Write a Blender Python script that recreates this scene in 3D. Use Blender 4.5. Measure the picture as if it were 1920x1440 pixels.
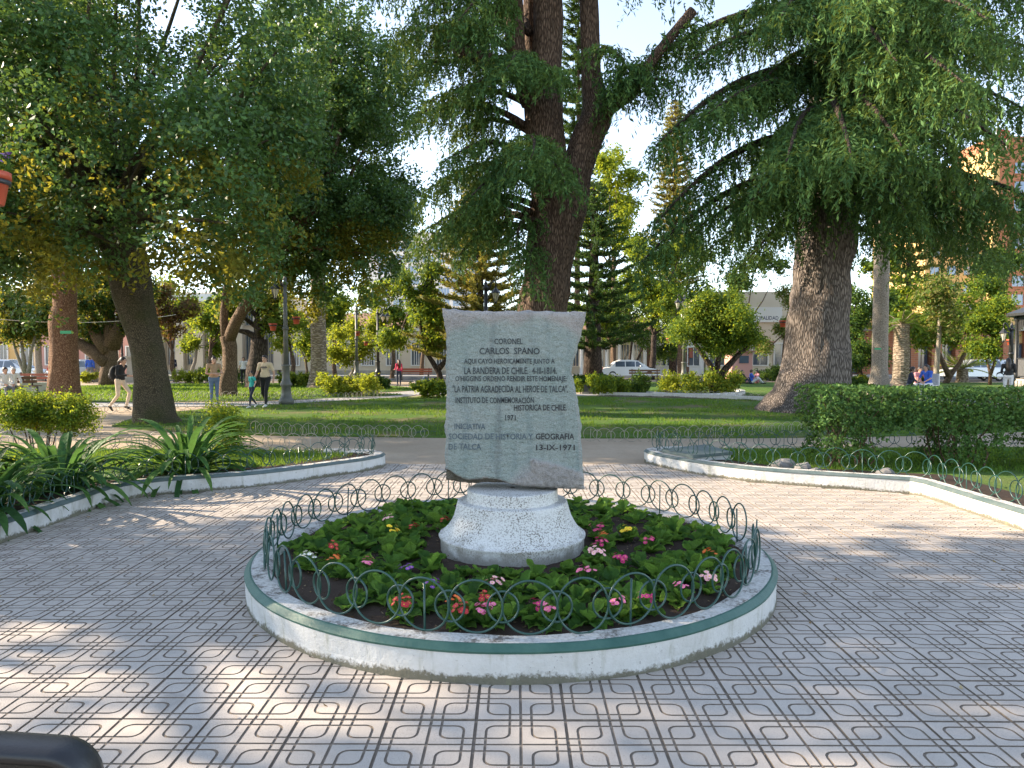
import bpy, bmesh, math, random
import numpy as np
from mathutils import Vector, Matrix, Euler, noise, geometry

for _o in list(bpy.data.objects):
    bpy.data.objects.remove(_o)
SC = bpy.context.scene
COL = SC.collection
random.seed(7)
RNG = np.random.default_rng(11)
PI = math.pi
R = math.radians

# ------------------------------------------------------------------ camera
FPX, HZ, CAMH = 1320.0, 670.0, 1.63
cam_data = bpy.data.cameras.new('camera')
cam = bpy.data.objects.new('camera', cam_data)
COL.objects.link(cam)
cam_data.sensor_width = 36.0
cam_data.lens = 36.0 * FPX / 1920.0
cam_data.clip_start = 0.05
cam_data.clip_end = 2500.0
cam.location = (0, 0, CAMH)
cam.rotation_euler = (R(90) - math.atan((720 - HZ) / FPX), 0, R(0.35))
SC.camera = cam
# ------------------------------------------------------------------ sky, sun, exposure
SUN_EL, SUN_A = R(25.0), R(-12.0)         # low sun on the left, a little beyond the scene
SUN = Vector((-math.cos(SUN_EL) * math.cos(SUN_A), -math.cos(SUN_EL) * math.sin(SUN_A), math.sin(SUN_EL)))
w = bpy.data.worlds.new('World')
SC.world = w
w.use_nodes = True
nt = w.node_tree
bg = nt.nodes['Background']
sky = nt.nodes.new('ShaderNodeTexSky')
sky.sky_type = 'NISHITA'
sky.sun_disc = False
sky.sun_elevation = SUN_EL
sky.sun_rotation = math.atan2(SUN.x, SUN.y)
sky.altitude = 100
sky.air_density = 1.0
sky.dust_density = 0.1
sky.ozone_density = 1.5
hs = nt.nodes.new('ShaderNodeHueSaturation')
hs.inputs['Saturation'].default_value = 0.70
nt.links.new(sky.outputs[0], hs.inputs['Color'])
nt.links.new(hs.outputs[0], bg.inputs[0])
bg.inputs[1].default_value = 0.15
sd = bpy.data.lights.new('sun', 'SUN')
sd.energy = 5.0
sd.angle = R(0.5)
sd.color = (1.0, 0.83, 0.62)
so = bpy.data.objects.new('sun', sd)
COL.objects.link(so)
so.rotation_euler = SUN.to_track_quat('Z', 'Y').to_euler()
so.location = (-30, -10, 30)
vs = SC.view_settings
SC.display_settings.display_device = 'sRGB'
vs.view_transform = 'Standard'
vs.look = 'None'
vs.exposure = 1.7
vs.gamma = 1.0
vs.use_curve_mapping = False

CAM_M = Euler(cam.rotation_euler).to_matrix()
def ray(px, py):
    return CAM_M @ Vector(((px - 960) / FPX, -(py - 720) / FPX, -1.0))
def G(px, py, z=0.0):                       # point of the ground plane seen at a place of the photograph
    d = ray(px, py); t = (z - CAMH) / d.z
    return Vector((d.x * t, d.y * t, z))
def P(px, py, Y):                           # point at depth Y
    d = ray(px, py); t = Y / d.y
    return Vector((d.x * t, Y, CAMH + d.z * t))

# ------------------------------------------------------------------ objects, names, labels
def link(name, me, parent=None, loc=None):
    o = bpy.data.objects.new(name, me)
    COL.objects.link(o)
    if parent is not None: o.parent = parent
    if loc is not None: o.location = loc
    return o
def tag(o, label, cat, group=None):
    o['label'] = label; o['category'] = cat
    if group: o['group'] = group
    return o
def thing(name, label, cat, loc=(0, 0, 0), rz=0.0, group=None):
    o = bpy.data.objects.new(name, None)
    o.empty_display_size = 0.2
    COL.objects.link(o)
    o.location = loc; o.rotation_euler = (0, 0, rz)
    return tag(o, label, cat, group)
def structure(o):
    o['kind'] = 'structure'; return o
def stuff(o):
    o['kind'] = 'stuff'; return o
def copy_tree(o, kids, parent=None):
    c = o.copy(); COL.objects.link(c)
    if parent is not None: c.parent = parent
    for ch in kids.get(o.name, []):
        copy_tree(ch, kids, c)
    return c
def kids_of(root):
    d = {}
    def rec(o):
        d[o.name] = list(o.children)
        for c in o.children: rec(c)
    rec(root)
    return d

# ------------------------------------------------------------------ mesh builder
class MB:
    def __init__(s): s.v = []; s.f = []; s.m = []; s.sm = []
    def add(s, vs, fs, mi=0, smooth=False):
        b = len(s.v); s.v += [tuple(x) for x in vs]
        for f in fs:
            s.f.append(tuple(b + i for i in f)); s.m.append(mi); s.sm.append(smooth)
    def box(s, c, d, mi=0, rz=0.0, M=None):
        x, y, z = d[0] / 2, d[1] / 2, d[2] / 2
        vs = [Vector((a * x, b * y, e * z)) for a in (-1, 1) for b in (-1, 1) for e in (-1, 1)]
        if M is not None: vs = [M @ q for q in vs]
        if rz: vs = [Matrix.Rotation(rz, 3, 'Z') @ q for q in vs]
        vs = [q + Vector(c) for q in vs]
        s.add(vs, [(0, 1, 3, 2), (4, 6, 7, 5), (0, 4, 5, 1), (2, 3, 7, 6), (0, 2, 6, 4), (1, 5, 7, 3)], mi)
    def tube(s, pts, rad, n=8, mi=0, cap=True, wob=0.0, ridge=0.0, rk=9.0, smooth=True, flute=0):
        pts = [Vector(p) for p in pts]
        m = len(pts)
        t = [(pts[min(i + 1, m - 1)] - pts[max(i - 1, 0)]).normalized() for i in range(m)]
        u = t[0].orthogonal().normalized()
        if abs(t[0].z) > .7: u = (Vector((1, 0, 0)) - t[0] * t[0].x).normalized()
        rings = []
        for i in range(m):
            u = (u - t[i] * u.dot(t[i])).normalized(); v = t[i].cross(u)
            r = rad[i] if hasattr(rad, '__len__') else rad
            ring = []
            for k in range(n):
                a = 2 * PI * k / n
                rr = r
                if ridge: rr *= 1 + ridge * noise.noise(Vector((math.cos(a) * rk, math.sin(a) * rk, pts[i].z * 1.1 + pts[i].x * 7)))
                if wob: rr *= 1 + wob * noise.noise(Vector((math.cos(a) * 1.4, math.sin(a) * 1.4, pts[i].z * .8 + pts[i].y)))
                if flute and k % 2: rr *= .9
                ring.append(pts[i] + (u * math.cos(a) + v * math.sin(a)) * rr)
            rings.append(ring)
        vs = [p for r_ in rings for p in r_]
        fs = [(i * n + k, i * n + (k + 1) % n, (i + 1) * n + (k + 1) % n, (i + 1) * n + k) for i in range(m - 1) for k in range(n)]
        if cap:
            fs.append(tuple(reversed(range(n)))); fs.append(tuple((m - 1) * n + k for k in range(n)))
        s.add(vs, fs, mi, smooth)
    def lathe(s, prof, n=24, mi=0, c=(0, 0, 0), smooth=True, cap=True, a0=0.0):
        m = len(prof); vs = []
        for (r, z) in prof:
            for k in range(n):
                a = a0 + 2 * PI * k / n
                vs.append((c[0] + r * math.cos(a), c[1] + r * math.sin(a), c[2] + z))
        fs = [(i * n + k, i * n + (k + 1) % n, (i + 1) * n + (k + 1) % n, (i + 1) * n + k) for i in range(m - 1) for k in range(n)]
        if cap:
            fs.append(tuple(reversed(range(n)))); fs.append(tuple((m - 1) * n + k for k in range(n)))
        s.add(vs, fs, mi, smooth)
    def prism(s, poly, z0, z1, mi=0):            # poly in xy, extruded in z
        n = len(poly)
        vs = [(x, y, z0) for x, y in poly] + [(x, y, z1) for x, y in poly]
        fs = [tuple(reversed(range(n))), tuple(range(n, 2 * n))] + [(k, (k + 1) % n, n + (k + 1) % n, n + k) for k in range(n)]
        s.add(vs, fs, mi)
    def ball(s, c, r, n=10, m=7, mi=0, M=None):
        rx, ry, rz = r if hasattr(r, '__len__') else (r, r, r)
        vs = []; c = Vector(c)
        for i in range(m + 1):
            th = PI * i / m
            for k in range(n):
                a = 2 * PI * k / n
                q = Vector((rx * math.sin(th) * math.cos(a), ry * math.sin(th) * math.sin(a), rz * math.cos(th)))
                if M is not None: q = M @ q
                vs.append(c + q)
        fs = [(i * n + k, (i + 1) * n + k, (i + 1) * n + (k + 1) % n, i * n + (k + 1) % n) for i in range(m) for k in range(n)]
        s.add(vs, fs, mi, True)
    def torus(s, Rr, r, n=32, m=6, mi=0):        # in the xz plane
        vs = []
        for i in range(n):
            a = 2 * PI * i / n
            for k in range(m):
                b = 2 * PI * k / m
                q = Rr + r * math.cos(b)
                vs.append((q * math.cos(a), r * math.sin(b), q * math.sin(a)))
        fs = [(i * m + k, ((i + 1) % n) * m + k, ((i + 1) % n) * m + (k + 1) % m, i * m + (k + 1) % m) for i in range(n) for k in range(m)]
        s.add(vs, fs, mi, True)
    def mesh(s, name, mats, weld=False):
        me = bpy.data.meshes.new(name)
        me.from_pydata(s.v, [], s.f)
        if not hasattr(mats, '__len__'): mats = [mats]
        for q in mats: me.materials.append(q)
        me.polygons.foreach_set('material_index', s.m)
        me.polygons.foreach_set('use_smooth', s.sm)
        me.update()
        return me
    def obj(s, name, mats, parent=None, loc=None):
        return link(name, s.mesh(name, mats), parent, loc)

def quads_mesh(name, V4, mat, mat_idx=None):
    """V4: (N,4,3) float array of leaf quads -> one mesh"""
    V4 = np.asarray(V4, dtype=np.float32); n = len(V4)
    me = bpy.data.meshes.new(name)
    me.vertices.add(n * 4); me.loops.add(n * 4); me.polygons.add(n)
    me.vertices.foreach_set('co', V4.reshape(-1))
    me.loops.foreach_set('vertex_index', np.arange(n * 4, dtype=np.int32))
    me.polygons.foreach_set('loop_start', np.arange(0, n * 4, 4, dtype=np.int32))
    me.polygons.foreach_set('loop_total', np.full(n, 4, dtype=np.int32))
    for q in (mat if hasattr(mat, '__len__') else [mat]): me.materials.append(q)
    if mat_idx is not None: me.polygons.foreach_set('material_index', np.asarray(mat_idx, dtype=np.int32))
    me.update(calc_edges=True)
    return me
def nrm(a):
    return a / np.maximum(np.linalg.norm(a, axis=-1, keepdims=True), 1e-9)
def leaf_quads(C, N, L, W, U=None, rng=RNG, droop=0.3):
    n = len(C)
    if U is None:
        U = rng.normal(size=(n, 3)); U[:, 2] -= droop
    U = U - N * np.sum(U * N, axis=1, keepdims=True); U = nrm(U)
    V = np.cross(N, U)
    L = np.broadcast_to(np.asarray(L, dtype=float), (n,))[:, None]; W = np.broadcast_to(np.asarray(W, dtype=float), (n,))[:, None]
    a = C - U * L * .5; b = C + V * W * .5 + U * L * .08 - N * W * .12; c = C + U * L * .5; d = C - V * W * .5 + U * L * .08 - N * W * .12
    return np.stack([a, b, c, d], axis=1)

# ------------------------------------------------------------------ materials
class NB:
    def __init__(s, name):
        s.mat = bpy.data.materials.new(name); s.mat.use_nodes = True
        s.t = s.mat.node_tree; s.n = s.t.nodes; s.l = s.t.links
        s.b = s.n['Principled BSDF']; s.out = s.n['Material Output']
    def new(s, typ, **kw):
        q = s.n.new(typ)
        for k, v in kw.items():
            if k.startswith('i_'):
                key = k[2:]
                key = int(key) if key.isdigit() else key.replace('_', ' ')
                s.put(q.inputs[key], v)
            else: setattr(q, k, v)
        return q
    def put(s, sock, v):
        if isinstance(v, bpy.types.NodeSocket): s.l.new(v, sock)
        elif hasattr(v, '__len__') and sock.type == 'RGBA' and len(v) == 3: sock.default_value = (*v, 1)
        else: sock.default_value = v
    def coord(s, which='Object', scale=(1, 1, 1)):
        c = s.new('ShaderNodeTexCoord').outputs[which] if which != 'Pos' else s.new('ShaderNodeNewGeometry').outputs['Position']
        m = s.new('ShaderNodeMapping'); s.l.new(c, m.inputs[0]); m.inputs['Scale'].default_value = scale
        return m.outputs[0]
    def noise(s, co, scale, detail=4, rough=.55, out='Fac', dist=0.0):
        q = s.new('ShaderNodeTexNoise'); s.l.new(co, q.inputs['Vector'])
        q.inputs['Scale'].default_value = scale; q.inputs['Detail'].default_value = detail; q.inputs['Roughness'].default_value = rough
        q.inputs['Distortion'].default_value = dist
        return q.outputs[out]
    def voro(s, co, scale, out='Distance', feature='F1'):
        q = s.new('ShaderNodeTexVoronoi', feature=feature); s.l.new(co, q.inputs['Vector']); q.inputs['Scale'].default_value = scale
        return q.outputs[out]
    def ramp(s, fac, stops):
        q = s.new('ShaderNodeValToRGB'); s.l.new(fac, q.inputs[0])
        e = q.color_ramp.elements
        while len(e) < len(stops): e.new(0.5)
        for i, (p, c) in enumerate(stops):
            e[i].position = p
            e[i].color = (c, c, c, 1) if not hasattr(c, '__len__') else (*c, 1)
        return q.outputs[0]
    def mix(s, fac, a, b, mode='MIX'):
        q = s.new('ShaderNodeMix', data_type='RGBA', blend_type=mode)
        s.put(q.inputs[0], fac); s.put(q.inputs[6], a); s.put(q.inputs[7], b)
        return q.outputs[2]
    def math(s, op, a, b=0.0, clamp=False):
        q = s.new('ShaderNodeMath', operation=op, use_clamp=clamp); s.put(q.inputs[0], a); s.put(q.inputs[1], b)
        return q.outputs[0]
    def bump(s, h, strength=.5, dist=.02, prev=None):
        q = s.new('ShaderNodeBump'); s.l.new(h, q.inputs['Height']); q.inputs['Strength'].default_value = strength; q.inputs['Distance'].default_value = dist
        if prev is not None: s.l.new(prev, q.inputs['Normal'])
        s.l.new(q.outputs[0], s.b.inputs['Normal']); return q.outputs[0]
    def fin(s, col, rough=.7, metal=0.0, spec=.5):
        s.put(s.b.inputs['Base Color'], col); s.put(s.b.inputs['Roughness'], rough); s.b.inputs['Metallic'].default_value = metal
        s.b.inputs['Specular IOR Level'].default_value = spec
        return s.mat

def plain(name, c1, c2=None, scale=6.0, rough=.6, metal=0.0, bump=0.0, bscale=40.0, stretch=(1, 1, 1), spec=.5, bdist=.01):
    b = NB(name); co = b.coord('Object', stretch)
    if c2 is None: c2 = tuple(x * .8 for x in c1)
    f = b.ramp(b.noise(co, scale, 6), [(.3, 0.0), (.7, 1.0)])
    col = b.mix(f, c1, c2)
    if bump: b.bump(b.noise(co, bscale, 5), bump, bdist)
    return b.fin(col, rough, metal, spec)

def leaf_mat(name, dark, mid, light, transl=.35, tcol=None, rough=.6, patch=.4, pscale=.55, spec=.12):
    b = NB(name)
    g = b.new('ShaderNodeNewGeometry')
    col = b.ramp(g.outputs['Random Per Island'], [(0.0, dark), (.55, mid), (1.0, light)])
    nz = b.noise(b.coord('Object'), pscale, 3)
    col = b.mix(b.math('MULTIPLY', b.ramp(nz, [(.4, 0.0), (.65, 1.0)]), patch), col, light)
    b.fin(col, rough, 0, spec)
    tr = b.new('ShaderNodeBsdfTranslucent')
    if tcol is None: tcol = tuple(min(1, x * k) for x, k in zip(light, (2.4, 1.9, .8)))
    b.put(tr.inputs[0], b.mix(.6, col, tcol))
    mx = b.new('ShaderNodeMixShader'); mx.inputs[0].default_value = transl
    b.l.new(b.b.outputs[0], mx.inputs[1]); b.l.new(tr.outputs[0], mx.inputs[2]); b.l.new(mx.outputs[0], b.out.inputs[0])
    return b.mat

def bark_mat(name, c1, c2, c3=None, sx=9.0, sz=1.6, bump=.9, moss=None):
    b = NB(name); co = b.coord('Object', (sx, sx, sz))
    n1 = b.noise(co, 1.6, 8, .65, dist=.6)
    v = b.voro(co, 1.7, feature='DISTANCE_TO_EDGE')
    h = b.math('ADD', b.math('MULTIPLY', b.ramp(v, [(0.0, 0.0), (.25, 1.0)]), .6), b.math('MULTIPLY', n1, .6))
    col = b.ramp(h, [(.25, tuple(x * .45 for x in c1)), (.55, c1), (.95, c2)])
    if moss:
        m = b.ramp(b.noise(b.coord('Object'), 1.3, 5), [(.48, 0.0), (.66, 1.0)])
        col = b.mix(b.math('MULTIPLY', m, .7), col, moss)
    b.bump(h, bump, .05)
    return b.fin(col, .9, 0, .2)

def concrete_tile_mat():
    b = NB('cast_concrete'); co = b.coord('Pos')
    n1 = b.noise(co, 1.1, 5); n2 = b.noise(co, 9, 6); sp = b.noise(co, 260, 2)
    sn = b.new('ShaderNodeVectorMath', operation='SNAP'); ad = b.new('ShaderNodeVectorMath', operation='ADD'); b.l.new(co, ad.inputs[0]); ad.inputs[1].default_value = (-.22, -3.107, 50)
    b.l.new(ad.outputs[0], sn.inputs[0]); sn.inputs[1].default_value = (.4, .4, 100)
    wn = b.new('ShaderNodeTexWhiteNoise'); b.l.new(sn.outputs[0], wn.inputs[0]); oi = wn.outputs[0]
    base = b.ramp(n1, [(.3, (.43, .375, .325)), (.7, (.51, .45, .395))])
    base = b.mix(b.math('MULTIPLY', oi, .5), base, (.35, .315, .28))
    base = b.mix(b.ramp(n2, [(.5, 0.0), (.8, .5)]), base, (.27, .25, .23))
    base = b.mix(b.ramp(sp, [(.57, 0.0), (.68, .55)]), base, (.13, .125, .12))
    base = b.mix(b.ramp(sp, [(.32, .45), (.42, 0.0)]), base, (.58, .56, .53))
    st = b.ramp(b.noise(co, 2.6, 3, .4), [(.66, 0.0), (.72, .4)])
    base = b.mix(st, base, (.19, .175, .16))
    big = b.ramp(b.noise(co, .45, 4, .6), [(.42, 0.0), (.66, .5)])
    base = b.mix(big, base, (.35, .31, .27))
    grit = b.ramp(b.noise(co, 55, 5, .75), [(.60, 0.0), (.70, .6)])
    base = b.mix(grit, base, (.22, .20, .18))
    b.bump(b.noise(co, 190, 3), .25, .003)
    return b.fin(base, .75, 0, .35)
def kerb_paint_mat():
    b = NB('old_white_paint'); co = b.coord('Pos')
    z = b.new('ShaderNodeSeparateXYZ'); b.l.new(co, z.inputs[0])
    n = b.noise(co, 7, 7, .7); n2 = b.noise(co, 38, 5, .7); n3 = b.noise(b.coord('Pos', (14, 14, 2.2)), 1.0, 5, .6)
    col = b.mix(b.ramp(n, [(.4, 0.0), (.75, .8)]), (.57, .565, .55), (.45, .44, .41))
    # moss and splash dirt grow up from the paving, streaks run down
    lo = b.noise(co, 1.1, 4, .6)
    h = b.math('ADD', b.math('MULTIPLY', z.outputs[2], -8.5), b.math('ADD', b.math('MULTIPLY', lo, 1.1), b.math('ADD', b.math('MULTIPLY', n, .35), b.math('MULTIPLY', n2, .85))))
    g = b.ramp(h, [(.74, 0.0), (.95, 1.0)])
    col = b.mix(b.math('MULTIPLY', g, .92), col, b.mix(n2, (.05, .052, .024), (.16, .14, .10)))
    col = b.mix(b.ramp(n3, [(.56, 0.0), (.72, .55)]), col, (.22, .22, .13))
    col = b.mix(b.ramp(n2, [(.63, 0.0), (.70, .85)]), col, (.11, .10, .085))
    b.bump(b.math('ADD', n2, b.math('MULTIPLY', n, .6)), .6, .012)
    return b.fin(col, .85, 0, .25)
def kerb_top_mat():
    b = NB('soiled_kerb_top'); co = b.coord('Pos')
    n = b.noise(co, 5, 6, .7); n2 = b.noise(co, 45, 6, .75)
    col = b.mix(b.ramp(n2, [(.42, 0.0), (.62, .8)]), (.62, .61, .58), (.42, .40, .36))
    col = b.mix(b.ramp(b.math('ADD', n, b.math('MULTIPLY', n2, .5)), [(.76, 0.0), (.90, .9)]), col, (.11, .09, .07))
    b.bump(n2, .8, .02)
    return b.fin(col, .9, 0, .2)
def speckled_white_mat():
    b = NB('speckled_whitewash'); co = b.coord('Object')
    v = b.voro(co, 95); n = b.noise(co, 4.5, 5); n2 = b.noise(co, 95, 3)
    dens = b.math('MULTIPLY', b.ramp(n, [(.35, .25), (.6, 1.0)]), 1.0)
    s1 = b.ramp(n2, [(.515, 0.0), (.575, 1.0)])
    col = b.mix(b.ramp(n, [(.3, 0.0), (.8, .5)]), (.60, .60, .585), (.49, .48, .455))
    col = b.mix(b.math('MULTIPLY', b.math('MULTIPLY', s1, dens), .85), col, (.13, .115, .095))
    z = b.new('ShaderNodeSeparateXYZ'); b.l.new(co, z.inputs[0])
    gr = b.ramp(b.math('ADD', b.math('MULTIPLY', z.outputs[2], -4.5), b.math('MULTIPLY', b.noise(co, 9, 5), 1.3)), [(-.0, 0.0), (.45, .85)])
    col = b.mix(gr, col, (.25, .235, .20))
    b.bump(n2, .5, .006)
    return b.fin(col, .85, 0, .2)
def slab_mat():
    b = NB('weathered_granite'); co = b.coord('Object')
    at = b.new('ShaderNodeAttribute', attribute_name='rough_zone').outputs['Fac']
    n1 = b.noise(co, 3.2, 6, .6); n2 = b.noise(b.coord('Object', (6, 6, 1.0)), 2.2, 4); sp = b.noise(co, 150, 3, .7); cz = b.noise(co, 28, 6, .7)
    smooth = b.mix(b.ramp(n1, [(.35, 0.0), (.65, 1.0)]), (.25, .31, .285), (.315, .35, .325))
    smooth = b.mix(b.ramp(n2, [(.52, 0.0), (.75, .6)]), smooth, (.17, .23, .23))
    smooth = b.mix(b.ramp(cz, [(.56, 0.0), (.72, .5)]), smooth, (.42, .44, .42))
    roughc = b.mix(b.ramp(n1, [(.35, 0.0), (.7, 1.0)]), (.30, .285, .275), (.40, .37, .345))
    col = b.mix(b.math('MINIMUM', at, 1.0), smooth, roughc)
    brk = b.math('SUBTRACT', at, 1.0, True)
    col = b.mix(brk, col, b.mix(n1, (.10, .085, .06), (.17, .15, .12)))
    col = b.mix(b.ramp(sp, [(.56, 0.0), (.66, .75)]), col, (.085, .085, .085))
    col = b.mix(b.ramp(sp, [(.33, .5), (.42, 0.0)]), col, (.56, .55, .53))
    col = b.mix(b.ramp(b.noise(b.coord('Object', (9, 9, .8)), 1.4, 5), [(.60, 0.0), (.74, .45)]), col, (.12, .125, .125))
    nb = b.bump(b.math('ADD', b.noise(co, 42, 6, .65), b.math('ADD', b.math('MULTIPLY', b.noise(b.coord('Object', (1, 1, 1.8)), 17, 4), 1.2), b.math('MULTIPLY', sp, .35))), 1.0, .022)
    return b.fin(col, .85, 0, .25)
def grass_mat(name, dry=.5):
    b = NB(name); co = b.coord('Pos')
    n = b.noise(co, .55, 5); n2 = b.noise(co, 22, 5, .7); n3 = b.noise(co, 2.1, 4)
    col = b.mix(b.ramp(n2, [(.3, 0.0), (.7, 1.0)]), (.048, .10, .018), (.10, .175, .034))
    col = b.mix(b.math('MULTIPLY', b.ramp(n, [(.50, 0.0), (.66, 1.0)]), dry), col, (.19, .145, .09))
    col = b.mix(b.math('MULTIPLY', b.ramp(n3, [(.55, 0.0), (.7, 1.0)]), dry * .7), col, (.16, .13, .075))
    b.bump(n2, .8, .04)
    return b.fin(col, .95, 0, .1)
def dirt_mat(name, c1, c2, c3):
    b = NB(name); co = b.coord('Pos')
    n = b.noise(co, .7, 6); n2 = b.noise(co, 14, 6, .7); n3 = b.noise(co, 120, 3)
    col = b.mix(b.ramp(n, [(.35, 0.0), (.68, 1.0)]), c1, c2)
    col = b.mix(b.ramp(n2, [(.5, 0.0), (.75, .6)]), col, c3)
    col = b.mix(b.ramp(n3, [(.6, 0.0), (.72, .5)]), col, tuple(x * 1.5 for x in c1))
    b.bump(b.math('ADD', n2, b.math('MULTIPLY', n3, .4)), .5, .02)
    return b.fin(col, .95, 0, .15)
def brick_mat():
    b = NB('brick_courses'); co = b.coord('Object')
    q = b.new('ShaderNodeTexBrick'); m = b.new('ShaderNodeMapping'); b.l.new(co, m.inputs[0]); m.inputs['Rotation'].default_value = (R(90), 0, 0)
    b.l.new(m.outputs[0], q.inputs['Vector'])
    q.inputs['Color1'].default_value = (.40, .15, .075, 1); q.inputs['Color2'].default_value = (.33, .12, .06, 1); q.inputs['Mortar'].default_value = (.35, .25, .18, 1)
    q.inputs['Scale'].default_value = 1.0; q.inputs['Mortar Size'].default_value = .012; q.inputs['Brick Width'].default_value = .5; q.inputs['Row Height'].default_value = .17
    return b.fin(q.outputs[0], .85, 0, .2)

M = {}
M['tile'] = concrete_tile_mat()
M['groove'] = plain('packed_joint_dirt', (.165, .135, .105), (.26, .215, .17), 30, .95, bump=.4, bscale=160)
M['kerb'] = kerb_paint_mat()
M['kerb_top'] = kerb_top_mat()
M['trim'] = plain('green_kerb_paint', (.018, .075, .058), (.045, .115, .09), 9, .5, bump=.25, bscale=60)
M['trim_old'] = plain('faded_green_kerb_paint', (.05, .085, .085), (.115, .14, .135), 7, .6, bump=.3, bscale=60)
M['soil'] = dirt_mat('dark_bed_soil', (.038, .027, .021), (.062, .045, .034), (.022, .016, .013))
M['dirt'] = dirt_mat('trodden_earth', (.34, .265, .19), (.42, .34, .255), (.26, .205, .15))
M['lawn'] = grass_mat('lawn_turf', .75)
M['lawn_lush'] = grass_mat('lush_turf', .25)
M['ped'] = speckled_white_mat()
M['slab'] = slab_mat()
M['letter'] = plain('engraved_black_paint', (.018, .018, .02), (.05, .052, .055), 30, .8)
M['letter_faded'] = plain('worn_engraved_paint', (.06, .085, .105), (.13, .165, .18), 22, .85)
M['letter_mid'] = plain('weathered_engraved_paint', (.018, .02, .022), (.07, .085, .088), 26, .85)
M['ring'] = plain('green_iron_paint', (.008, .045, .036), (.016, .065, .05), 8, .32, spec=.6)
M['ring_pale'] = plain('pale_iron', (.34, .31, .24), (.24, .22, .17), 8, .5)  # paler tone than the other ring iron
M['bark_cedar'] = bark_mat('cedar_bark', (.085, .058, .043), (.19, .135, .10), sx=15, sz=2.6, bump=1.0)
M['bark_grey'] = bark_mat('grey_cedar_bark', (.12, .10, .088), (.27, .23, .205), sx=13, sz=2.2, bump=1.0)
M['bark_mossy'] = bark_mat('mossy_bark', (.075, .062, .04), (.155, .13, .085), sx=20, sz=11, bump=.8, moss=(.055, .06, .02))
M['bark_red'] = bark_mat('reddish_bark', (.20, .105, .06), (.36, .22, .13), sx=18, sz=6, bump=1.0)
M['bark_brown'] = bark_mat('brown_bark', (.13, .085, .055), (.24, .165, .11), sx=16, sz=4, bump=.8)
M['bark_pale'] = bark_mat('pale_bark', (.25, .215, .17), (.36, .31, .255), sx=16, sz=9, bump=.35)
M['bark_dark'] = bark_mat('dark_bark', (.045, .033, .026), (.10, .075, .06), sx=8, sz=2.0, bump=.8)
M['palm_bark'] = bark_mat('palm_bark', (.22, .17, .125), (.38, .31, .24), sx=2, sz=7, bump=.8)
M['lf_oak'] = leaf_mat('dark_small_leaf', (.014, .042, .014), (.034, .092, .028), (.090, .185, .050), .28, tcol=(.26, .38, .05), rough=.45, spec=.32)
M['lf_oak_y'] = leaf_mat('yellow_and_backlit_leaf', (.028, .042, .010), (.058, .082, .015), (.15, .165, .03), .45, tcol=(.52, .44, .04))  # low in the left crowns this yellow paints light shining through
M['lf_cedar'] = leaf_mat('cedar_needle', (.016, .050, .020), (.040, .105, .036), (.115, .205, .055), .2, tcol=(.34, .40, .05), pscale=.5)
M['lf_gold'] = leaf_mat('gold_conifer_needle', (.055, .068, .016), (.115, .125, .024), (.24, .21, .05), .35, tcol=(.55, .45, .06))
M['lf_bright'] = leaf_mat('bright_spring_leaf', (.055, .105, .014), (.11, .175, .018), (.22, .27, .03), .5, tcol=(.55, .58, .03))
M['lf_mid'] = leaf_mat('green_leaf', (.025, .062, .014), (.052, .115, .02), (.12, .19, .03), .38, tcol=(.34, .44, .04))
M['lf_dark'] = leaf_mat('deep_green_leaf', (.012, .032, .012), (.025, .060, .018), (.06, .115, .025), .28)
M['lf_plum'] = leaf_mat('plum_leaf', (.035, .02, .014), (.07, .04, .022), (.14, .09, .04), .3, tcol=(.35, .18, .06))
M['lf_hedge'] = leaf_mat('privet_leaf', (.016, .046, .014), (.036, .092, .024), (.10, .185, .042), .24, rough=.55, spec=.15)
M['lf_olive'] = leaf_mat('pale_olive_leaf', (.08, .095, .035), (.15, .165, .06), (.26, .26, .10), .4)
M['lf_yhedge'] = leaf_mat('yellow_green_shrub_leaf', (.06, .11, .015), (.13, .185, .02), (.27, .29, .04), .5, tcol=(.6, .6, .04))
M['lf_blade'] = leaf_mat('grass_blade', (.030, .085, .014), (.058, .145, .022), (.13, .22, .036), .42)
M['lf_strap'] = None
M['iron'] = plain('black_iron', (.012, .014, .015), (.03, .03, .032), 12, .45, spec=.5)
M['iron_grey'] = plain('grey_green_iron', (.085, .088, .078), (.13, .13, .115), 5, .5, bump=.2, bscale=30)
M['pot'] = plain('terracotta_plastic', (.46, .085, .035), (.36, .06, .028), 6, .5)
def milky():
    b = NB('milky_lamp_glass'); b.fin((.80, .77, .66), .25, 0, .5)
    t = b.new('ShaderNodeBsdfTranslucent'); t.inputs[0].default_value = (.85, .80, .66, 1)
    mx = b.new('ShaderNodeMixShader'); mx.inputs[0].default_value = .5
    b.l.new(b.b.outputs[0], mx.inputs[1]); b.l.new(t.outputs[0], mx.inputs[2]); b.l.new(mx.outputs[0], b.out.inputs[0])
    return b.mat
M['lampglass'] = milky()
M['stone'] = plain('pale_stone', (.40, .36, .30), (.30, .27, .22), 4, .85, bump=.4, bscale=30)
M['rock'] = plain('grey_rock', (.20, .19, .18), (.13, .125, .12), 6, .9, bump=.5, bscale=30)
M['darkstone'] = plain('dark_plaque_stone', (.06, .062, .068), (.09, .09, .095), 9, .5)
M['path'] = plain('grey_path_paving', (.33, .32, .31), (.26, .25, .24), 1.2, .85, bump=.3, bscale=40)
M['asphalt'] = plain('asphalt', (.055, .054, .053), (.075, .073, .07), 2.0, .9, bump=.3, bscale=60)
M['cream'] = plain('cream_stucco', (.66, .56, .43), (.58, .49, .37), .6, .9, bump=.1, bscale=6)
M['white'] = plain('white_stucco', (.74, .72, .68), (.66, .64, .60), .5, .9, bump=.1, bscale=6)
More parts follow.
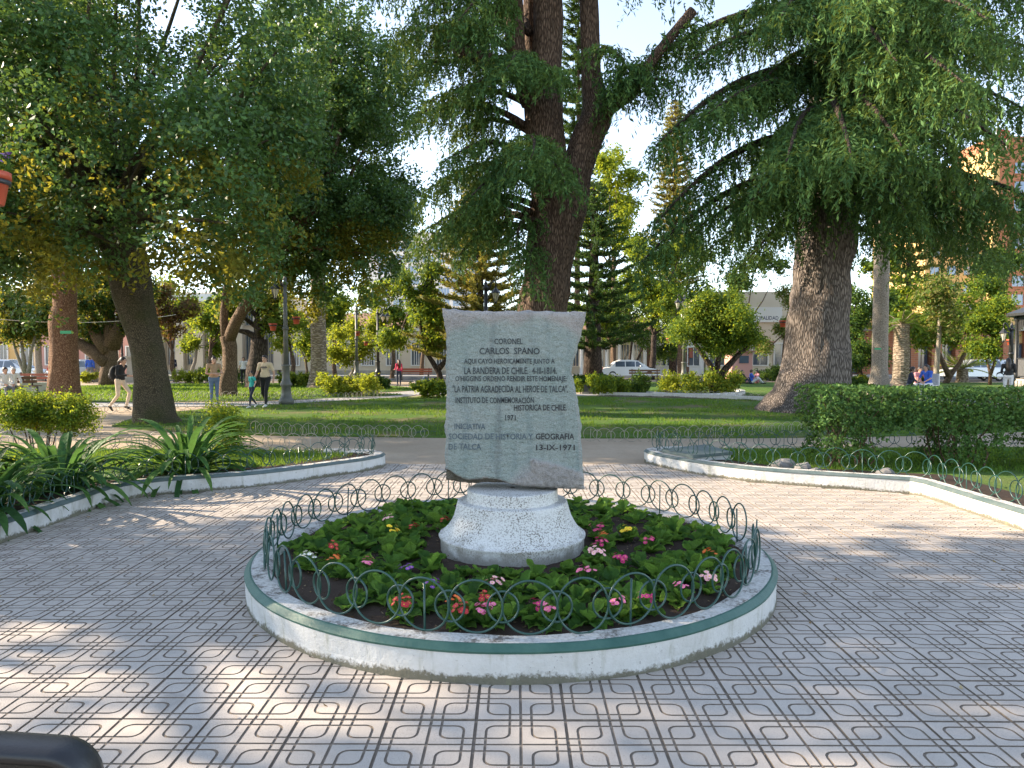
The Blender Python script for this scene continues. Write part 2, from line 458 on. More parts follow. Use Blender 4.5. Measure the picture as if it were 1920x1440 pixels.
M['pinkwall'] = plain('pink_stucco', (.55, .30, .24), (.48, .26, .21), .6, .9)
M['yellowwall'] = plain('ochre_stucco_and_sunlit_wall', (.62, .40, .16), (.55, .35, .14), .4, .9)  # house stucco; on the brick tower it paints sunlight
M['brick'] = brick_mat()
M['wood'] = plain('brown_wood', (.17, .075, .035), (.10, .045, .02), 3, .6, stretch=(1, 8, 8))
M['redwood'] = plain('red_bench_wood', (.36, .10, .05), (.27, .075, .04), 3, .6)
M['glass'] = plain('window_glass', (.055, .075, .10), (.09, .115, .15), 1.5, .08, spec=.9)
M['blueglass'] = plain('blue_window_glass', (.13, .20, .32), (.20, .28, .40), .4, .10, spec=.9)
M['roof'] = plain('clay_roof', (.30, .16, .10), (.22, .12, .08), 2, .85)
M['car_silver'] = plain('silver_car_paint', (.52, .54, .57), (.50, .52, .55), 1, .25, metal=.35)
M['car_white'] = plain('white_car_paint', (.74, .75, .76), (.72, .73, .74), 1, .22)
M['rubber'] = plain('tyre_rubber', (.018, .018, .018), (.028, .028, .028), 9, .8)
M['alloy'] = plain('alloy_wheel', (.42, .42, .43), (.36, .36, .37), 5, .35, metal=.7)
M['redlamp'] = plain('red_tail_lamp', (.45, .02, .015), (.35, .02, .015), 5, .3)
M['plastic'] = plain('black_satin_plastic', (.012, .013, .016), (.018, .019, .022), 12, .38, bump=.08, bscale=240, spec=.5)
M['plastic_panel'] = plain('black_matt_panel', (.008, .007, .007), (.014, .012, .011), 20, .55, bump=.15, bscale=220)
M['green_sign'] = plain('green_plate', (.03, .30, .13), (.025, .26, .11), 6, .5)
M['signwhite'] = plain('white_lettering', (.75, .76, .74), None, 6, .6)
M['bluetext'] = plain('navy_lettering', (.03, .05, .11), None, 6, .6)
M['wire'] = plain('pale_cable', (.55, .53, .48), None, 6, .5)
M['flagred'] = plain('red_cloth', (.55, .05, .05), (.45, .04, .04), 3, .8)
def cloth(name, c, **k): return plain(name, c, tuple(x * .8 for x in c), 14, .85, bump=.25, bscale=30, **k)
M['skin'] = plain('skin', (.52, .30, .21), (.46, .26, .18), 8, .55)
M['hair'] = plain('dark_hair', (.016, .011, .009), (.03, .02, .015), 20, .5, stretch=(6, 6, 1))
M['hair_brown'] = plain('brown_hair', (.09, .045, .025), (.06, .03, .018), 20, .5, stretch=(6, 6, 1))
M['hair_white'] = plain('white_hair', (.6, .58, .55), None, 20, .6)
M['black_cl'] = cloth('black_cloth', (.014, .014, .016)); M['navy'] = cloth('navy_cloth', (.02, .027, .055)); M['jeans'] = cloth('denim', (.10, .16, .27))
M['tan'] = cloth('tan_knit', (.40, .27, .17)); M['creamcl'] = cloth('cream_cotton', (.62, .49, .34)); M['teal'] = cloth('teal_cotton', (.03, .36, .34))
M['beige'] = cloth('beige_cotton', (.66, .51, .38)); M['pink'] = cloth('hot_pink_fleece', (.62, .035, .10)); M['whitecl'] = cloth('white_cotton', (.68, .67, .66))
M['greycl'] = cloth('grey_cloth', (.16, .17, .19)); M['bluecl'] = cloth('bright_blue_cloth', (.04, .12, .55)); M['pinklight'] = cloth('light_pink_cloth', (.6, .25, .28))
M['shoe'] = cloth('dark_shoe', (.02, .02, .02)); M['shoew'] = cloth('white_shoe', (.7, .7, .68))
# ------------------------------------------------------------------ ground
def sheet(name, poly, z, mat, sub=0):
    me = bpy.data.meshes.new(name)
    me.from_pydata([(x, y, z) for x, y in poly], [], [tuple(range(len(poly)))])
    me.materials.append(mat); me.update()
    return structure(link(name, me))
sheet('ground', [(-900, -300), (900, -300), (900, 1500), (-900, 1500)], -.016, M['dirt'])

def smooth_poly(pts, n=4):
    """Catmull-Rom through the points (open)"""
    out = []
    for i in range(len(pts) - 1):
        p0 = Vector(pts[max(i - 1, 0)]); p1 = Vector(pts[i]); p2 = Vector(pts[i + 1]); p3 = Vector(pts[min(i + 2, len(pts) - 1)])
        for k in range(n):
            t = k / n
            out.append(.5 * ((2 * p1) + (p2 - p0) * t + (2 * p0 - 5 * p1 + 4 * p2 - p3) * t * t + (3 * p1 - p0 - 3 * p2 + p3) * t ** 3))
    out.append(Vector(pts[-1]))
    return out
def normals2(path, closed=False):
    n = len(path); res = []
    for i in range(n):
        a = path[i] - path[i - 1] if (i > 0 or closed) else path[1] - path[0]
        b = path[(i + 1) % n] - path[i] if (i < n - 1 or closed) else path[-1] - path[-2]
        na = Vector((-a.y, a.x)).normalized(); nb = Vector((-b.y, b.x)).normalized()
        m = (na + nb).normalized()
        res.append(m / max(.45, m.dot(na)))
    return res
def sweep(mb, path, prof, closed=False, side=1, mi=0, wob=0.0):
    path = [Vector(p).to_2d() for p in path]; nn = normals2(path, closed); m = len(prof); n = len(path); vs = []
    for i in range(n):
        for (o, z) in prof:
            j = wob * noise.noise(Vector((path[i].x * 2.3, path[i].y * 2.3, z * 9 + o * 7)))
            q = path[i] + nn[i] * (o * side + j)
            vs.append((q.x, q.y, z + j * .6))
    fs = []
    for i in range(n if closed else n - 1):
        j = (i + 1) % n
        for k in range(m - 1):
            f = (i * m + k, j * m + k, j * m + k + 1, i * m + k + 1)
            fs.append(f if side > 0 else tuple(reversed(f)))
    mb.add(vs, fs, mi, False)
def resample(path, step):
    path = [Vector(p) for p in path]; out = [path[0]]; acc = 0.0
    for i in range(len(path) - 1):
        a, b = path[i], path[i + 1]; L = (b - a).length; t = step - acc
        while t <= L:
            out.append(a + (b - a) * (t / L)); t += step
        acc = (acc + L) % step if L >= (step - acc) else acc + L
    return out

LEFT = smooth_poly([(-4.5, -3), (-4.5, 3), (-4.52, 7.2)], 3)[:-1] + smooth_poly([(-4.52, 7.2), (-4.42, 8.10), (-3.27, 8.79), (-2.47, 9.62), (-2.04, 10.19), (-1.98, 10.6), (-2.2, 10.92), (-2.6, 11.05), (-3.0, 11.06)], 5)
RIGHT = [Vector((4.76, -3)), Vector((4.76, 3)), Vector((4.76, 8.38))] + smooth_poly([(4.68, 8.41), (3.89, 8.76), (3.0, 9.25), (2.37, 10.0), (2.02, 10.75), (2.04, 11.08), (2.3, 11.32), (2.7, 11.38)], 5)
BC = Vector((-.038, 5.354)); BR = 1.912                                 # the round bed

# ------------------------------------------------------------------ paving: every tile has its grooves cut in
def in_left(x, y):
    for i in range(len(LEFT) - 1):
        a, b = LEFT[i], LEFT[i + 1]
        if a.y <= y <= b.y and b.y > a.y: return x < a.x + (b.x - a.x) * (y - a.y) / (b.y - a.y)
    return False
def in_right(x, y):
    for i in range(len(RIGHT) - 1):
        a, b = RIGHT[i], RIGHT[i + 1]
        if a.y <= y <= b.y and b.y > a.y: return x > a.x + (b.x - a.x) * (y - a.y) / (b.y - a.y)
    return False
def tile_mesh(na_=4):
    S = .2 - .0075                                                   # half size, the joint is left open
    g = .0118                                                       # groove width
    vs, fs = [], []
    def poly(p):
        b = len(vs); vs.extend([Vector(q) for q in p]); fs.append(list(range(b, b + len(p))))
    poly([(-S, -S), (S, -S), (S, S), (-S, S)])
    def strip(pts, wd):
        pts = [Vector(p) for p in pts]; nn = normals2(pts)
        for i in range(len(pts) - 1):
            a, b = pts[i], pts[i + 1]
            poly([a - nn[i] * wd / 2, b - nn[i + 1] * wd / 2, b + nn[i + 1] * wd / 2, a + nn[i] * wd / 2])
    strip([(-S, 0), (S, 0)], .012); strip([(0, -S), (0, S)], .0135)
    a, r = .049, .040
    def arm(cx, cy, mx):
        # cell origin at its lower left; two mirrored round corners, lines run out over the cell edges
        for sgn in (1, -1):
            p = [(a, 0)]
            p += [(a + r - r * math.cos(t), .2 - a - r + r * math.sin(t)) for t in [PI / 2 * k / na_ for k in range(na_ + 1)]]
            p += [(.2, .2 - a)]
            q = []
            for x, y in p:
                if sgn < 0: x, y = .2 - x, .2 - y
                if mx: x = .2 - x
                q.append((max(-S, min(S, cx + x)), max(-S, min(S, cy + y))))
            strip(q, g)
    arm(-.2, 0, False); arm(0, 0, True); arm(-.2, -.2, True); arm(0, -.2, False)
    for v in vs: v.x = max(-S, min(S, v.x)); v.y = max(-S, min(S, v.y))
    V, E, F, ov, oe, of = geometry.delaunay_2d_cdt([v.to_2d() for v in vs], [], fs, 1, 1e-5)
    bm = bmesh.new()
    dep = .005
    top = {}; low = {}
    def T(i):
        if i not in top: top[i] = bm.verts.new((V[i].x, V[i].y, 0))
        return top[i]
    def L(i):
        if i not in low: low[i] = bm.verts.new((V[i].x, V[i].y, -dep))
        return low[i]
    groove = [any(k > 0 for k in o) for o in of]
    edge = {}
    for f, gr in zip(F, groove):
        try: q = bm.faces.new([(L if gr else T)(i) for i in f])
        except ValueError: continue
        q.material_index = 1 if gr else 0
        for i in range(len(f)): edge.setdefault(tuple(sorted((f[i], f[(i + 1) % len(f)]))), []).append((gr, f[i], f[(i + 1) % len(f)]))
    for k, l in edge.items():
        if len(l) == 2 and l[0][0] != l[1][0]:
            t = l[0] if not l[0][0] else l[1]
            q = bm.faces.new([T(t[2]), T(t[1]), L(t[1]), L(t[2])]); q.material_index = 1
        elif len(l) == 1:
            gr, i, j = l[0]
            zt = -dep if gr else 0
            vv = [bm.verts.new((V[j].x, V[j].y, zt)), bm.verts.new((V[i].x, V[i].y, zt)), bm.verts.new((V[i].x, V[i].y, -.03)), bm.verts.new((V[j].x, V[j].y, -.03))]
            q = bm.faces.new(vv); q.material_index = 1
    bmesh.ops.recalc_face_normals(bm, faces=bm.faces)
    me = bpy.data.meshes.new('tile'); bm.to_mesh(me); bm.free()
    me.materials.append(M['tile']); me.materials.append(M['groove'])
    return me
TILE = tile_mesh()
pv = MB()
pv.prism([(-4.7, -3), (4.95, -3), (4.95, 8.6), (4.2, 8.9), (3.2, 9.4), (2.4, 10.4), (2.3, 10.55), (-2.2, 10.55), (-2.5, 9.9), (-3.4, 8.95), (-4.7, 8.2)], -.2, -.009)
paving = structure(pv.obj('paving', M['groove']))
cells = []
for j in range(-8, 19):
    for i in range(-12, 12):
        x = .22 + .4 * i + .2; y = 3.107 + .4 * j + .2
        if y > 10.6 or in_left(x + .12, y) or in_right(x - .12, y): continue
        if (Vector((x, y)) - BC).length < BR - .34 or (y < 2.2 and abs(x) > 4): continue
        d = math.hypot(x, y)
        vis = y > 1.9 and abs(x) < .76 * y + .8
        cells.append((0 if vis else 1, y, x))
cells.sort()
far = []
for k, (v, y, x) in enumerate(cells):
    z = random.uniform(-.0015, .0012); rt = (random.uniform(-.004, .004), random.uniform(-.004, .004), random.uniform(-.004, .004))
    if k < 300:
        o = link('tile', TILE, paving, (x, y, z)); o.rotation_euler = rt
    elif not v: far.append((x, y, z, rt))
TILE2 = tile_mesh(2)
nv = len(TILE2.vertices); tv = np.zeros(nv * 3); TILE2.vertices.foreach_get('co', tv); tv = tv.reshape(-1, 3)
bmf = MB(); pf = [tuple(p.vertices) for p in TILE2.polygons]; pm = [p.material_index for p in TILE2.polygons]
for (x, y, z, rt) in far:
    m3 = np.array(Euler(rt).to_matrix()); b = len(bmf.v)
    bmf.v += [tuple(q) for q in (tv @ m3.T + np.array([x, y, z]))]
    bmf.f += [tuple(b + i for i in f) for f in pf]; bmf.m += pm; bmf.sm += [False] * len(pf)
stuff(bmf.obj('tile_field', [M['tile'], M['groove']], paving))

# ------------------------------------------------------------------ kerbs and beds
WALL = [(0, -.02), (.004, .05), (0, .156)]
TRIM = [(-.004, .155), (-.006, .166), (.026, .193), (.037, .196)]
TOP = [(.037, .195), (.145, .194), (.19, .165), (.20, .02)]
circ = [BC + Vector((math.cos(a), math.sin(a))) * BR for a in [2 * PI * k / 120 for k in range(120)]]
bed = thing('flower_bed', 'round primrose bed with white kerb and green rim in the middle of the tiled plaza', 'flower bed', (BC.x, BC.y, 0))
def sub(path, c): return [Vector(p) - Vector(c) for p in path]
for nm, pr, mt, wb in (('kerb_wall', WALL, 'kerb', .008), ('kerb_rim', TRIM, 'trim', .004), ('kerb_top', TOP, 'kerb_top', .010)):
    mb = MB(); sweep(mb, sub(circ, BC), pr, True, 1, wob=wb); mb.obj(nm, M[mt], bed)
mb = MB()                                                           # soil heaped a little towards the middle
nr, na = 16, 120
vs = [(0, 0, .168)]
for i in range(1, nr + 1):
    r0_ = (BR - .135) * i / nr
    for k in range(na):
        a = 2 * PI * k / na; r = r0_ - (.09 * max(0, noise.noise(Vector((math.cos(a) * 5, math.sin(a) * 5, 3))) + .15) if i == nr else 0); p = Vector((r * math.cos(a), r * math.sin(a), 0))
        vs.append((p.x, p.y, .168 + .02 * noise.noise(p * 5) + .016 * noise.noise(p * 13) + (.012 if i < nr else -.004)))
fs = [(0, 1 + k, 1 + (k + 1) % na) for k in range(na)]
fs += [(1 + (i - 1) * na + k, 1 + i * na + k, 1 + i * na + (k + 1) % na, 1 + (i - 1) * na + (k + 1) % na) for i in range(1, nr) for k in range(na)]
mb.add(vs, fs, 0, True); mb.obj('soil', M['soil'], bed)

def side_bed(name, label, path, side, back):
    t = thing(name, label, 'garden bed')
    for nm, pr, mt, wb in (('kerb_wall', WALL, 'kerb', .010), ('kerb_rim', TRIM, 'trim_old', .006), ('kerb_top', TOP, 'kerb_top', .012)):
        mb = MB(); sweep(mb, resample(path, .22) + [Vector(path[-1])], pr, False, side, wob=wb)
        mb.obj(nm, M[mt], t)
    nn = normals2([Vector(p) for p in path])
    inner = [Vector(p) + q * .17 * side for p, q in zip(path, nn)]
    mb = MB(); poly = [(p.x, p.y) for p in inner] + back
    if side > 0: pass
    else: poly = list(reversed(poly))
    mb.prism(poly, -.1, .135); mb.obj('turf', M['lawn_lush'], t)
    mb = MB(); sweep(mb, inner[:-6], [(0, .128), (.04, .158), (.25, .162), (.55, .139), (.62, .12)], False, side, wob=.03); mb.obj('soil', M['soil'], t)
    return t
side_bed('garden_bed', 'kerbed bed with strap leaved clumps left of the plaza', LEFT, 1, [(-3.6, 11.25), (-8, 11.5), (-14, 11.2), (-16, 4), (-16, -3)])
side_bed('garden_bed', 'kerbed bed with the clipped hedge right of the plaza', RIGHT, -1, [(3.2, 11.5), (8, 11.8), (15, 11.4), (17, 4), (17, -3)])

# lawns
def lawn(name, pts, z=.01, mat='lawn'):
    p = smooth_poly(pts + [pts[0]], 4)[:-1]
    mb = MB(); mb.prism([(q.x, q.y) for q in p], -.1, z); return structure(mb.obj(name, M[mat]))
lawn('lawn', [(-9.6, 16.6), (-7, 15.1), (-3, 14.45), (1, 14.25), (6, 14.4), (10, 15.2), (14, 17), (16, 21), (13, 25.5), (9, 26.8), (5, 28.5), (0, 30), (-4, 29.2), (-6, 27), (-9, 23.4), (-10.4, 20)], .012)
lawn('lawn', [(-7.0, 32.0), (-4.9, 30.5), (-8.5, 27.2), (-12, 25.8), (-18, 26.2), (-26, 29), (-27, 38), (-18, 45), (-9, 42), (-5, 36)], .012, 'lawn_lush')
lawn('lawn', [(-3, 34), (3, 33), (8, 31), (14, 29), (26, 28), (36, 32), (36, 44), (20, 46), (0, 46), (-4.5, 42)], .012, 'lawn_lush')
# grey paved walk behind the middle lawn, street beyond the square
pw = smooth_poly([(-30, 24.4), (-18, 24.2), (-12, 24.2), (-8.6, 25.0), (-6.0, 28.6), (-5.2, 31), (-4, 34.5), (-3.6, 40)], 4)
mb = MB(); sweep(mb, pw, [(-1.0, .002), (1.0, .002)], False, 1); structure(mb.obj('walk', M['path']))
mb = MB(); sweep(mb, smooth_poly([(-6, 31.4), (0, 31.3), (6, 29.6), (10, 27.9), (18, 26)], 4), [(-.8, .003), (.8, .003)], False, 1); structure(mb.obj('walk', M['path']))
sheet('road', [(-200, 47.5), (200, 47.5), (200, 57), (-200, 57)], -.006, M['asphalt'])
mb = MB(); mb.prism([(-200, 57), (200, 57), (200, 63), (-200, 63)], -.1, .11); structure(mb.obj('pavement', M['path']))

# ------------------------------------------------------------------ ring fences
def ring_mesh(Rr, r, n, m, mat, name='ring'):
    mb = MB(); mb.torus(Rr, r, n, m); return mb.mesh(name, mat)
STAKE = {}
def ring_fence(label, path, z, spacing, big, small, wire, mat, seg=(30, 6), closed=False, posts=5, group='low wire ring fences', sag=0.0, skip=()):
    path = [Vector(p).to_2d() for p in path]
    pts = resample(path, spacing)
    t = thing('ring_fence', label, 'fence', (pts[0].x, pts[0].y, 0), group=group)
    bm_ = ring_mesh(big, wire, seg[0], seg[1], M[mat]); sm_ = ring_mesh(small, wire, seg[0], seg[1], M[mat], 'small_ring')
    key = (round(big, 3), mat)
    if key not in STAKE:
        mb = MB(); mb.tube([(0, 0, -.12), (0, 0, big * 1.9)], wire, 5); STAKE[key] = mb.mesh('stake', M[mat])
    n = len(pts) if closed else len(pts) - 1
    for i in range(n):
        if i in skip: continue
        a, b = pts[i], pts[(i + 1) % len(pts)]
        c = (a + b) / 2; d = b - a; ang = math.atan2(d.y, d.x)
        jz = random.uniform(-.006, .006) - sag * abs(noise.noise(Vector((i * .37, 0, 0))))
        o = link('ring', bm_, t, (c.x - pts[0].x, c.y - pts[0].y, z + big + jz)); o.rotation_euler = (random.uniform(-.09, .09), 0, ang + random.uniform(-.09, .09)); o.scale = (random.uniform(.95, 1.05), 1, random.uniform(.96, 1.04))
        off = Vector((-d.y, d.x)).normalized() * (wire * 2.1)
        o = link('small_ring', sm_, t, (b.x + off.x - pts[0].x, b.y + off.y - pts[0].y, z + big * .98 + jz)); o.rotation_euler = (random.uniform(-.06, .06), 0, ang + random.uniform(-.06, .06))
        if i % posts == 0:
            o = link('stake', STAKE[key], t, (c.x + off.x * 1.1 - pts[0].x, c.y + off.y * 1.1 - pts[0].y, z - .02)); o.rotation_euler = (0, random.uniform(-.05, .05), 0)
    return t
rf = [BC + Vector((math.cos(a), math.sin(a))) * 1.785 for a in [2 * PI * k / 160 - .02 for k in range(161)]]
ring_fence('dark green wire ring fence circling the round primrose bed', rf, .203, .2805, .142, .080, .0062, 'ring', (36, 6), posts=4)
def inset(path, d, side):
    path = [Vector(p) for p in path]; nn = normals2(path); return [p + n * d * side for p, n in zip(path, nn)]
LI = inset([p for p in LEFT if p.y > 2], .16, 1)
ring_fence('dark green wire ring fence along the kerb of the left bed', LI, .175, .285, .145, .085, .0055, 'ring', (28, 5))
RI = inset([p for p in RIGHT if p.y > 2], .16, -1)
ring_fence('dark green wire ring fence along the kerb of the hedge bed', [Vector((4.92, 3.0))] + RI[1:], .175, .30, .155, .09, .0055, 'ring', (28, 5))
ring_fence('pale wire ring fence along the back of the left bed by the earth path', [(-3.15, 11.2), (-5, 11.35), (-8, 11.5), (-12, 11.4)], .12, .285, .145, .085, .0055, 'ring_pale', (24, 4))
ring_fence('dark green wire ring fence along the back of the hedge bed', [(2.85, 11.5), (5, 11.7), (9, 11.85)], .12, .29, .15, .085, .0055, 'ring', (24, 4))
lw = [G(px, py) for px, py in ((470, 813), (560, 817), (640, 820), (720, 821), (800, 823))]
ring_fence('bent pale wire ring fence at the front of the middle lawn, left of the monument', lw, -.01, .265, .142, .085, .005, 'ring_pale', (20, 4), sag=.05)
lw = [G(px, py) for px, py in ((1094, 826), (1180, 827), (1260, 826), (1340, 822), (1430, 817), (1520, 812), (1680, 803))]
ring_fence('pale wire ring fence at the front of the middle lawn, right of the monument', lw, -.01, .265, .142, .085, .005, 'ring_pale', (20, 4), sag=.04)
lw = [G(px, py) for px, py in ((175, 777), (260, 773), (330, 769), (420, 764.5), (540, 758), (640, 751), (735, 742))]
ring_fence('pale wire ring fence between the middle lawn and the grey walk', lw, 0, .29, .15, .09, .006, 'ring_pale', (16, 4))
lw = [G(px, py) for px, py in ((140, 752), (260, 750), (345, 748), (440, 748), (560, 746), (620, 744))]
ring_fence('pale wire ring fence in the sun along the far left lawn', lw, 0, .29, .15, .09, .006, 'ring_pale', (14, 4))
lw = [G(px, py) for px, py in ((1240, 744), (1330, 747.5), (1440, 752))]
ring_fence('thin wire ring fence along the white kerb behind the middle lawn', lw, 0, .29, .15, .09, .006, 'ring_pale', (14, 4))
ft = thing('fallen_ring', 'bent wire ring fallen flat on the bare lawn edge left of the monument', 'fence ring', G(806, 812) + Vector((0, 0, .03)))
o = link('ring', ring_mesh(.145, .005, 24, 4, M['ring']), ft); o.rotation_euler = (R(78), R(8), .3)
o = link('ring', ring_mesh(.145, .005, 24, 4, M['ring']), ft, (-.22, -.05, 0)); o.rotation_euler = (R(82), R(-6), .8)

# ------------------------------------------------------------------ monument
SY = 5.354
MX = -.03
mon = thing('monument', 'rough granite memorial slab with black inscription on a round white pedestal', 'monument', (MX, SY, .17))
mb = MB()
ang = [2 * PI * k / 48 for k in range(48)]
for prof in ([(.546, -.03), (.548, .06), (.548, .104)], [(.548, .104), (.560, .107), (.560, .119), (.552, .124)], [(.552, .124), (.535, .132), (.500, .168), (.472, .210), (.450, .255), (.434, .300), (.422, .345), (.416, .366), (.410, .371)], [(.410, .371), (.347, .374)], [(.347, .374), (.345, .456), (.340, .462)], [(.340, .462), (.02, .466)]):
    mb.lathe([(r_ * (1 + .0), z_) for r_, z_ in prof], 80, cap=False, smooth=False)
mb.v = [tuple(Vector(v) * (1 + .010 * noise.noise(Vector(v) * 7) + .006 * noise.noise(Vector(v) * 19))) for v in mb.v]; mb.obj('pedestal', M['ped'], mon)
# slab: front face is a grid between its ragged left and right edges
def sx(zx, zy, Y=SY - .13):                    # zoomed photo place -> world x,z on the slab's front
    p = P(780 + zx / 4.0, 560 + zy / 4.0, Y); return p.x, p.z
Lf = [(195, 75), (203, 150), (215, 220), (229, 290), (231, 420), (226, 560), (232, 700), (225, 850), (212, 970), (223, 1040), (217, 1200), (222, 1290), (218, 1372)]
Rt = [(1278, 100), (1262, 170), (1250, 230), (1233, 300), (1208, 400), (1181, 470), (1171, 560), (1188, 640), (1212, 760), (1226, 860), (1238, 950), (1241, 1100), (1251, 1250), (1262, 1425)]
Tp = [(195, 75), (260, 82), (400, 95), (560, 97), (700, 93), (860, 98), (1000, 96), (1150, 99), (1278, 100)]
Bt = [(218, 1372), (390, 1396), (560, 1392), (750, 1398), (1060, 1420), (1262, 1428)]
def lerp_tab(tab, t, ix, iv):
    for i in range(len(tab) - 1):
        if tab[i][ix] <= t <= tab[i + 1][ix]:
            u = (t - tab[i][ix]) / (tab[i + 1][ix] - tab[i][ix]); return tab[i][iv] + (tab[i + 1][iv] - tab[i][iv]) * u
    return tab[0][iv] if t < tab[0][ix] else tab[-1][iv]
nu, nvv = 72, 84; DEP = .25
front, rough = [], []
def chunk_line(zx):                            # upper edge of the proud granite piece at the lower right
    return lerp_tab([(640, 1400), (700, 1330), (790, 1240), (870, 1192), (1050, 1232), (1262, 1300)], zx, 0, 1)
def notch_line(zx):                            # broken lower left edge
    return lerp_tab([(200, 1275), (250, 1285), (300, 1325), (390, 1362), (520, 1345), (600, 1350), (700, 1385), (760, 1400)], zx, 0, 1)
for j in range(nvv + 1):
    v = j / nvv
    for i in range(nu + 1):
        u = i / nu
        zt = lerp_tab(Tp, 195 + u * 1083, 0, 1); zb = lerp_tab(Bt, 218 + u * 1044, 0, 1)
        zy = zt + (zb - zt) * v
        xl = lerp_tab(Lf, zy, 1, 0); xr = lerp_tab(Rt, zy, 1, 0)
        zx = xl + (xr - xl) * u
        q = Vector((zx * .012, zy * .012, 0))
        ed = min(u, 1 - u) * 2; 
        ragg = 5.0 * noise.noise(q * 1.3) + 4.5 * noise.noise(q * 3.1)
        if i in (0, nu): zx += ragg * 1.2
        if j in (0, nvv): zy += ragg * .9
        x, z = sx(zx, zy)
        rz = 0.0
        d = .0026 * noise.noise(q * 2.2) + .0020 * noise.noise(q * 6)
        top_r = zt + 95 + 70 * noise.noise(Vector((zx * .006, 3, 0))) + (150 * max(0, 1 - u / .28) ** 1.5) + (110 * max(0, (u - .78) / .22))
        if zy < top_r: rz = min(1, (top_r - zy) / 55); d += rz * (.006 + .010 * noise.noise(q * 4) + .006 * noise.noise(q * 9))
        if zx > 640 and zy > chunk_line(zx):
            k = min(1, (zy - chunk_line(zx)) / (12 if zx > 860 else 110)); rz = max(rz, k); d += k * (.034 + .014 * noise.noise(q * 4) + .012 * noise.noise(q * 9))
        if zx < 770 and zy > notch_line(zx):
            rz = 2; d -= .06 * min(1, (zy - notch_line(zx)) / 14) + .02 * noise.noise(q * 5)
        e = min(i, nu - i, j, nvv - j)
        if e == 0: d -= .022 + .012 * noise.noise(q * 6)
        elif e == 1: d -= .006 + .006 * noise.noise(q * 6); rz = max(rz, .5)
        front.append((x, SY - .13 - d, z)); rough.append(rz)
W1 = nu + 1
bm_v = [Vector((a - MX, b - SY, c - .17)) for a, b, c in front]
bound = [i for i in range(W1)] + [(j + 1) * W1 - 1 for j in range(1, nvv + 1)] + [nvv * W1 + i for i in range(nu - 1, -1, -1)] + [j * W1 for j in range(nvv - 1, 0, -1)]
mb = MB()
fs = [(j * W1 + i, (j + 1) * W1 + i, (j + 1) * W1 + i + 1, j * W1 + i + 1) for j in range(nvv) for i in range(nu)]
vs = list(bm_v); rg = list(rough); prev = bound
cxm, czm = sum(v.x for v in bm_v) / len(bm_v), sum(v.z for v in bm_v) / len(bm_v)
for k in range(1, 6):
    cur = []
    for b in bound:
        p = bm_v[b]; t = k / 5
        q = Vector((p.x, p.y + DEP * t, p.z)); nj = noise.noise(q * 9) * .014 + noise.noise(q * 22) * .008
        c = Vector((cxm, q.y, czm)); dd = (q - c).normalized()
        cur.append(len(vs)); vs.append(q + dd * (nj + (.006 if k < 5 else -.02))); rg.append(1.0)
    for a in range(len(bound)):
        b2 = (a + 1) % len(bound)
        fs.append((prev[a], prev[b2], cur[b2], cur[a]))
    prev = cur
fs.append(tuple(prev))
mb.add(vs, fs, 0, True)
slab_me = mb.mesh('slab', M['slab'])
att = slab_me.attributes.new('rough_zone', 'FLOAT', 'POINT'); att.data.foreach_set('value', rg)
slab = link('slab', slab_me, mon)
# inscription
LINES = [('CORONEL', 587, 800, 298, 342, 'letter_mid'), ('CARLOS  SPANO', 475, 928, 367, 417, 'letter_mid'),
 ('AQUI CAYO HEROICAMENTE JUNTO A', 360, 1040, 449, 499, 'letter_mid'), ('LA BANDERA DE CHILE.  4-III-1814.', 362, 1055, 514, 566, 'letter_mid'),
 ("O'HIGGINS ORDENO RENDIR ESTE HOMENAJE:", 295, 1130, 578, 632, 'letter_mid'), ('"LA PATRIA AGRADECIDA AL HEROE DE TALCA".', 275, 1140, 650, 704, 'letter_mid'),
 ('INSTITUTO DE CONMEMORACIÓN', 297, 885, 728, 784, 'letter_mid'), ('HISTORICA DE CHILE.', 735, 1130, 794, 840, 'letter'),
 ('1971', 668, 748, 872, 914, 'letter_mid'), ('INICIATIVA', 290, 520, 936, 980, 'letter_faded'), ('SOCIEDAD DE HISTORIA Y', 245, 877, 1010, 1056, 'letter_faded'),
 ('GEOGRAFIA', 898, 1187, 1010, 1056, 'letter'), ('DE TALCA', 245, 490, 1086, 1132, 'letter_faded'), ('13-IX-1971', 900, 1190, 1094, 1138, 'letter')]
def text_mesh(body, name):
    cu = bpy.data.curves.new(name, 'FONT'); cu.body = body; cu.resolution_u = 2; cu.offset = .016
    to = bpy.data.objects.new(name, cu); COL.objects.link(to)
    bpy.context.view_layer.update()
    dg = bpy.context.evaluated_depsgraph_get()
    me = bpy.data.meshes.new_from_object(to.evaluated_get(dg))
    bpy.data.objects.remove(to); bpy.data.curves.remove(cu); me.name = name
    return me
def fit_text(body, name, width, height, mat, bold=0.0):
    me = text_mesh(body, name)
    co = np.zeros(len(me.vertices) * 3); me.vertices.foreach_get('co', co); co = co.reshape(-1, 3)
    mn, mx = co.min(0), co.max(0); d = np.maximum(mx - mn, 1e-6)
    co = (co - mn) / d * np.array([width, height, 1]); co[:, 2] = 0
    me.vertices.foreach_set('co', co.reshape(-1)); me.materials.clear(); me.materials.append(mat); me.update()
    return me
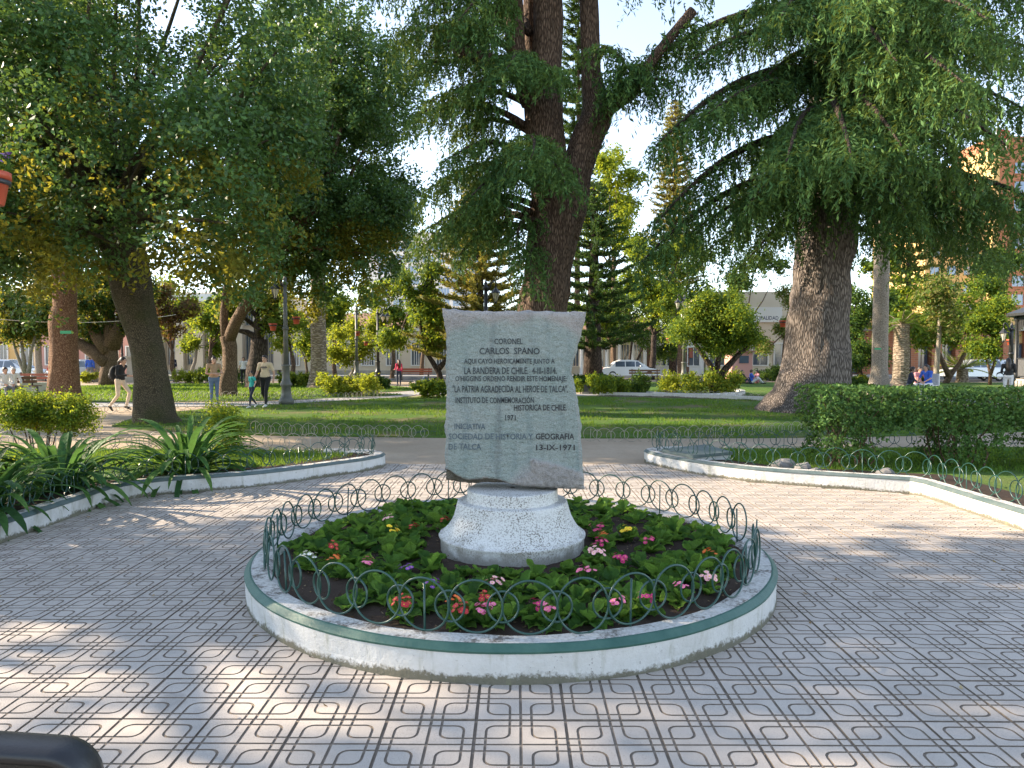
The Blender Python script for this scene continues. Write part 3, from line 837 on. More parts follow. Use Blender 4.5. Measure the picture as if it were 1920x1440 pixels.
for (tx, x0, x1, y0, y1, mt) in LINES:
    ax, az = sx(x0, y1); bx, bz = sx(x1, y0)
    me = fit_text(tx, 'inscription', bx - ax, bz - az, M[mt])
    co = np.zeros(len(me.vertices) * 3); me.vertices.foreach_get('co', co); co = co.reshape(-1, 3)
    nco = np.stack([co[:, 0] + ax - MX, np.full(len(co), -.13 - .0052), co[:, 1] + az - .17], 1)
    for q in nco:                               # the hand-cut lines wander a little
        q[0] += .0016 * noise.noise(Vector((q[0] * 22, q[2] * 22, 1))); q[2] += .0030 * noise.noise(Vector((q[0] * 14, q[2] * 3, 2)))
    me.vertices.foreach_set('co', nco.reshape(-1)); me.update()
    link('inscription', me, slab)

# ------------------------------------------------------------------ primroses in the round bed
def obj_leaf(name, dark, mid, light, tr=.3):
    b = NB(name)
    rnd = b.new('ShaderNodeObjectInfo').outputs['Random']
    col = b.ramp(rnd, [(0, dark), (.5, mid), (1, light)])
    co = b.coord('Object'); v = b.noise(co, 16, 4, .65)
    col = b.mix(b.ramp(v, [(.35, .6), (.62, 0.0)]), col, tuple(x * .45 for x in dark))
    b.bump(v, .9, .03); b.fin(col, .55, 0, .18)
    t = b.new('ShaderNodeBsdfTranslucent'); b.put(t.inputs[0], b.mix(.5, col, tuple(min(1, x * 2.6) for x in light)))
    mx = b.new('ShaderNodeMixShader'); mx.inputs[0].default_value = tr
    b.l.new(b.b.outputs[0], mx.inputs[1]); b.l.new(t.outputs[0], mx.inputs[2]); b.l.new(mx.outputs[0], b.out.inputs[0])
    return b.mat
M['lf_prim'] = obj_leaf('primrose_leaf', (.036, .105, .024), (.085, .21, .032), (.20, .34, .045))
M['lf_strap'] = obj_leaf('strap_leaf', (.020, .062, .020), (.045, .12, .028), (.095, .19, .04), .25)
def prim_leaf(k):
    mb = MB(); n = 6; rr = random.Random(k)
    wprof = [.10, .16, .42, .62, .60, .36, .06]
    arch = rr.uniform(.5, 1.0); vs = []
    for i in range(n + 1):
        t = i / n; z = .55 * t - arch * .62 * t * t + .03 * math.sin(t * 14 + k); y = t * (1 - .12 * t)
        for c, sgn in enumerate((-1, -.5, 0, .5, 1)):
            ww = wprof[i] * .5 * (1 + .10 * math.sin(i * 2.7 + k + c))
            vs.append((sgn * ww, y, z + (abs(sgn) ** 1.5) * .10 - .05 * (sgn == 0) + .03 * math.sin(i * 3.1 + sgn * 4 + k)))
    mb.add(vs, [(i * 5 + c, i * 5 + c + 1, (i + 1) * 5 + c + 1, (i + 1) * 5 + c) for i in range(n) for c in range(4)], 0, True)
    return mb.mesh('leaf', M['lf_prim'])
PL = [prim_leaf(k) for k in range(5)]
PET = {'red': (.42, .012, .018), 'pink': (.72, .16, .30), 'magenta': (.50, .02, .14), 'white': (.78, .76, .68), 'yellow': (.80, .56, .01), 'orange': (.72, .13, .02), 'purple': (.20, .05, .32), 'pale pink': (.72, .38, .38)}
M['eye'] = plain('yellow_flower_eye', (.75, .50, .03), None, 9, .7)
for c, rgb in PET.items(): M['pet_' + c] = plain('petal_' + c.replace(' ', '_'), rgb, tuple(min(1, x * 1.25 + .02) for x in rgb), 60, .6)
def cluster(c, n, seed, size=.0165):
    mb = MB(); rr = random.Random(seed)
    for k in range(n):
        a = rr.uniform(0, 2 * PI); rad = .042 * math.sqrt(rr.random()) * (n / 6) ** .5
        ctr = Vector((rad * math.cos(a), rad * math.sin(a), .128 + rr.uniform(-.02, .02) - rad * .4))
        up = (Vector((math.cos(a) * rad * 14, math.sin(a) * rad * 14 - .35, 1))).normalized()
        u = up.orthogonal().normalized(); v = up.cross(u)
        s = size * rr.uniform(.8, 1.15); ph = rr.uniform(0, 2)
        for p in range(5):
            b = ph + 2 * PI * p / 5; d = u * math.cos(b) + v * math.sin(b); e = up.cross(d)
            mb.add([ctr, ctr + d * s * .55 - e * s * .48 + up * s * .12, ctr + d * s * 1.0 - e * s * .34 + up * s * .16, ctr + d * s * .88 + up * s * .12, ctr + d * s * 1.0 + e * s * .34 + up * s * .16, ctr + d * s * .55 + e * s * .48 + up * s * .12],
                   [(0, 1, 2, 3), (0, 3, 4, 5)], 0)
        mb.add([ctr + up * s * .16 + (u * math.cos(b) + v * math.sin(b)) * s * .24 for b in [2 * PI * q / 6 for q in range(6)]], [tuple(range(6))], 1)
        mb.tube([ctr - up * .004, Vector((ctr.x * .3, ctr.y * .3, .01))], .0022, 4, 2, cap=False)
    return mb.mesh('flower', [M['pet_' + c], M['eye'] if c not in ('yellow',) else M['pet_orange'], M['lf_prim']])
CL = {}
SPOTS = []
def primrose(x, y, label, colour=None, size=1.0, heads=1, group='primroses in the round bed'):
    t = thing('primrose', label, 'primrose', (x, y, .170), random.uniform(0, 6.3), group)
    nl = random.randint(8, 12)
    for k in range(nl):
        a = 2 * PI * k / nl * 1.0 + random.uniform(-.35, .35)
        o = link('leaf', PL[random.randrange(5)], t, (0, 0, .0))
        s = size * random.uniform(.10, .18)
        o.scale = (s * random.uniform(.85, 1.2), s, s * random.uniform(.7, 1.3))
        o.rotation_euler = (random.uniform(0, .4) + (.5 if k % 3 == 0 else 0), random.uniform(-.25, .25), a)
    if colour:
        for h in range(heads):
            key = (colour, h % 3)
            if key not in CL: CL[key] = cluster(colour, 9 if h == 0 else 6, sum(map(ord, colour)) % 99 + h)
            o = link('flower', CL[key], t, (random.uniform(-.05, .05) * h, random.uniform(-.05, .05) * h, 0)); o.rotation_euler = (0, 0, random.uniform(0, 6))
    SPOTS.append((x, y))
FL = [('red', 840, 1163, 2, 'at the front edge, left of centre'), ('pink', 905, 1143, 3, 'at the front edge near the centre'), ('white', 575, 1030, 2, 'near the left end of the bed'),
 ('yellow', 735, 980, 1, 'behind, left of the pedestal'), ('yellow', 1172, 980, 2, 'behind, right of the pedestal'), ('red', 775, 975, 1, 'behind, beside the yellow one left of the pedestal'),
 ('pale pink', 730, 960, 1, 'at the back fence, left of the pedestal'), ('orange', 625, 1033, 1, 'beside the white one on the left'), ('purple', 762, 1053, 1, 'in the middle of the left half'),
 ('purple', 812, 1083, 1, 'just left of the foot of the pedestal'), ('magenta', 1132, 1003, 2, 'right of the pedestal, halfway back'), ('magenta', 1124, 975, 2, 'at the back, right of the pedestal'),
 ('magenta', 1158, 1034, 2, 'beside the bare soil right of the pedestal'), ('pink', 1104, 1058, 2, 'at the right foot of the pedestal'), ('pale pink', 1115, 1022, 2, 'against the right side of the pedestal'), ('orange', 1332, 1022, 1, 'near the right end of the bed'),
 ('pink', 1275, 1088, 1, 'in the sunny patch on the right'), ('magenta', 1215, 1112, 1, 'at the front right'), ('pink', 1172, 1122, 1, 'at the front, right of centre'), ('magenta', 1010, 1120, 1, 'at the front, behind the fence right of centre'),
 ('pink', 1036, 1150, 2, 'at the front edge right of centre'), ('pale pink', 930, 1080, 2, 'in front of the foot of the pedestal'), ('orange', 850, 1110, 1, 'at the front, left of centre among leaves'), ('red', 745, 1120, 2, 'at the front left behind the fence'),
 ('red', 910, 1110, 1, 'at the front behind the pink one'), ('pink', 690, 1040, 1, 'on the left between leafy plants'), ('red', 625, 1012, 1, 'behind the orange one on the left'), ('pale pink', 1365, 1080, 1, 'at the far right by the fence'),
 ('magenta', 1220, 1000, 1, 'at the back right by leafy plants'), ('orange', 1130, 990, 1, 'behind the magenta one right of the pedestal'), ('red', 845, 965, 1, 'at the back just left of the pedestal')]
for c, px, py, h, wh in FL:
    g = G(px, py + 14, .27)
    dd = Vector((g.x, g.y)) - BC
    if dd.length > 1.62: dd = dd.normalized() * 1.62
    if dd.length < .72: dd = dd.normalized() * .72
    primrose(BC.x + dd.x, BC.y + dd.y, '%s primrose in flower %s' % (c, wh), c, 1.0, h)
def sector(x, y):
    d = Vector((x, y)) - BC
    k = int(((math.degrees(math.atan2(d.y, d.x)) + 360 + 15) % 360) // 30)
    w_ = ('far right', 'right, towards the back', 'back right', 'back', 'back left', 'left, towards the back', 'far left', 'left, towards the front', 'front left', 'front', 'front right', 'right, towards the front')[k]
    return ('by the ring fence' if d.length > 1.22 else 'nearer the pedestal') + ', ' + w_
tries = 0
while tries < 6000 and len(SPOTS) < 215:
    tries += 1
    a = random.uniform(0, 2 * PI); r = math.sqrt(random.uniform(.74 ** 2, 1.62 ** 2)); x, y = BC.x + r * math.cos(a), BC.y + r * math.sin(a)
    if min((x - q[0]) ** 2 + (y - q[1]) ** 2 for q in SPOTS) < .150 ** 2: continue
    g = Vector((x, y))
    if (g - Vector((.98, 5.15))).length < .30 or (g - Vector((.85, 5.75))).length < .28: continue
    if y < 4.0 and r > 1.52 and random.random() < .6: continue
    if x < -1.0 and y < 4.9 and r > 1.42: continue
    sz_ = random.uniform(.72, 1.1)
    primrose(x, y, '%s flowerless primrose %s' % ('small' if sz_ < .9 else 'large', sector(x, y)), None, sz_, 0)
# crumbs, dead leaves and chips lying on the soil and the kerb
n = 2600; aa = RNG.uniform(0, 2 * PI, n); rr_ = np.sqrt(RNG.uniform(.5 ** 2, 1.72 ** 2, n))
C = np.stack([BC.x + rr_ * np.cos(aa), BC.y + rr_ * np.sin(aa), .186 + RNG.uniform(-.006, .01, n)], 1)
N = nrm(RNG.normal(size=(n, 3)) * .5 + np.array([0, 0, 1]))
stuff(link('soil_litter', quads_mesh('soil_litter', leaf_quads(C, N, RNG.uniform(.008, .03, n), RNG.uniform(.006, .016, n)), leaf_mat('dry_litter', (.035, .022, .014), (.085, .058, .036), (.24, .18, .11), .1, patch=0))))
# ------------------------------------------------------------------ trees
def twig_cloud(clumps, n_tw, per, rng=RNG, tl=.55, tr=.11, droop=.35, shell=.35):
    """clumps: list of (centre, radii); leafy twigs spread through each clump -> leaf centres, normals, leaf axes"""
    Cs, Ns, Us = [], [], []
    for c, r in clumps:
        c = np.array(c); r = np.array(r) if hasattr(r, '__len__') else np.array([r, r, r])
        d = nrm(rng.normal(size=(n_tw, 3))); q = shell + (1 - shell) * rng.random((n_tw, 1)) ** .6
        ct = c + d * q * r
        ax = nrm(d * .8 + rng.normal(size=(n_tw, 3)) * .5 + np.array([0, 0, -droop]))
        t = rng.random((n_tw, per, 1)); ln = tl * (.6 + .8 * rng.random((n_tw, 1, 1)))
        p = ct[:, None, :] + ax[:, None, :] * ln * (t - .4) + rng.normal(size=(n_tw, per, 3)) * tr
        nn = nrm(rng.normal(size=(n_tw, per, 3)) * .65 + d[:, None, :] * .5 + np.array([0, 0, .45]))
        uu = ax[:, None, :] * .7 + rng.normal(size=(n_tw, per, 3)) * .6
        Cs.append(p.reshape(-1, 3)); Ns.append(nn.reshape(-1, 3)); Us.append(uu.reshape(-1, 3))
    return np.concatenate(Cs), np.concatenate(Ns), np.concatenate(Us)
def leaf_obj(name, C, N, U, L, W, mat, base, parent, idx=None, rng=RNG):
    n = len(C)
    Q = leaf_quads(C - np.array(base), N, L * rng.uniform(.7, 1.25, n), W * rng.uniform(.75, 1.2, n), U, rng)
    return link(name, quads_mesh(name, Q, mat, idx), parent)
def rel(pts, base): return [Vector(p) - Vector(base) for p in pts]
def pip(x, y, poly):
    r = False; n = len(poly)
    for i in range(n):
        x1, y1 = poly[i]; x2, y2 = poly[(i + 1) % n]
        if (y1 > y) != (y2 > y) and x < (x2 - x1) * (y - y1) / (y2 - y1) + x1: r = not r
    return r
def fill_clumps(poly, n, y0, y1, r0, r1, rnd, holes=()):
    xs = [p[0] for p in poly]; ys = [p[1] for p in poly]; out = []; k = 0
    while len(out) < n and k < 9000:
        k += 1
        px, py = rnd.uniform(min(xs), max(xs)), rnd.uniform(min(ys), max(ys))
        if not pip(px, py, poly): continue
        if any((px - a) ** 2 + (py - b) ** 2 < c * c for a, b, c in holes): continue
        p = P(px, py, rnd.uniform(y0, y1)); rr = rnd.uniform(r0, r1)
        if sum((p - Vector(q[0])).length < .45 * (rr + q[1][0]) for q in out) > 1: continue
        out.append((p, (rr, rr, rr * rnd.uniform(.8, 1.15))))
    return out
rnd = random.Random(5)
def branches(mb, start, clumps, base, r0=.09, rn=None, n=5):
    """thin limbs from the trunk's top to the clumps"""
    rn = rn or rnd
    for c, r in clumps:
        a = Vector(start); b = Vector(c); m = a.lerp(b, .5) + Vector((rn.uniform(-.4, .4), rn.uniform(-.4, .4), -.1 * (b - a).length * rn.uniform(-.4, 1)))
        mb.tube(rel([a, a.lerp(m, .5) + Vector((0, 0, .1)), m, m.lerp(b, .55), b], base), [r0, r0 * .8, r0 * .55, r0 * .38, r0 * .15], n, cap=False)

# --- big dark small-leaved tree on the left, mossy leaning trunk
base = G(291, 792); Y0 = base.y
t = thing('evergreen_tree', 'dark small leaved tree with a leaning mossy trunk behind the strap leaved clumps', 'tree', base)
pxs = [(294, 800, 50), (292, 785, 39), (291, 760, 34), (286, 715, 30), (276, 660, 29), (265, 620, 29), (254, 575, 31), (243, 515, 36), (232, 470, 36), (212, 420, 32), (190, 360, 28), (175, 280, 22), (165, 180, 16), (170, 60, 10)]
tp = [P(x, y, Y0) for x, y, w_ in pxs]; tp[0].z = -.1
for i in range(1, 4):
    k = 6
tr_ = [w_ * Y0 / FPX for x, y, w_ in pxs]
def densify(pts, rad, k):
    q, r = [], []
    for i in range(len(pts) - 1):
        for j in range(k):
            q.append(pts[i].lerp(pts[i + 1], j / k)); r.append(rad[i] + (rad[i + 1] - rad[i]) * j / k)
    return q + [pts[-1]], r + [rad[-1]]
dp, dr = densify(tp, tr_, 6)
mb = MB(); mb.tube(rel(dp, base), dr, 36, ridge=.07, rk=4, wob=.16); mb.obj('trunk', M['bark_mossy'], t)
polyA = [(-90, -140), (520, -140), (560, 40), (560, 280), (470, 400), (430, 460), (340, 470), (240, 465), (130, 510), (0, 535), (-90, 500)]
clA = fill_clumps(polyA, 66, Y0 - 4.6, Y0 + 3, 1.05, 1.5, rnd, holes=((345, 130, 42), (38, 235, 40), (320, 345, 24)))
mb = MB(); branches(mb, tp[9], [c for c in clA if rnd.random() < .7], base, .13); mb.obj('limb', M['bark_mossy'], t)
C, N, U = twig_cloud(clA, 42, 46)
def patchy(C, zt, f=.8, t=.0):
    nz = np.array([noise.noise(Vector(p) * f) for p in C]); return ((C[:, 2] < zt + RNG.normal(size=len(C)) * .5 + nz * 3.0) & (nz + RNG.normal(size=len(C)) * .10 > t)).astype(int)
idx = patchy(C, 5.0)  # yellow leaves low down paint backlight into the crown
leaf_obj('crown', C, N, U, .125, .074, [M['lf_oak'], M['lf_oak_y']], base, t, idx)
# --- second dark tree, forked trunk behind the woman, its crown right of the first
base = G(428, 742); Y1 = base.y
t = thing('evergreen_tree', 'dark tree with a forked brown trunk beside the woman with the hair bun', 'tree', base)
mb = MB()
q = [P(x, y, Y1) for x, y in ((428, 744), (429, 720), (432, 690), (430, 650), (426, 630))]; q[0].z = -.1
dq, dr = densify(q, [.42, .36, .30, .30, .30], 5); mb.tube(rel(dq, base), dr, 22, ridge=.05, rk=4, wob=.15)
q = [P(x, y, Y1) for x, y in ((426, 638), (420, 600), (422, 560), (430, 500), (440, 400))]; mb.tube(rel(q, base), [.24, .17, .15, .12, .06], 12, wob=.15)
q = [P(x, y, Y1 - i * .4) for i, (x, y) in enumerate(((428, 640), (442, 605), (462, 570), (490, 525), (540, 460), (600, 380), (640, 240)))]; mb.tube(rel(q, base), [.26, .24, .22, .19, .16, .12, .06], 12, wob=.15)
mb.obj('trunk', M['bark_brown'], t); fork = q[4]
polyC = [(470, 120), (540, 20), (640, 20), (715, 60), (765, 180), (772, 330), (745, 430), (690, 510), (610, 530), (500, 505), (440, 530), (400, 510), (470, 320)]
clC = fill_clumps(polyC, 56, 27.0, 32.5, 1.2, 1.8, rnd)
mb = MB(); branches(mb, fork, [c for c in clC if rnd.random() < .6], base, .11); mb.obj('limb', M['bark_brown'], t)
C, N, U = twig_cloud(clC, 50, 46, tl=.7, tr=.14)
idx = patchy(C, 5.4, .7)  # same painted backlight in the lower leaves
leaf_obj('crown', C, N, U, .165, .10, [M['lf_oak'], M['lf_oak_y']], base, t, idx)
# --- reddish straight trunk at the left with a green plate
base = G(121, 753); Y2 = base.y
redtree = thing('evergreen_tree', 'tree with a straight reddish brown trunk carrying a small green plate', 'tree', base)
pxs = [(121, 757, 36), (121, 745, 30), (121, 725, 26), (120, 690, 25), (118, 640, 23.5), (118, 608, 23), (122, 575, 20), (121, 540, 20), (120, 480, 19), (118, 380, 17), (110, 200, 13), (105, 20, 9)]
tp = [P(x, y, Y2) for x, y, w_ in pxs]; tp[0].z = -.1
dp, dr = densify(tp, [w_ * Y2 / FPX for x, y, w_ in pxs], 6)
mb = MB(); mb.tube(rel(dp, base), dr, 34, ridge=.08, rk=4, wob=.10); mb.obj('trunk', M['bark_red'], redtree)
polyB = [(-80, 60), (60, -40), (180, 40), (240, 240), (250, 480), (160, 520), (60, 540), (-80, 520)]
clB = fill_clumps(polyB, 22, 25, 30.5, 1.2, 1.8, rnd, holes=((38, 235, 50), (320, 345, 30)))
mb = MB(); branches(mb, tp[8], clB[:14], base, .12); mb.obj('limb', M['bark_red'], redtree)
C, N, U = twig_cloud(clB, 46, 36, tl=.7, tr=.15)
idx = (RNG.random(len(C)) < .6).astype(int)
leaf_obj('crown', C, N, U, .15, .09, [M['lf_oak'], M['lf_oak_y']], base, redtree, idx)

# --- deodar cedars
UP = Vector((0, 0, 1))
def bough(p0, tip, arch, wide, hang, rng, dens=1.0):
    p0 = Vector(p0); tip = Vector(tip); L = (tip - p0).length
    path = []
    for k in range(13):
        s = k / 12
        path.append(p0.lerp(tip, s) + UP * (arch * 4 * s * (1 - s) * (1 - .25 * s)) + Vector((math.sin(s * 5 + L) * .12, math.cos(s * 4 + L) * .12, 0)))
    pts, axs = [], []
    ns = int(L / .19 * dens)
    for k in range(ns):
        s = .14 + .86 * (k + rng.random()) / ns
        f = s * 12; i = min(int(f), 11); pos = path[i].lerp(path[i + 1], f - i); tg = (path[i + 1] - path[i]).normalized()
        sd = tg.cross(UP).normalized()
        for sg in (-1, 1, 0):
            d = (sd * sg * rng.uniform(.6, 1.1) + tg * rng.uniform(.35, .8) + UP * rng.uniform(-.05, .22)).normalized()
            ln = (wide * (1.0 - .72 * s) + .22) * rng.uniform(.6, 1.2) * (1 if sg else .5)
            nt_ = max(3, int(ln / .10)); dp_ = rng.uniform(.35, .7)
            prev = pos
            for j in range(1, nt_ + 1):
                u = j / nt_
                q = pos + d * ln * u - UP * (dp_ * ln * u * u)
                pts.append(q); axs.append(q - prev); prev = q
                if rng.random() < .58:                               # pendulous strand
                    h = hang * rng.uniform(.15, 1.0) * (.45 + .75 * u); m = int(h / .11); dx = Vector((rng.uniform(-.08, .08), rng.uniform(-.08, .08), 0))
                    for e in range(1, m + 1):
                        pts.append(q - UP * (.11 * e) + d * .05 * e * (1 - e / (m + 1)) + dx * e * .5); axs.append(-UP + d * .25)
    return path, pts, axs
def tufts(pts, axs, L, W, k, base, rng=RNG):
    C = np.array([tuple(p) for p in pts]); A = nrm(np.array([tuple(a) for a in axs]))
    C = np.repeat(C, k, 0); A = np.repeat(A, k, 0); n = len(C)
    C = C + rng.normal(size=(n, 3)) * .022 - np.array(base)
    U = nrm(A + rng.normal(size=(n, 3)) * .45); Nn = nrm(rng.normal(size=(n, 3)) + np.array([0, 0, .3]))
    return leaf_quads(C, Nn, L * rng.uniform(.7, 1.3, n), W * rng.uniform(.7, 1.3, n), U, rng)
def cedar(name, label, base, stems, boughs, bark, trunk_Y, tuft_k=2):
    t = thing(name, label, 'tree', base)
    mb = MB()
    for st in stems:
        q = [P(x, y, trunk_Y + dy) for x, y, w_, dy in st]; r = [w_ * trunk_Y / FPX / 2 for x, y, w_, dy in st]
        if st[0][1] > 740: q[0].z = -.15
        dq, dr = densify(q, r, 7); mb.tube(rel(dq, base), dr, 44 if r[0] > .5 else 20, ridge=.10, rk=5.5, wob=.12)
    mb.obj('trunk', M[bark], t)
    ml = MB(); PT, AX = [], []
    rg = random.Random(len(label))
    for (sxp, syp, tx, ty, dep, arch, wide, hang, *dn) in boughs:
        a = P(sxp, syp, trunk_Y); b = P(tx, ty, dep)
        path, p, x = bough(a, b, arch, wide, hang, rg, dn[0] if dn else 1.0)
        PT += p; AX += x
        L = (b - a).length
        ml.tube(rel(path, base), [max(.012, (.05 + .016 * L) * (1 - .9 * k / 12)) for k in range(13)], 7)
    ml.obj('limb', M['bark_dark'], t)
    link('crown', quads_mesh('crown', tufts(PT, AX, .17, .042, tuft_k, base), M['lf_cedar']), t)
    print(name, 'tufts', len(PT))
    return t
Yc = 20.0
bc = G(1017, HZ + FPX * CAMH / Yc)
cst = [[(1017, 782, 150, 0), (1017, 765, 122, 0), (1018, 730, 104, 0), (1018, 650, 94, 0), (1019, 580, 88, 0), (1029, 500, 90, 0), (1036, 430, 92, 0), (1035, 370, 82, 0), (1026, 300, 76, 0), (1020, 240, 74, 0), (1018, 180, 70, 0), (1024, 120, 56, 0), (1027, 40, 54, 0), (1026, -60, 50, 0), (1024, -220, 40, 0), (1022, -420, 22, 0)],
       [(1048, 440, 70, 0), (1070, 370, 66, 0), (1084, 310, 58, 0), (1102, 260, 60, 0), (1118, 225, 58, 0), (1116, 190, 44, 0), (1108, 140, 36, 0), (1105, 60, 34, 0), (1103, -40, 32, 0), (1100, -220, 24, 0), (1100, -380, 12, 0)],
       [(1000, 190, 46, 0), (978, 140, 40, 0), (966, 90, 38, 0), (962, 20, 36, 0), (960, -80, 32, 0), (950, -260, 22, 0), (946, -400, 10, 0)],
       [(1008, 170, 34, .5), (998, 110, 30, .6), (995, 30, 28, .7), (994, -80, 26, .8), (990, -260, 16, .8)],
       [(965, 118, 24, -.1), (925, 116, 26, -.3), (890, 104, 26, -.5), (866, 98, 26, -.6), (848, 78, 22, -.6), (850, 48, 15, -.6)],
       [(1118, 222, 24, 0), (1145, 205, 20, -.5), (1185, 175, 18, -.9), (1225, 110, 17, -1.2), (1270, 55, 17, -1.4), (1300, 20, 18, -1.5)]]
cbo = [(985, 165, 775, 118, 18.6, .45, .95, .55), (1000, 160, 1035, 128, 16.6, .25, .8, .5), (990, 150, 870, 160, 17.6, .3, .9, .6),
       (1010, 320, 825, 300, 18.4, .75, 1.0, .85), (1015, 325, 1050, 340, 16.9, .55, .85, .7), (1000, 310, 930, 340, 17.2, .6, .9, .8),
       (1005, 390, 830, 420, 18.6, .55, .9, .7), (1010, 420, 960, 470, 18.2, .4, .7, .7),
       (1140, 210, 1210, 120, 18.2, .5, .7, .9), (1190, 165, 1310, 30, 18.2, .2, .6, .8), (1140, 205, 1260, 150, 17.8, .45, .8, 1.0),
       (960, -50, 770, 20, 18.2, .6, .9, 1.3), (955, -20, 850, 40, 17.4, .5, .8, 1.2), (962, 10, 905, 60, 17.6, .3, .7, .8),
       (1105, -90, 1320, -40, 18.4, .4, .8, 1.1), (1000, -120, 900, -110, 17, .6, 1.1, 1.0), (1030, -150, 1100, -150, 16.5, .6, 1.1, 1.0),
       (1025, -200, 800, -210, 19, .8, 1.3, 1.0), (1025, -250, 1200, -250, 19, .8, 1.3, 1.0, .8), (1025, -250, 1050, -260, 24, .8, 1.2, 1.0, .7), (1000, 60, 930, 20, 24, .6, 1.2, .9, .8),
       (990, 200, 790, 190, 19.5, .5, 1.0, .8), (1000, 260, 850, 250, 20.5, .5, 1.0, .9), (1000, 350, 860, 380, 17.6, .6, 1.0, .9), (1005, 440, 850, 480, 19.4, .6, .9, .8), (1010, 470, 990, 540, 17.8, .4, .6, .6), (1000, 300, 990, 300, 16.2, .7, 1.0, .8), (990, 130, 940, 130, 16.8, .5, 1.0, .7), (1000, 410, 780, 470, 22.0, .6, 1.0, .9), (960, 60, 800, 90, 20.5, .5, 1.0, 1.1), (955, -70, 700, -30, 19.0, .6, 1.1, 1.2), (990, 240, 765, 215, 18.8, .6, 1.1, .9), (1000, 340, 790, 355, 19.6, .6, 1.1, .9), (985, 110, 740, 60, 20.2, .6, 1.1, 1.1), (1000, 400, 775, 440, 19.4, .6, 1.0, .9), (1110, 120, 1170, 110, 18.6, .4, .7, .9)]
cbo = [b_ if len(b_) > 8 else b_ + (1.35,) for b_ in cbo]
cedar('cedar_tree', 'tall many stemmed cedar rising straight behind the monument', bc, cst, cbo, 'bark_cedar', Yc)
Yr = 21.5
br = G(1518, 771)
rst = [[(1522, 785, 250, 0), (1520, 772, 190, 0), (1521, 755, 158, 0), (1523, 735, 138, 0), (1528, 700, 124, 0), (1531, 650, 112, 0), (1537, 580, 104, 0), (1541, 500, 101, 0), (1549, 430, 101, 0), (1554, 370, 99, 0), (1558, 280, 92, 0), (1562, 150, 80, 0), (1566, 0, 66, 0), (1570, -200, 44, 0), (1572, -420, 18, 0)]]
rbo = [(1560, 30, 1135, 175, 19.0, .95, 1.15, .9), (1560, 60, 1290, 120, 17.6, .5, 1.0, .8), (1558, 150, 1225, 270, 17.0, .9, 1.3, 1.2), (1556, 180, 1330, 210, 16.2, .6, 1.2, 1.1), (1555, 270, 1225, 420, 17.4, 1.0, 1.25, 1.15),
       (1550, 330, 1205, 490, 18.2, .9, 1.1, .9), (1556, 240, 1470, 300, 14.6, .8, 1.25, 1.1), (1560, 230, 1590, 290, 13.8, .9, 1.35, 1.2), (1564, 220, 1690, 270, 14.2, .9, 1.4, 1.3), (1570, 250, 1790, 300, 16.0, .9, 1.3, 1.4),
       (1570, 110, 1900, 90, 15.2, .7, 1.4, 1.2), (1572, 340, 1930, 420, 20.0, .7, 1.2, 1.3), (1575, 390, 1810, 480, 22.6, .5, 1.0, .9), (1560, 20, 1470, 30, 16.0, .6, 1.2, 1.0), (1565, 60, 1680, 110, 14.4, .7, 1.3, 1.2),
       (1568, 0, 1800, -20, 16.0, .6, 1.3, 1.1), (1545, 390, 1385, 500, 20.2, .5, .9, 1.0), (1580, 420, 1700, 500, 23.4, .4, .9, .7), (1575, 160, 1960, 230, 18.0, .8, 1.3, 1.3), (1570, 300, 1880, 380, 18.6, .7, 1.3, 1.3),
       (1565, 250, 1420, 330, 25.5, .8, 1.2, 1.2), (1565, 300, 1760, 380, 26.5, .8, 1.3, 1.3), (1565, 200, 1850, 200, 26.0, .8, 1.3, 1.2), (1560, 330, 1480, 430, 24.5, .5, 1.0, 1.2), (1560, 350, 1640, 420, 18.6, .5, .9, .9),
       (1568, -60, 1420, 10, 18.5, .6, 1.2, 1.0), (1568, -120, 1700, -90, 15.5, .7, 1.4, 1.0), (1570, -150, 1500, -140, 16.5, .7, 1.4, 1.0), (1570, -200, 1900, -190, 21.0, .9, 1.5, 1.0), (1570, -260, 1350, -220, 23.0, .9, 1.4, 1.0, .8), (1570, -280, 1600, -270, 26.0, .9, 1.4, 1.0, .7),
       (1570, 330, 1700, 400, 16.6, .7, 1.2, 1.0), (1555, 345, 1300, 440, 19.2, .7, 1.1, 1.1), (1575, 100, 1800, 150, 13.4, .8, 1.4, 1.2), (1570, 180, 1890, 270, 14.6, .8, 1.4, 1.3), (1565, -20, 1620, 0, 13.4, .7, 1.3, 1.0), (1575, 380, 1900, 500, 24.0, .5, 1.1, 1.0), (1560, 100, 1400, 190, 18.4, .7, 1.2, 1.2), (1570, 60, 1990, 20, 17.0, .8, 1.4, 1.2), (1575, -60, 1960, -70, 17.0, .8, 1.4, 1.1), (1575, 120, 2010, 120, 20.0, .9, 1.4, 1.4), (1570, 40, 1850, 30, 13.6, .9, 1.4, 1.2),
       (1580, 330, 1990, 400, 17.0, .7, 1.3, 1.5), (1580, 360, 1850, 430, 19.0, .6, 1.2, 1.5), (1545, 360, 1330, 470, 19.6, .6, 1.1, 1.2), (1548, 300, 1400, 400, 17.6, .7, 1.2, 1.3)]
cedar('cedar_tree', 'huge weeping cedar with a thick grey trunk right of the monument', br, rst, rbo, 'bark_grey', Yr)

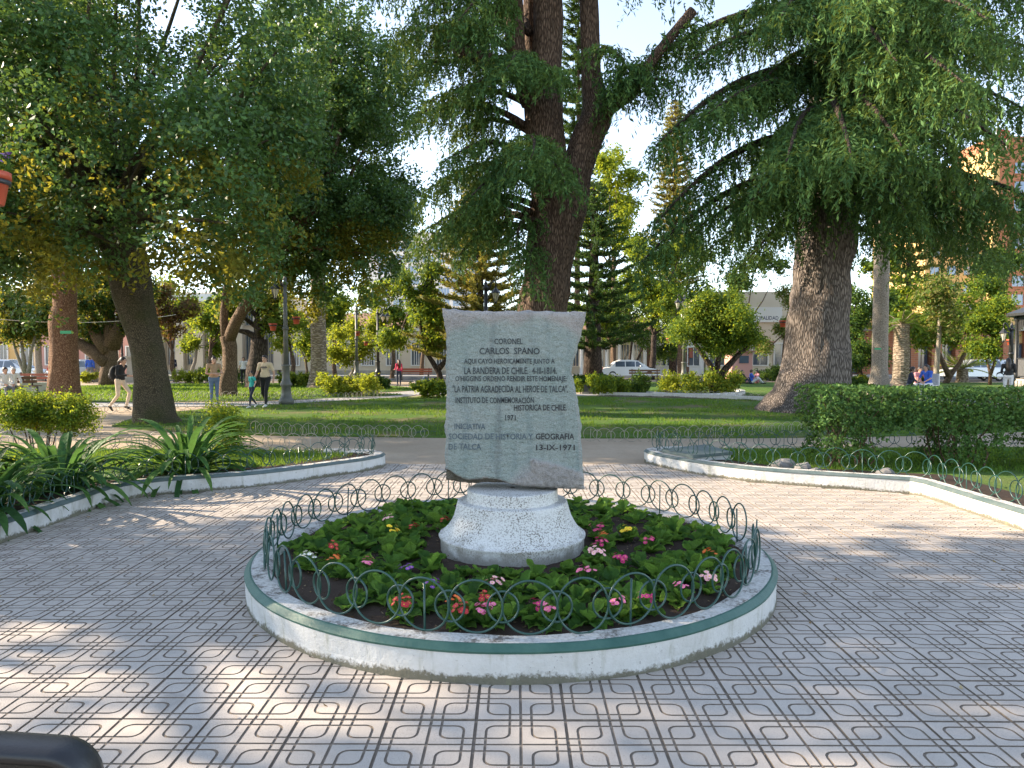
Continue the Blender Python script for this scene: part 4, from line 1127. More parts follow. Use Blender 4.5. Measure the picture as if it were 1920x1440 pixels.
# --- tiered conifers behind the cedars
def conifer(label, px, Y, z0, z1, rbase, mat, bark='bark_dark', tiers=None, step=.9, up=.35, nb=9, leaf=(.42, .085), tr=.28):
    x = P(px, 650, Y).x; base = Vector((x, Y, 0))
    t = thing('conifer_tree', label, 'tree', base)
    mb = MB(); mb.tube([(0, 0, -.1), (0, 0, z0), (.05, 0, (z0 + z1) / 2), (0, 0, z1)], [tr * 1.3, tr, tr * .6, .03], 12, wob=.06); mb.obj('trunk', M[bark], t)
    rg = random.Random(int(px)); pts, axs = [], []; ml = MB()
    z = z0
    while z < z1:
        k = (z - z0) / (z1 - z0); rad = rbase * (1 - k) ** .75 + .25
        for b in range(nb):
            a = 2 * PI * (b + rg.random() * .7) / nb; rr = rad * rg.uniform(.75, 1.12); d = Vector((math.cos(a), math.sin(a), 0)); sd = Vector((-d.y, d.x, 0))
            path = [Vector((0, 0, z + rg.uniform(-.2, .2))) + d * rr * s + UP * (up * rr * (s * s - .45 * s)) for s in (0, .25, .5, .75, 1)]
            ml.tube(path, [.05, .04, .03, .02, .008], 4, cap=False)
            m = int(rr / .17)
            for j in range(2, m + 1):
                s = j / m; f = s * 4; i = min(3, int(f)); q = path[i].lerp(path[i + 1], f - i)
                for sg in (-1, 1):
                    dd = (d * .7 + sd * sg * .75 + UP * rg.uniform(.1, .5)).normalized(); ln = rg.uniform(.25, .55)
                    pts.append(q + dd * ln * .5); axs.append(dd)
                pts.append(q + UP * .1); axs.append(d + UP * .7)
        z += step * (.7 + .5 * (1 - k))
    ml.obj('limb', M[bark], t)
    link('crown', quads_mesh('crown', tufts(pts, axs, leaf[0], leaf[1], 3, (0, 0, 0)), M[mat]), t)
conifer('golden tiered conifer in the sun left of the cedar trunk above the slab', 900, 44, 1.4, 13.0, 4.3, 'lf_gold', step=.68, nb=11)
conifer('dark tiered conifer behind the cedar trunk on its right side', 1112, 48, 2.4, 13.5, 3.9, 'lf_dark', tr=.55, step=.72, nb=10)
conifer('very tall narrow conifer seen against the sky between the cedar stems', 1082, 76, 16, 44, 3.6, 'lf_dark', step=1.5, up=.5, leaf=(.7, .12))
conifer('tall tan cypress half hidden by the weeping cedar boughs', 1262, 62, 8, 24, 2.4, 'lf_gold', step=.7, nb=11)
conifer('golden drooping conifer far behind the low cedar boughs', 1700, 60, 4, 15, 3.4, 'lf_gold', step=.9)

# --- broad-leaved trees behind
def bg_tree(label, bpx, bpy, ells, mats, leaf, n_tw=26, per=26, tr=.16, bark='bark_brown', fork=None, name='park_tree', Y=None, split=.5, group=None, tl=.6, lean=None, stems=None):
    base = G(bpx, bpy) if Y is None else Vector((P(bpx, 650, Y).x, Y, 0))
    Yb = base.y; sc = Yb / FPX
    t = thing(name, label, 'tree', base, group=group)
    rg = random.Random(int(bpx * 7 + bpy)); cl = []
    for (ex, ey, rx, ry) in ells:
        c = P(ex, ey, Yb); Rx, Rz = rx * sc, ry * sc
        m = max(3, int(rx * ry / 420 * (30 / Yb) ** .3))
        for k in range(m):
            a = rg.uniform(0, 2 * PI); b = rg.uniform(-1, 1); q = rg.random() ** .4 * .72; cb = math.sqrt(1 - b * b)
            r_ = (Rx * Rz) ** .5 * rg.uniform(.32, .52)
            cl.append((c + Vector((Rx * q * cb * math.cos(a), Rx * q * cb * math.sin(a), Rz * q * b)), (r_, r_, r_ * .85)))
    top = P(ells[0][0], ells[0][1], Yb)
    mb = MB()
    if stems is None:
        f = Vector(fork) if fork else base.lerp(top, .55)
        mid = base.lerp(f, .5) + Vector((rg.uniform(-.15, .15), 0, 0))
        qs = [base - UP * .1, base + UP * .15, mid, f]; rs = [tr * 1.5, tr * 1.2, tr, tr * .85]
        dq, dr = densify([Vector(x) for x in qs], rs, 4); mb.tube(rel(dq, base), dr, 14, ridge=.05, rk=3, wob=.12)
    else:
        f = P(stems[0][-1][0], stems[0][-1][1], Yb)
        for st in stems:
            qs = [P(x, y, Yb) for x, y in st]
            if st[0][1] >= bpy: qs[0].z = -.05
            rs = [tr * (1 - .6 * i / (len(qs) - 1)) for i in range(len(qs))]
            mb.tube(rel(qs, base), rs, 10, wob=.12)
    mb.obj('trunk', M[bark], t)
    ml = MB(); branches(ml, f, cl[::2], base, tr * .5, rg, 4); ml.obj('limb', M[bark], t)
    C, N, U = twig_cloud(cl, n_tw, per, tl=tl, tr=.16)
    mats = [M[x] for x in mats]
    idx = (RNG.random(len(C)) < split).astype(int) if len(mats) > 1 else None
    leaf_obj('crown', C, N, U, leaf, leaf * .58, mats, base, t, idx)
    return t
bg_tree('tall yellow green tree glowing right of the cedar trunk', 1150, 0, [(1150, 350, 62, 70), (1125, 420, 42, 48), (1172, 440, 50, 55), (1140, 300, 35, 40)], ['lf_bright'], .26, Y=58, tr=.2)
bg_tree('bright green tree between the slim conifer and the old street lamp', 1222, 0, [(1230, 560, 62, 80), (1200, 490, 45, 50), (1262, 480, 40, 55)], ['lf_bright', 'lf_mid'], .23, Y=52, tr=.22, bark='bark_dark')
bg_tree('low round headed tree with twisted dark stems left of the grey cedar trunk', 1345, 737, [(1355, 596, 84, 46), (1302, 622, 52, 34), (1402, 628, 42, 28), (1345, 562, 52, 28), (1345, 642, 72, 26), (1300, 590, 34, 26), (1380, 584, 30, 22)], ['lf_mid', 'lf_bright'], .13, 30, 36, tr=.2, bark='bark_dark', split=.35,
        stems=[[(1345, 738), (1348, 712), (1335, 690), (1318, 665), (1300, 640)], [(1348, 714), (1362, 690), (1380, 670), (1410, 640)], [(1340, 738), (1332, 715), (1345, 690), (1350, 650), (1352, 600)]])
bg_tree('dense dark tree on thin twin trunks right of the slab', 1185, 706, [(1190, 618, 78, 48), (1150, 600, 50, 45), (1240, 640, 45, 36)], ['lf_dark', 'lf_mid'], .2, tr=.15, bark='bark_dark', split=.45, stems=[[(1182, 707), (1180, 680), (1184, 650), (1190, 610)], [(1195, 707), (1193, 680), (1210, 640)]])
bg_tree('feathery green tree with a leaning dark trunk just left of the slab', 826, 720, [(785, 590, 58, 56), (762, 540, 40, 48), (815, 640, 36, 36), (735, 645, 34, 34), (800, 520, 36, 36)], ['lf_mid', 'lf_bright'], .2, tr=.2, bark='bark_dark', split=.5, stems=[[(828, 721), (824, 700), (812, 680), (800, 662), (790, 620), (780, 560)], [(822, 692), (836, 676), (845, 650)]])
bg_tree('small yellow green tree behind the lone lamp post with the pot', 655, 714, [(692, 640, 44, 42), (655, 612, 36, 36), (640, 660, 34, 26), (705, 600, 34, 30)], ['lf_bright', 'lf_yhedge'], .2, tr=.12, bark='bark_pale')
bg_tree('slim young tree right of the lamp post with two pots', 572, 720, [(573, 632, 36, 40), (560, 600, 30, 30), (590, 660, 26, 22)], ['lf_mid', 'lf_bright'], .18, tr=.07, bark='bark_brown')
bg_tree('small sunlit lime green tree right of the leaning mossy trunk', 357, 706, [(378, 608, 48, 50), (352, 648, 36, 24), (400, 570, 40, 40), (400, 650, 26, 20)], ['lf_bright', 'lf_mid'], .22, tr=.13, split=.4, bark='bark_pale')
bg_tree('plum leaved tree behind the leaning mossy trunk', 330, 716, [(318, 612, 42, 44), (300, 570, 36, 36), (345, 590, 30, 30)], ['lf_plum', 'lf_oak_y'], .2, tr=.14, split=.3)
bg_tree('tree with a thick dark furrowed trunk behind the man in the cream shirt', 481, 727, [(490, 560, 60, 42), (520, 600, 44, 36), (450, 590, 40, 36)], ['lf_mid', 'lf_oak_y'], .19, tr=.50, bark='bark_dark', split=.5)
bg_tree('small pale stemmed tree beside the parked silver car on the left', 52, 728, [(48, 618, 66, 42), (20, 590, 50, 40), (90, 600, 40, 40)], ['lf_dark', 'lf_oak_y'], .18, tr=.13, bark='bark_pale', split=.5, stems=[[(52, 729), (51, 712), (42, 690), (30, 660), (22, 630)], [(51, 712), (55, 690), (58, 660), (66, 630)], [(48, 700), (44, 670), (40, 640)]])
bg_tree('old tree with low spreading limbs between the reddish and the leaning trunk', 203, 722, [(205, 560, 110, 50), (150, 610, 50, 40), (250, 600, 40, 40), (180, 520, 80, 40)], ['lf_dark', 'lf_oak_y'], .2, tr=.52, bark='bark_brown', split=.35, stems=[[(203, 723), (204, 700), (208, 670), (206, 620), (203, 560), (200, 520)], [(205, 680), (180, 662), (150, 645), (120, 630)], [(206, 660), (185, 630), (170, 600), (160, 560)], [(207, 650), (225, 610), (235, 580)]])
bg_tree('tree with a pale sunlit trunk behind the old spreading tree', 178, 716, [(170, 590, 60, 40), (120, 580, 50, 36)], ['lf_bright', 'lf_mid'], .2, tr=.3, bark='bark_pale')
bg_tree('pale weeping tree left of the reddish trunk', 75, 716, [(62, 556, 46, 50), (85, 530, 40, 40), (40, 590, 26, 26)], ['lf_olive'], .2, tr=.2, bark='bark_pale', tl=1.1)
bg_tree('flat topped dark clipped tree left of the smooth palm trunk', 1612, 722, [(1612, 662, 44, 20), (1590, 672, 36, 14), (1640, 668, 36, 16)], ['lf_dark', 'lf_mid'], .16, tr=.12, bark='bark_dark')
bg_tree('leafy tree with curving stems in front of the silver wagon', 1772, 719, [(1790, 600, 56, 50), (1832, 562, 42, 46), (1752, 636, 46, 26), (1722, 600, 40, 44)], ['lf_mid', 'lf_bright'], .2, tr=.18, split=.4, bark='bark_brown', stems=[[(1772, 720), (1785, 700), (1800, 680), (1812, 655), (1820, 610)], [(1780, 706), (1768, 680), (1755, 650), (1750, 610)]])
bg_tree('small bright tree with a forked trunk near the bandstand', 1856, 722, [(1862, 622, 38, 36), (1850, 655, 36, 22), (1880, 590, 36, 36), (1836, 600, 30, 34)], ['lf_mid', 'lf_bright'], .18, tr=.11, split=.5, stems=[[(1856, 723), (1857, 700), (1852, 682), (1846, 660)], [(1857, 702), (1864, 684), (1868, 650)]])
bg_tree('slender birch like tree with a pale trunk behind the seated group', 1755, 728, [(1745, 560, 50, 44), (1770, 600, 40, 40)], ['lf_olive', 'lf_mid'], .18, tr=.16, bark='bark_pale', stems=[[(1755, 729), (1756, 690), (1760, 640), (1763, 590), (1765, 540)]])
bg_tree('dark leafy tree filling the gap right of the grey cedar trunk', 1592, 716, [(1600, 590, 40, 52), (1640, 560, 46, 40), (1585, 640, 26, 30)], ['lf_dark', 'lf_mid'], .2, tr=.2, bark='bark_dark')
bg_tree('olive tree in front of the white lettered front', 1468, 706, [(1478, 560, 30, 34), (1440, 648, 32, 26), (1486, 610, 28, 30)], ['lf_olive', 'lf_mid'], .2, tr=.16, split=.5)
DT = ['at the far left edge', 'behind the bench sitters', 'behind the old spreading tree', 'behind the columned building', 'behind the red roof', 'behind the ringed palm', 'behind the cream colonial house', 'behind the slim dark conifer', 'behind the round headed tree', 'behind the grey cedar trunk']
for lab, bx_, Y_, el, mt_ in [
 ('yellow green tree screening the columned front right of the fork trunk', 392, 54, [(395, 610, 44, 46), (430, 570, 50, 40)], ['lf_bright', 'lf_mid']),
 ('lime green tree standing before the cream house, left of the ringed palm', 548, 55, [(545, 620, 44, 46), (520, 575, 44, 40)], ['lf_bright', 'lf_yhedge']),
 ('green tree between the ringed palm and the lone lamp post', 628, 56, [(632, 622, 46, 46), (610, 570, 44, 44)], ['lf_mid', 'lf_bright']),
 ('leafy tree behind the black double lamp', 735, 55, [(738, 606, 50, 50), (700, 560, 46, 46)], ['lf_mid', 'lf_bright']),
 ('tree closing the gap under the tall white block', 790, 60, [(800, 580, 50, 46), (840, 610, 40, 40)], ['lf_bright', 'lf_mid']),
 ('green tree screening the colonial house right of the dark conifer', 1150, 57, [(1150, 600, 50, 50), (1110, 570, 40, 40)], ['lf_mid', 'lf_bright']),
 ('tall leafy tree behind the twin lantern lamp', 1275, 58, [(1280, 560, 60, 60), (1300, 490, 46, 50)], ['lf_mid', 'lf_dark']),
 ('tree behind the round headed tree on its right', 1402, 60, [(1395, 540, 50, 50), (1440, 500, 40, 44)], ['lf_dark', 'lf_mid']),
 ('leafy tree in front of the brick tower, left part', 1690, 52, [(1690, 560, 50, 56), (1660, 500, 40, 44)], ['lf_mid', 'lf_bright']),
 ('leafy tree in front of the brick tower, near the bandstand', 1845, 54, [(1850, 520, 50, 50), (1880, 470, 44, 44)], ['lf_mid', 'lf_dark']),
 ('tree at the far left behind the small pale stemmed tree', -20, 52, [(-10, 610, 60, 50), (60, 580, 50, 44)], ['lf_mid', 'lf_oak_y']),
 ('yellow green tree behind the plum leaved tree', 290, 57, [(285, 600, 50, 50), (330, 560, 46, 44)], ['lf_bright', 'lf_mid'])]:
    bg_tree(lab, bx_, int(bx_) % 7 + 700, el, mt_, .30, 22, 20, tr=.16, Y=Y_, tl=.9)
for i, (px, Y, ey, rx, ry, mt) in enumerate([(-60, 78, 560, 120, 90, 'lf_dark'), (110, 84, 570, 90, 80, 'lf_mid'), (270, 86, 580, 90, 70, 'lf_bright'), (430, 90, 590, 90, 60, 'lf_mid'), (560, 92, 600, 80, 60, 'lf_dark'), (650, 96, 590, 70, 60, 'lf_mid'), (1050, 96, 600, 80, 60, 'lf_bright'), (1180, 92, 570, 80, 80, 'lf_mid'), (1300, 88, 600, 80, 60, 'lf_dark'), (1560, 90, 600, 90, 70, 'lf_mid')]):
    bg_tree('distant leafy tree rising over the houses ' + DT[i], px, 700 + i, [(px, ey, rx, ry)], [mt], .42, 30, 22, tr=.3, Y=Y, group='distant trees behind the houses', tl=1.4)
# trees standing outside the left edge of the view; they shade the plaza
def side_tree(label, x, y, zc, rr, n, seed):
    base = Vector((x, y, 0)); t = thing('park_tree', label, 'tree', base, group='shade trees left of the plaza')
    rg = random.Random(seed); mb = MB(); mb.tube([(0, 0, -.1), (0, 0, .3), (.1, 0, zc * .5), (.2, 0, zc)], [.5, .42, .34, .2], 14, wob=.1); mb.obj('trunk', M['bark_brown'], t)
    cl = []
    for k in range(n):
        a = rg.uniform(0, 2 * PI); b = rg.uniform(-1, 1); q = rg.random() ** .4; cb = math.sqrt(1 - b * b)
        r_ = rg.uniform(.9, 1.5)
        cl.append((base + Vector((rr[0] * q * cb * math.cos(a), rr[0] * q * cb * math.sin(a), zc + rr[1] * q * b)), (r_, r_, r_)))
    ml = MB(); branches(ml, base + UP * zc * .8, cl, base, .12, rg, 5); ml.obj('limb', M['bark_brown'], t)
    C, N, U = twig_cloud(cl, 22, 18, tl=.9, tr=.25)
    leaf_obj('crown', C, N, U, .29, .18, [M['lf_oak']], base, t)
side_tree('broad shade tree beside the plaza, nearest to its left kerb', -13.0, 7.0, 6.0, (4.0, 3.4), 11, 1)
side_tree('broad shade tree left of the plaza beyond the nearest one', -22.5, 9.6, 8.8, (4.4, 4.2), 10, 2)
side_tree('broad shade tree far left of the plaza', -23.0, 3.4, 8.6, (4.2, 4.4), 9, 3)
side_tree('broad shade tree left of the leaning mossy trunk', -28.0, 19.0, 9.4, (4.8, 4.6), 16, 4)

# --- palms
def frond_mesh(L, droop, mat, n=16, lw=.03, ll=.4):
    mb = MB(); pts = []
    for i in range(n + 1):
        s = i / n; pts.append(Vector((0, L * s * (1 - .25 * s * droop), L * (.35 * s - droop * .6 * s * s))))
    mb.tube(pts[::2], [.025 * (1 - .8 * i / (n // 2)) for i in range(n // 2 + 1)], 4, 0, cap=False)
    for i in range(1, n):
        s = i / n; l = ll * math.sin(PI * (.15 + .8 * s)); tg = (pts[i + 1] - pts[i - 1]).normalized()
        for sg in (-1, 1):
            for o in (0, .5):
                a = pts[i].lerp(pts[i + 1], o); d = (Vector((sg, 0, 0)) + tg * .8 - UP * .25).normalized()
                mb.add([a - tg * lw, a + d * l * .5 + UP * .02 - tg * lw, a + d * l, a + d * l * .5 + tg * lw], [(0, 1, 2, 3)], 1)
    return mb.mesh('frond', [M['palm_bark'], M[mat]])
def palm(label, base, H, r, nfr, L, mat, lean=0.0, ringed=True, flare=1.35, droop=(.5, 1.3), bark='palm_bark'):
    t = thing('palm_tree', label, 'palm', base)
    mb = MB(); pts, rs = [], []
    n = int(H / .09)
    for i in range(n + 1):
        s = i / n; pts.append((lean * s * H, 0, H * s)); k = r * (1 + (flare - 1) * max(0, 1 - s * 6) ** 2) * (1 - .12 * s)
        rs.append(k * (1.0 + (.05 if ringed and i % 2 else 0)))
    if n > 1: mb.tube(pts, rs, 18, wob=.05, smooth=not ringed)
    if n > 1: mb.obj('trunk', M[bark], t)
    fm = [frond_mesh(L, d, mat) for d in np.linspace(droop[0], droop[1], 4)]
    for k in range(nfr):
        o = link('frond', fm[k % 4], t, (lean * H, 0, H)); o.rotation_euler = (random.uniform(-.1, .5) if k % 4 < 2 else random.uniform(-.4, .1), 0, 2.399 * k)
    return t
palm('thick ringed palm trunk in the sun right of the lamp post with two pots', G(598, 728), 8.2, .40, 16, 3.0, 'lf_mid', flare=1.6)
spalm = palm('smooth grey palm trunk with a small green plate behind the hedge', Vector((P(1650, 650, 28.5).x, 28.5, 0)), 8.5, .31, 12, 2.2, 'lf_mid', ringed=False, flare=1.9, bark='bark_pale')
palm('short stout palm with a shaggy trunk right of the smooth palm', Vector((P(1690, 650, 38).x, 38, 0)), 3.4, .42, 14, 2.2, 'lf_mid', flare=1.5)
palm('low fan of yellow green palm fronds in front of the parked wagon', Vector((P(1806, 650, 46).x, 46, 0)), .9, .35, 22, 2.3, 'lf_bright', droop=(-.2, .6))
o = MB(); o.box((0, 0, 0), (.42, .02, .11)); pl = o.obj('name_plate', M['green_sign'], redtree, P(124, 623, Y2 - 25.0 * Y2 / FPX) - G(121, 753))
o = MB(); o.box((0, 0, 0), (.26, .02, .075)); o.obj('name_plate', M['green_sign'], spalm, P(1646, 654, 28.5 - .46) - Vector((P(1650, 650, 28.5).x, 28.5, 0)))

# ------------------------------------------------------------------ hedge, clumps and shrubs
def scatter_box(n, lo, hi, rng=RNG):
    return lo + rng.random((n, 3)) * (np.array(hi) - np.array(lo))
def hedge():
    base = Vector((4.1, 9.75, .13)); t = thing('hedge', 'clipped glossy green hedge with bare stems and gaps beneath in the right bed', 'hedge', base)
    n = 90000; x = RNG.uniform(4.02, 10.2, n); y = RNG.uniform(9.30, 10.25, n); z = RNG.uniform(.16, 1.285, n)
    nz = np.array([noise.noise(Vector((a * 1.7, b * 1.7, c * 2.2))) for a, b, c in zip(x, y, z)]); n2 = np.array([noise.noise(Vector((a * 5, b * 5, c * 5 + 9))) for a, b, c in zip(x, y, z)])
    low = .72 + .16 * np.sin(x * 2.3) + .1 * nz
    skirt = ((x > 4.12) & (x < 4.95)) | ((x > 5.75) & (x < 6.6)) | (x > 7.0)
    low = np.where(skirt, .18 + .20 * np.abs(nz), low)
    top = 1.245 + .06 * n2 + .05 * nz - .01 * (x - 4)
    ed = np.minimum(np.minimum(y - 9.30, 10.25 - y), np.minimum(top - z, x - 4.02)); ed = np.minimum(ed, np.where(skirt, 9, z - low))
    keep = (z > low + .05 * n2) & (z < top) & (ed > .10 * n2 - .02) & (RNG.random(n) < np.exp(-np.maximum(ed, 0) * 5.5) + .12) & (n2 > np.where(z < .65, -.05, -.34))
    C = np.stack([x, y, z], 1)[keep]; m = len(C)
    ctr = np.stack([np.clip(C[:, 0], 4.5, 10), np.full(m, 9.78), np.clip(C[:, 2], .7, .95)], 1)
    N = nrm(nrm(C - ctr) * .7 + RNG.normal(size=(m, 3)) * .6 + np.array([0, 0, .3])); U = RNG.normal(size=(m, 3))
    leaf_obj('leaves', C, N, U, .060, .032, M['lf_hedge'], base, t)
    mb = MB(); rg = random.Random(3)
    for k in range(46):
        bx = rg.choice([rg.uniform(4.25, 4.9), rg.uniform(5.8, 6.5), rg.uniform(7.0, 10)]); by = rg.uniform(9.45, 10.1)
        p = Vector((bx, by, .1)); q = [p]
        for i in range(5): p = p + Vector((rg.uniform(-.13, .13), rg.uniform(-.1, .1), rg.uniform(.16, .24))); q.append(p)
        mb.tube(rel(q, base), [.014, .012, .01, .008, .006, .004], 5, cap=False)
    stuff(mb.obj('stem', M['bark_brown'], t))
hedge()
def strap_mesh(k):
    rr = random.Random(k); mb = MB(); n = 9; vs = []
    a0 = (1.25, 1.0, .75, .45, .2, -.05)[k]; y = z = 0.0; a = a0; bend = (1.6, 1.9, 1.9, 1.7, 1.6, 1.3)[k]
    for i in range(n + 1):
        s = i / n; wd = .031 * min(1, .55 + s * 3) * (1 - max(0, (s - .72) / .28) ** 2 * .92)
        nx, nz_ = -math.sin(a), math.cos(a)
        vs += [(-wd, y + nx * .006, z + nz_ * .006), (0, y - nx * .004, z - nz_ * .004), (wd, y + nx * .006, z + nz_ * .006)]
        y += math.cos(a) / n; z += math.sin(a) / n; a -= bend / n * (.4 + 1.2 * s)
    mb.add(vs, [(i * 3 + c, i * 3 + c + 1, i * 3 + c + 4, i * 3 + c + 3) for i in range(n) for c in range(2)], 0, True)
    return mb.mesh('leaf', M['lf_strap'])
SM = [strap_mesh(k) for k in range(6)]
def strap_clump(label, loc, n, size):
    t = thing('agapanthus', label, 'plant', loc, group='strap leaved clumps in the left bed')
    for k in range(n):
        s = size * random.uniform(.72, 1.12); ang = 2.399 * k + random.uniform(-.3, .3); r = .16 * math.sqrt(k / n)
        v = random.choice((0, 0, 1, 1, 2, 2, 3, 3, 4, 5))
        o = link('leaf', SM[v], t, (r * math.cos(ang), r * math.sin(ang), 0)); o.rotation_euler = (0, random.uniform(-.12, .12), ang - PI / 2); o.scale = (s * random.uniform(.9, 1.4), s, s)
strap_clump('large strap leaved clump beside the bend of the left kerb', Vector((-4.25, 8.98, .14)), 150, .98)
strap_clump('strap leaved clump hanging over the left kerb, between its two neighbours', Vector((-5.08, 7.75, .14)), 130, .94)
strap_clump('strap leaved clump at the left edge, nearest to the camera', Vector((-5.08, 6.6, .14)), 110, .86)
strap_clump('strap leaved clump at the far left behind the nearest one', Vector((-6.2, 7.6, .14)), 70, .8)

def shrub(label, px, bpy, wpx, hpx, mats, leaf=.09, n=26, per=26, Y=None, open_=0.0, deep=None, name='shrub', split=.5, group=None, z=0.0):
    base = G(px, bpy, z) if Y is None else Vector((P(px, 650, Y).x, Y, z))
    sc = base.y / FPX; W, H = wpx * sc / 2, hpx * sc; D = deep or min(W, 1.2)
    t = thing(name, label, 'shrub', base, group=group); rg = random.Random(int(px * 3 + bpy)); cl = []
    r_ = min(H * .36, .5); m = max(3, int(W * 2 * D * 2 * H / (r_ ** 3 * 6)))
    m = min(m, 40)
    for k in range(m):
        cl.append((base + Vector((rg.uniform(-1, 1) * (W - r_ * .6), rg.uniform(-1, 1) * max(.05, D - r_), H * open_ + (H * (1 - open_) - r_) * rg.random() ** .8 + r_ * .5)), (r_, r_, r_ * .9)))
    mb = MB()
    for c, r in cl[:16]:
        a = base + Vector(((c.x - base.x) * .55, (c.y - base.y) * .6, -.02)); mb.tube(rel([a, a.lerp(c, .5) + Vector((.02, .02, .03)), c], base), [.016, .011, .006], 4, cap=False)
    stuff(mb.obj('stem', M['bark_brown'], t))
    C, N, U = twig_cloud(cl, n, per, tl=r_ * .7, tr=r_ * .16, droop=-.2)
    ms = [M[x] for x in mats]; idx = (RNG.random(len(C)) < split).astype(int) if len(ms) > 1 else None
    leaf_obj('leaves', C, N, U, leaf, leaf * .5, ms, base, t, idx)
shrub('airy light green shrub row on bare stems at the far left of the left bed', 85, 838, 230, 92, ['lf_mid', 'lf_bright'], .055, 40, 30, open_=.35, deep=.7, z=.1)
shrub('fine leaved round green shrub right of the large strap leaved clump', 412, 852, 80, 90, ['lf_mid', 'lf_bright'], .04, 60, 36, z=.13)
shrub('low grassy shrub left of the reddish trunk base', 30, 900, 90, 40, ['lf_bright', 'lf_mid'], .06, 30, 30, z=.13)
for lab, px, by, wp, hp, ms in [
 ('sunny yellow green bush at the foot of the ringed palm', 655, 741, 110, 37, ['lf_yhedge', 'lf_bright']), ('low bush by the path corner left of the pink jacket', 712, 731, 40, 22, ['lf_mid', 'lf_dark']),
 ('loose green bush between the slab and the lying person', 806, 746, 70, 32, ['lf_mid', 'lf_bright']), ('clipped hedge strip behind the lamp post with two pots', 560, 724, 80, 22, ['lf_mid', 'lf_yhedge']),
 ('rounded bush in front of the columned front on the left', 400, 719, 60, 30, ['lf_mid', 'lf_bright']), ('yellow green bush left of the rounded bush', 347, 719, 48, 30, ['lf_yhedge', 'lf_bright']),
 ('green bush behind the woman with the hair bun', 440, 722, 50, 34, ['lf_mid', 'lf_dark']), ('green bush at the right edge of the slab behind the dark plaque', 1098, 738, 50, 34, ['lf_mid', 'lf_bright']),
 ('rose bush right of the dark plaque', 1148, 742, 70, 34, ['lf_mid', 'lf_bright']), ('dark leafy bush left of the white kerb', 1196, 740, 60, 36, ['lf_dark', 'lf_mid']),
 ('bright yellow green rose bush at the white kerb', 1248, 737, 70, 46, ['lf_yhedge', 'lf_bright']), ('yellow green rose bush under the round headed tree', 1310, 739, 70, 44, ['lf_yhedge', 'lf_mid']),
 ('green rose bush right of the twisted stems', 1366, 741, 60, 40, ['lf_mid', 'lf_yhedge']), ('dark low bush beside the smooth palm', 1612, 738, 50, 26, ['lf_dark', 'lf_mid']), ('yellow bush left of the smooth palm', 1618, 722, 30, 18, ['lf_yhedge']),
 ('bushy green clump behind the sitting couple on the grass', 1455, 714, 70, 26, ['lf_mid', 'lf_dark']), ('bush at the feet of the short stout palm', 1718, 724, 50, 24, ['lf_mid', 'lf_bright']), ('small yellow bush beside the old spreading tree', 168, 718, 30, 20, ['lf_yhedge']),
 ('clipped hedge in the shade left of the rose bushes', 1110, 722, 80, 18, ['lf_mid', 'lf_dark'])]:
    shrub(lab, px, by, wp, hp, ms, .13, 16, 15)

# ------------------------------------------------------------------ grass blades
def blades(name, n, xr, yr, poly, h, wd, z, thin=0.5, keepf=None):
    x = RNG.uniform(*xr, n); y = RNG.uniform(*yr, n)
    k = np.array([pip(a, b, poly) and (noise.noise(Vector((a * .55, b * .55, 0))) * .6 + noise.noise(Vector((a * 2.1, b * 2.1, 4))) * .5) > -thin for a, b in zip(x, y)])
    x, y = x[k], y[k]; m = len(x); a = RNG.uniform(0, 2 * PI, m); hh = h * RNG.uniform(.5, 1.3, m); ww = wd * RNG.uniform(.7, 1.3, m)
    B = np.stack([x, y, np.full(m, z)], 1); d = np.stack([np.cos(a), np.sin(a), np.zeros(m)], 1); ln = RNG.normal(size=(m, 3)) * .45; ln[:, 2] = 1
    T = B + nrm(ln) * hh[:, None]
    Q = np.stack([B - d * ww[:, None], B + d * ww[:, None], T + d * ww[:, None] * .25, T - d * ww[:, None] * .25], 1)
    stuff(link(name, quads_mesh(name, Q, M['lf_blade'])))
LP = [(-9.6, 16.6), (-7, 15.1), (-3, 14.5), (1, 14.3), (6, 14.45), (10, 15.2), (14, 17), (15.5, 21), (13, 25), (9, 26.5), (5, 28), (0, 29.5), (-4, 28.8), (-6, 26.5), (-9, 23.2), (-10.2, 20)]
blades('grass', 70000, (-10.5, 15.5), (14, 29.5), LP, .075, .010, .01, .02)
blades('grass', 30000, (-12, -2.2), (8, 11.5), [(-12, 9), (-5.5, 9.2), (-3.2, 9.5), (-2.4, 10.5), (-3, 11.2), (-12, 11.2)], .07, .006, .13, .5)
blades('grass', 26000, (2.4, 11), (8.8, 11.8), [(3.2, 11.4), (2.8, 11.0), (3.2, 9.9), (4.2, 9.2), (11, 9), (11, 11.6)], .06, .006, .13, .35)
blades('grass', 30000, (-27, -4), (25, 42), [(-7.0, 32.0), (-4.9, 30.5), (-8.5, 27.4), (-12, 26.0), (-18, 26.4), (-26, 29), (-26, 38), (-18, 44), (-9, 41), (-5, 36)], .09, .02, .01, .6)
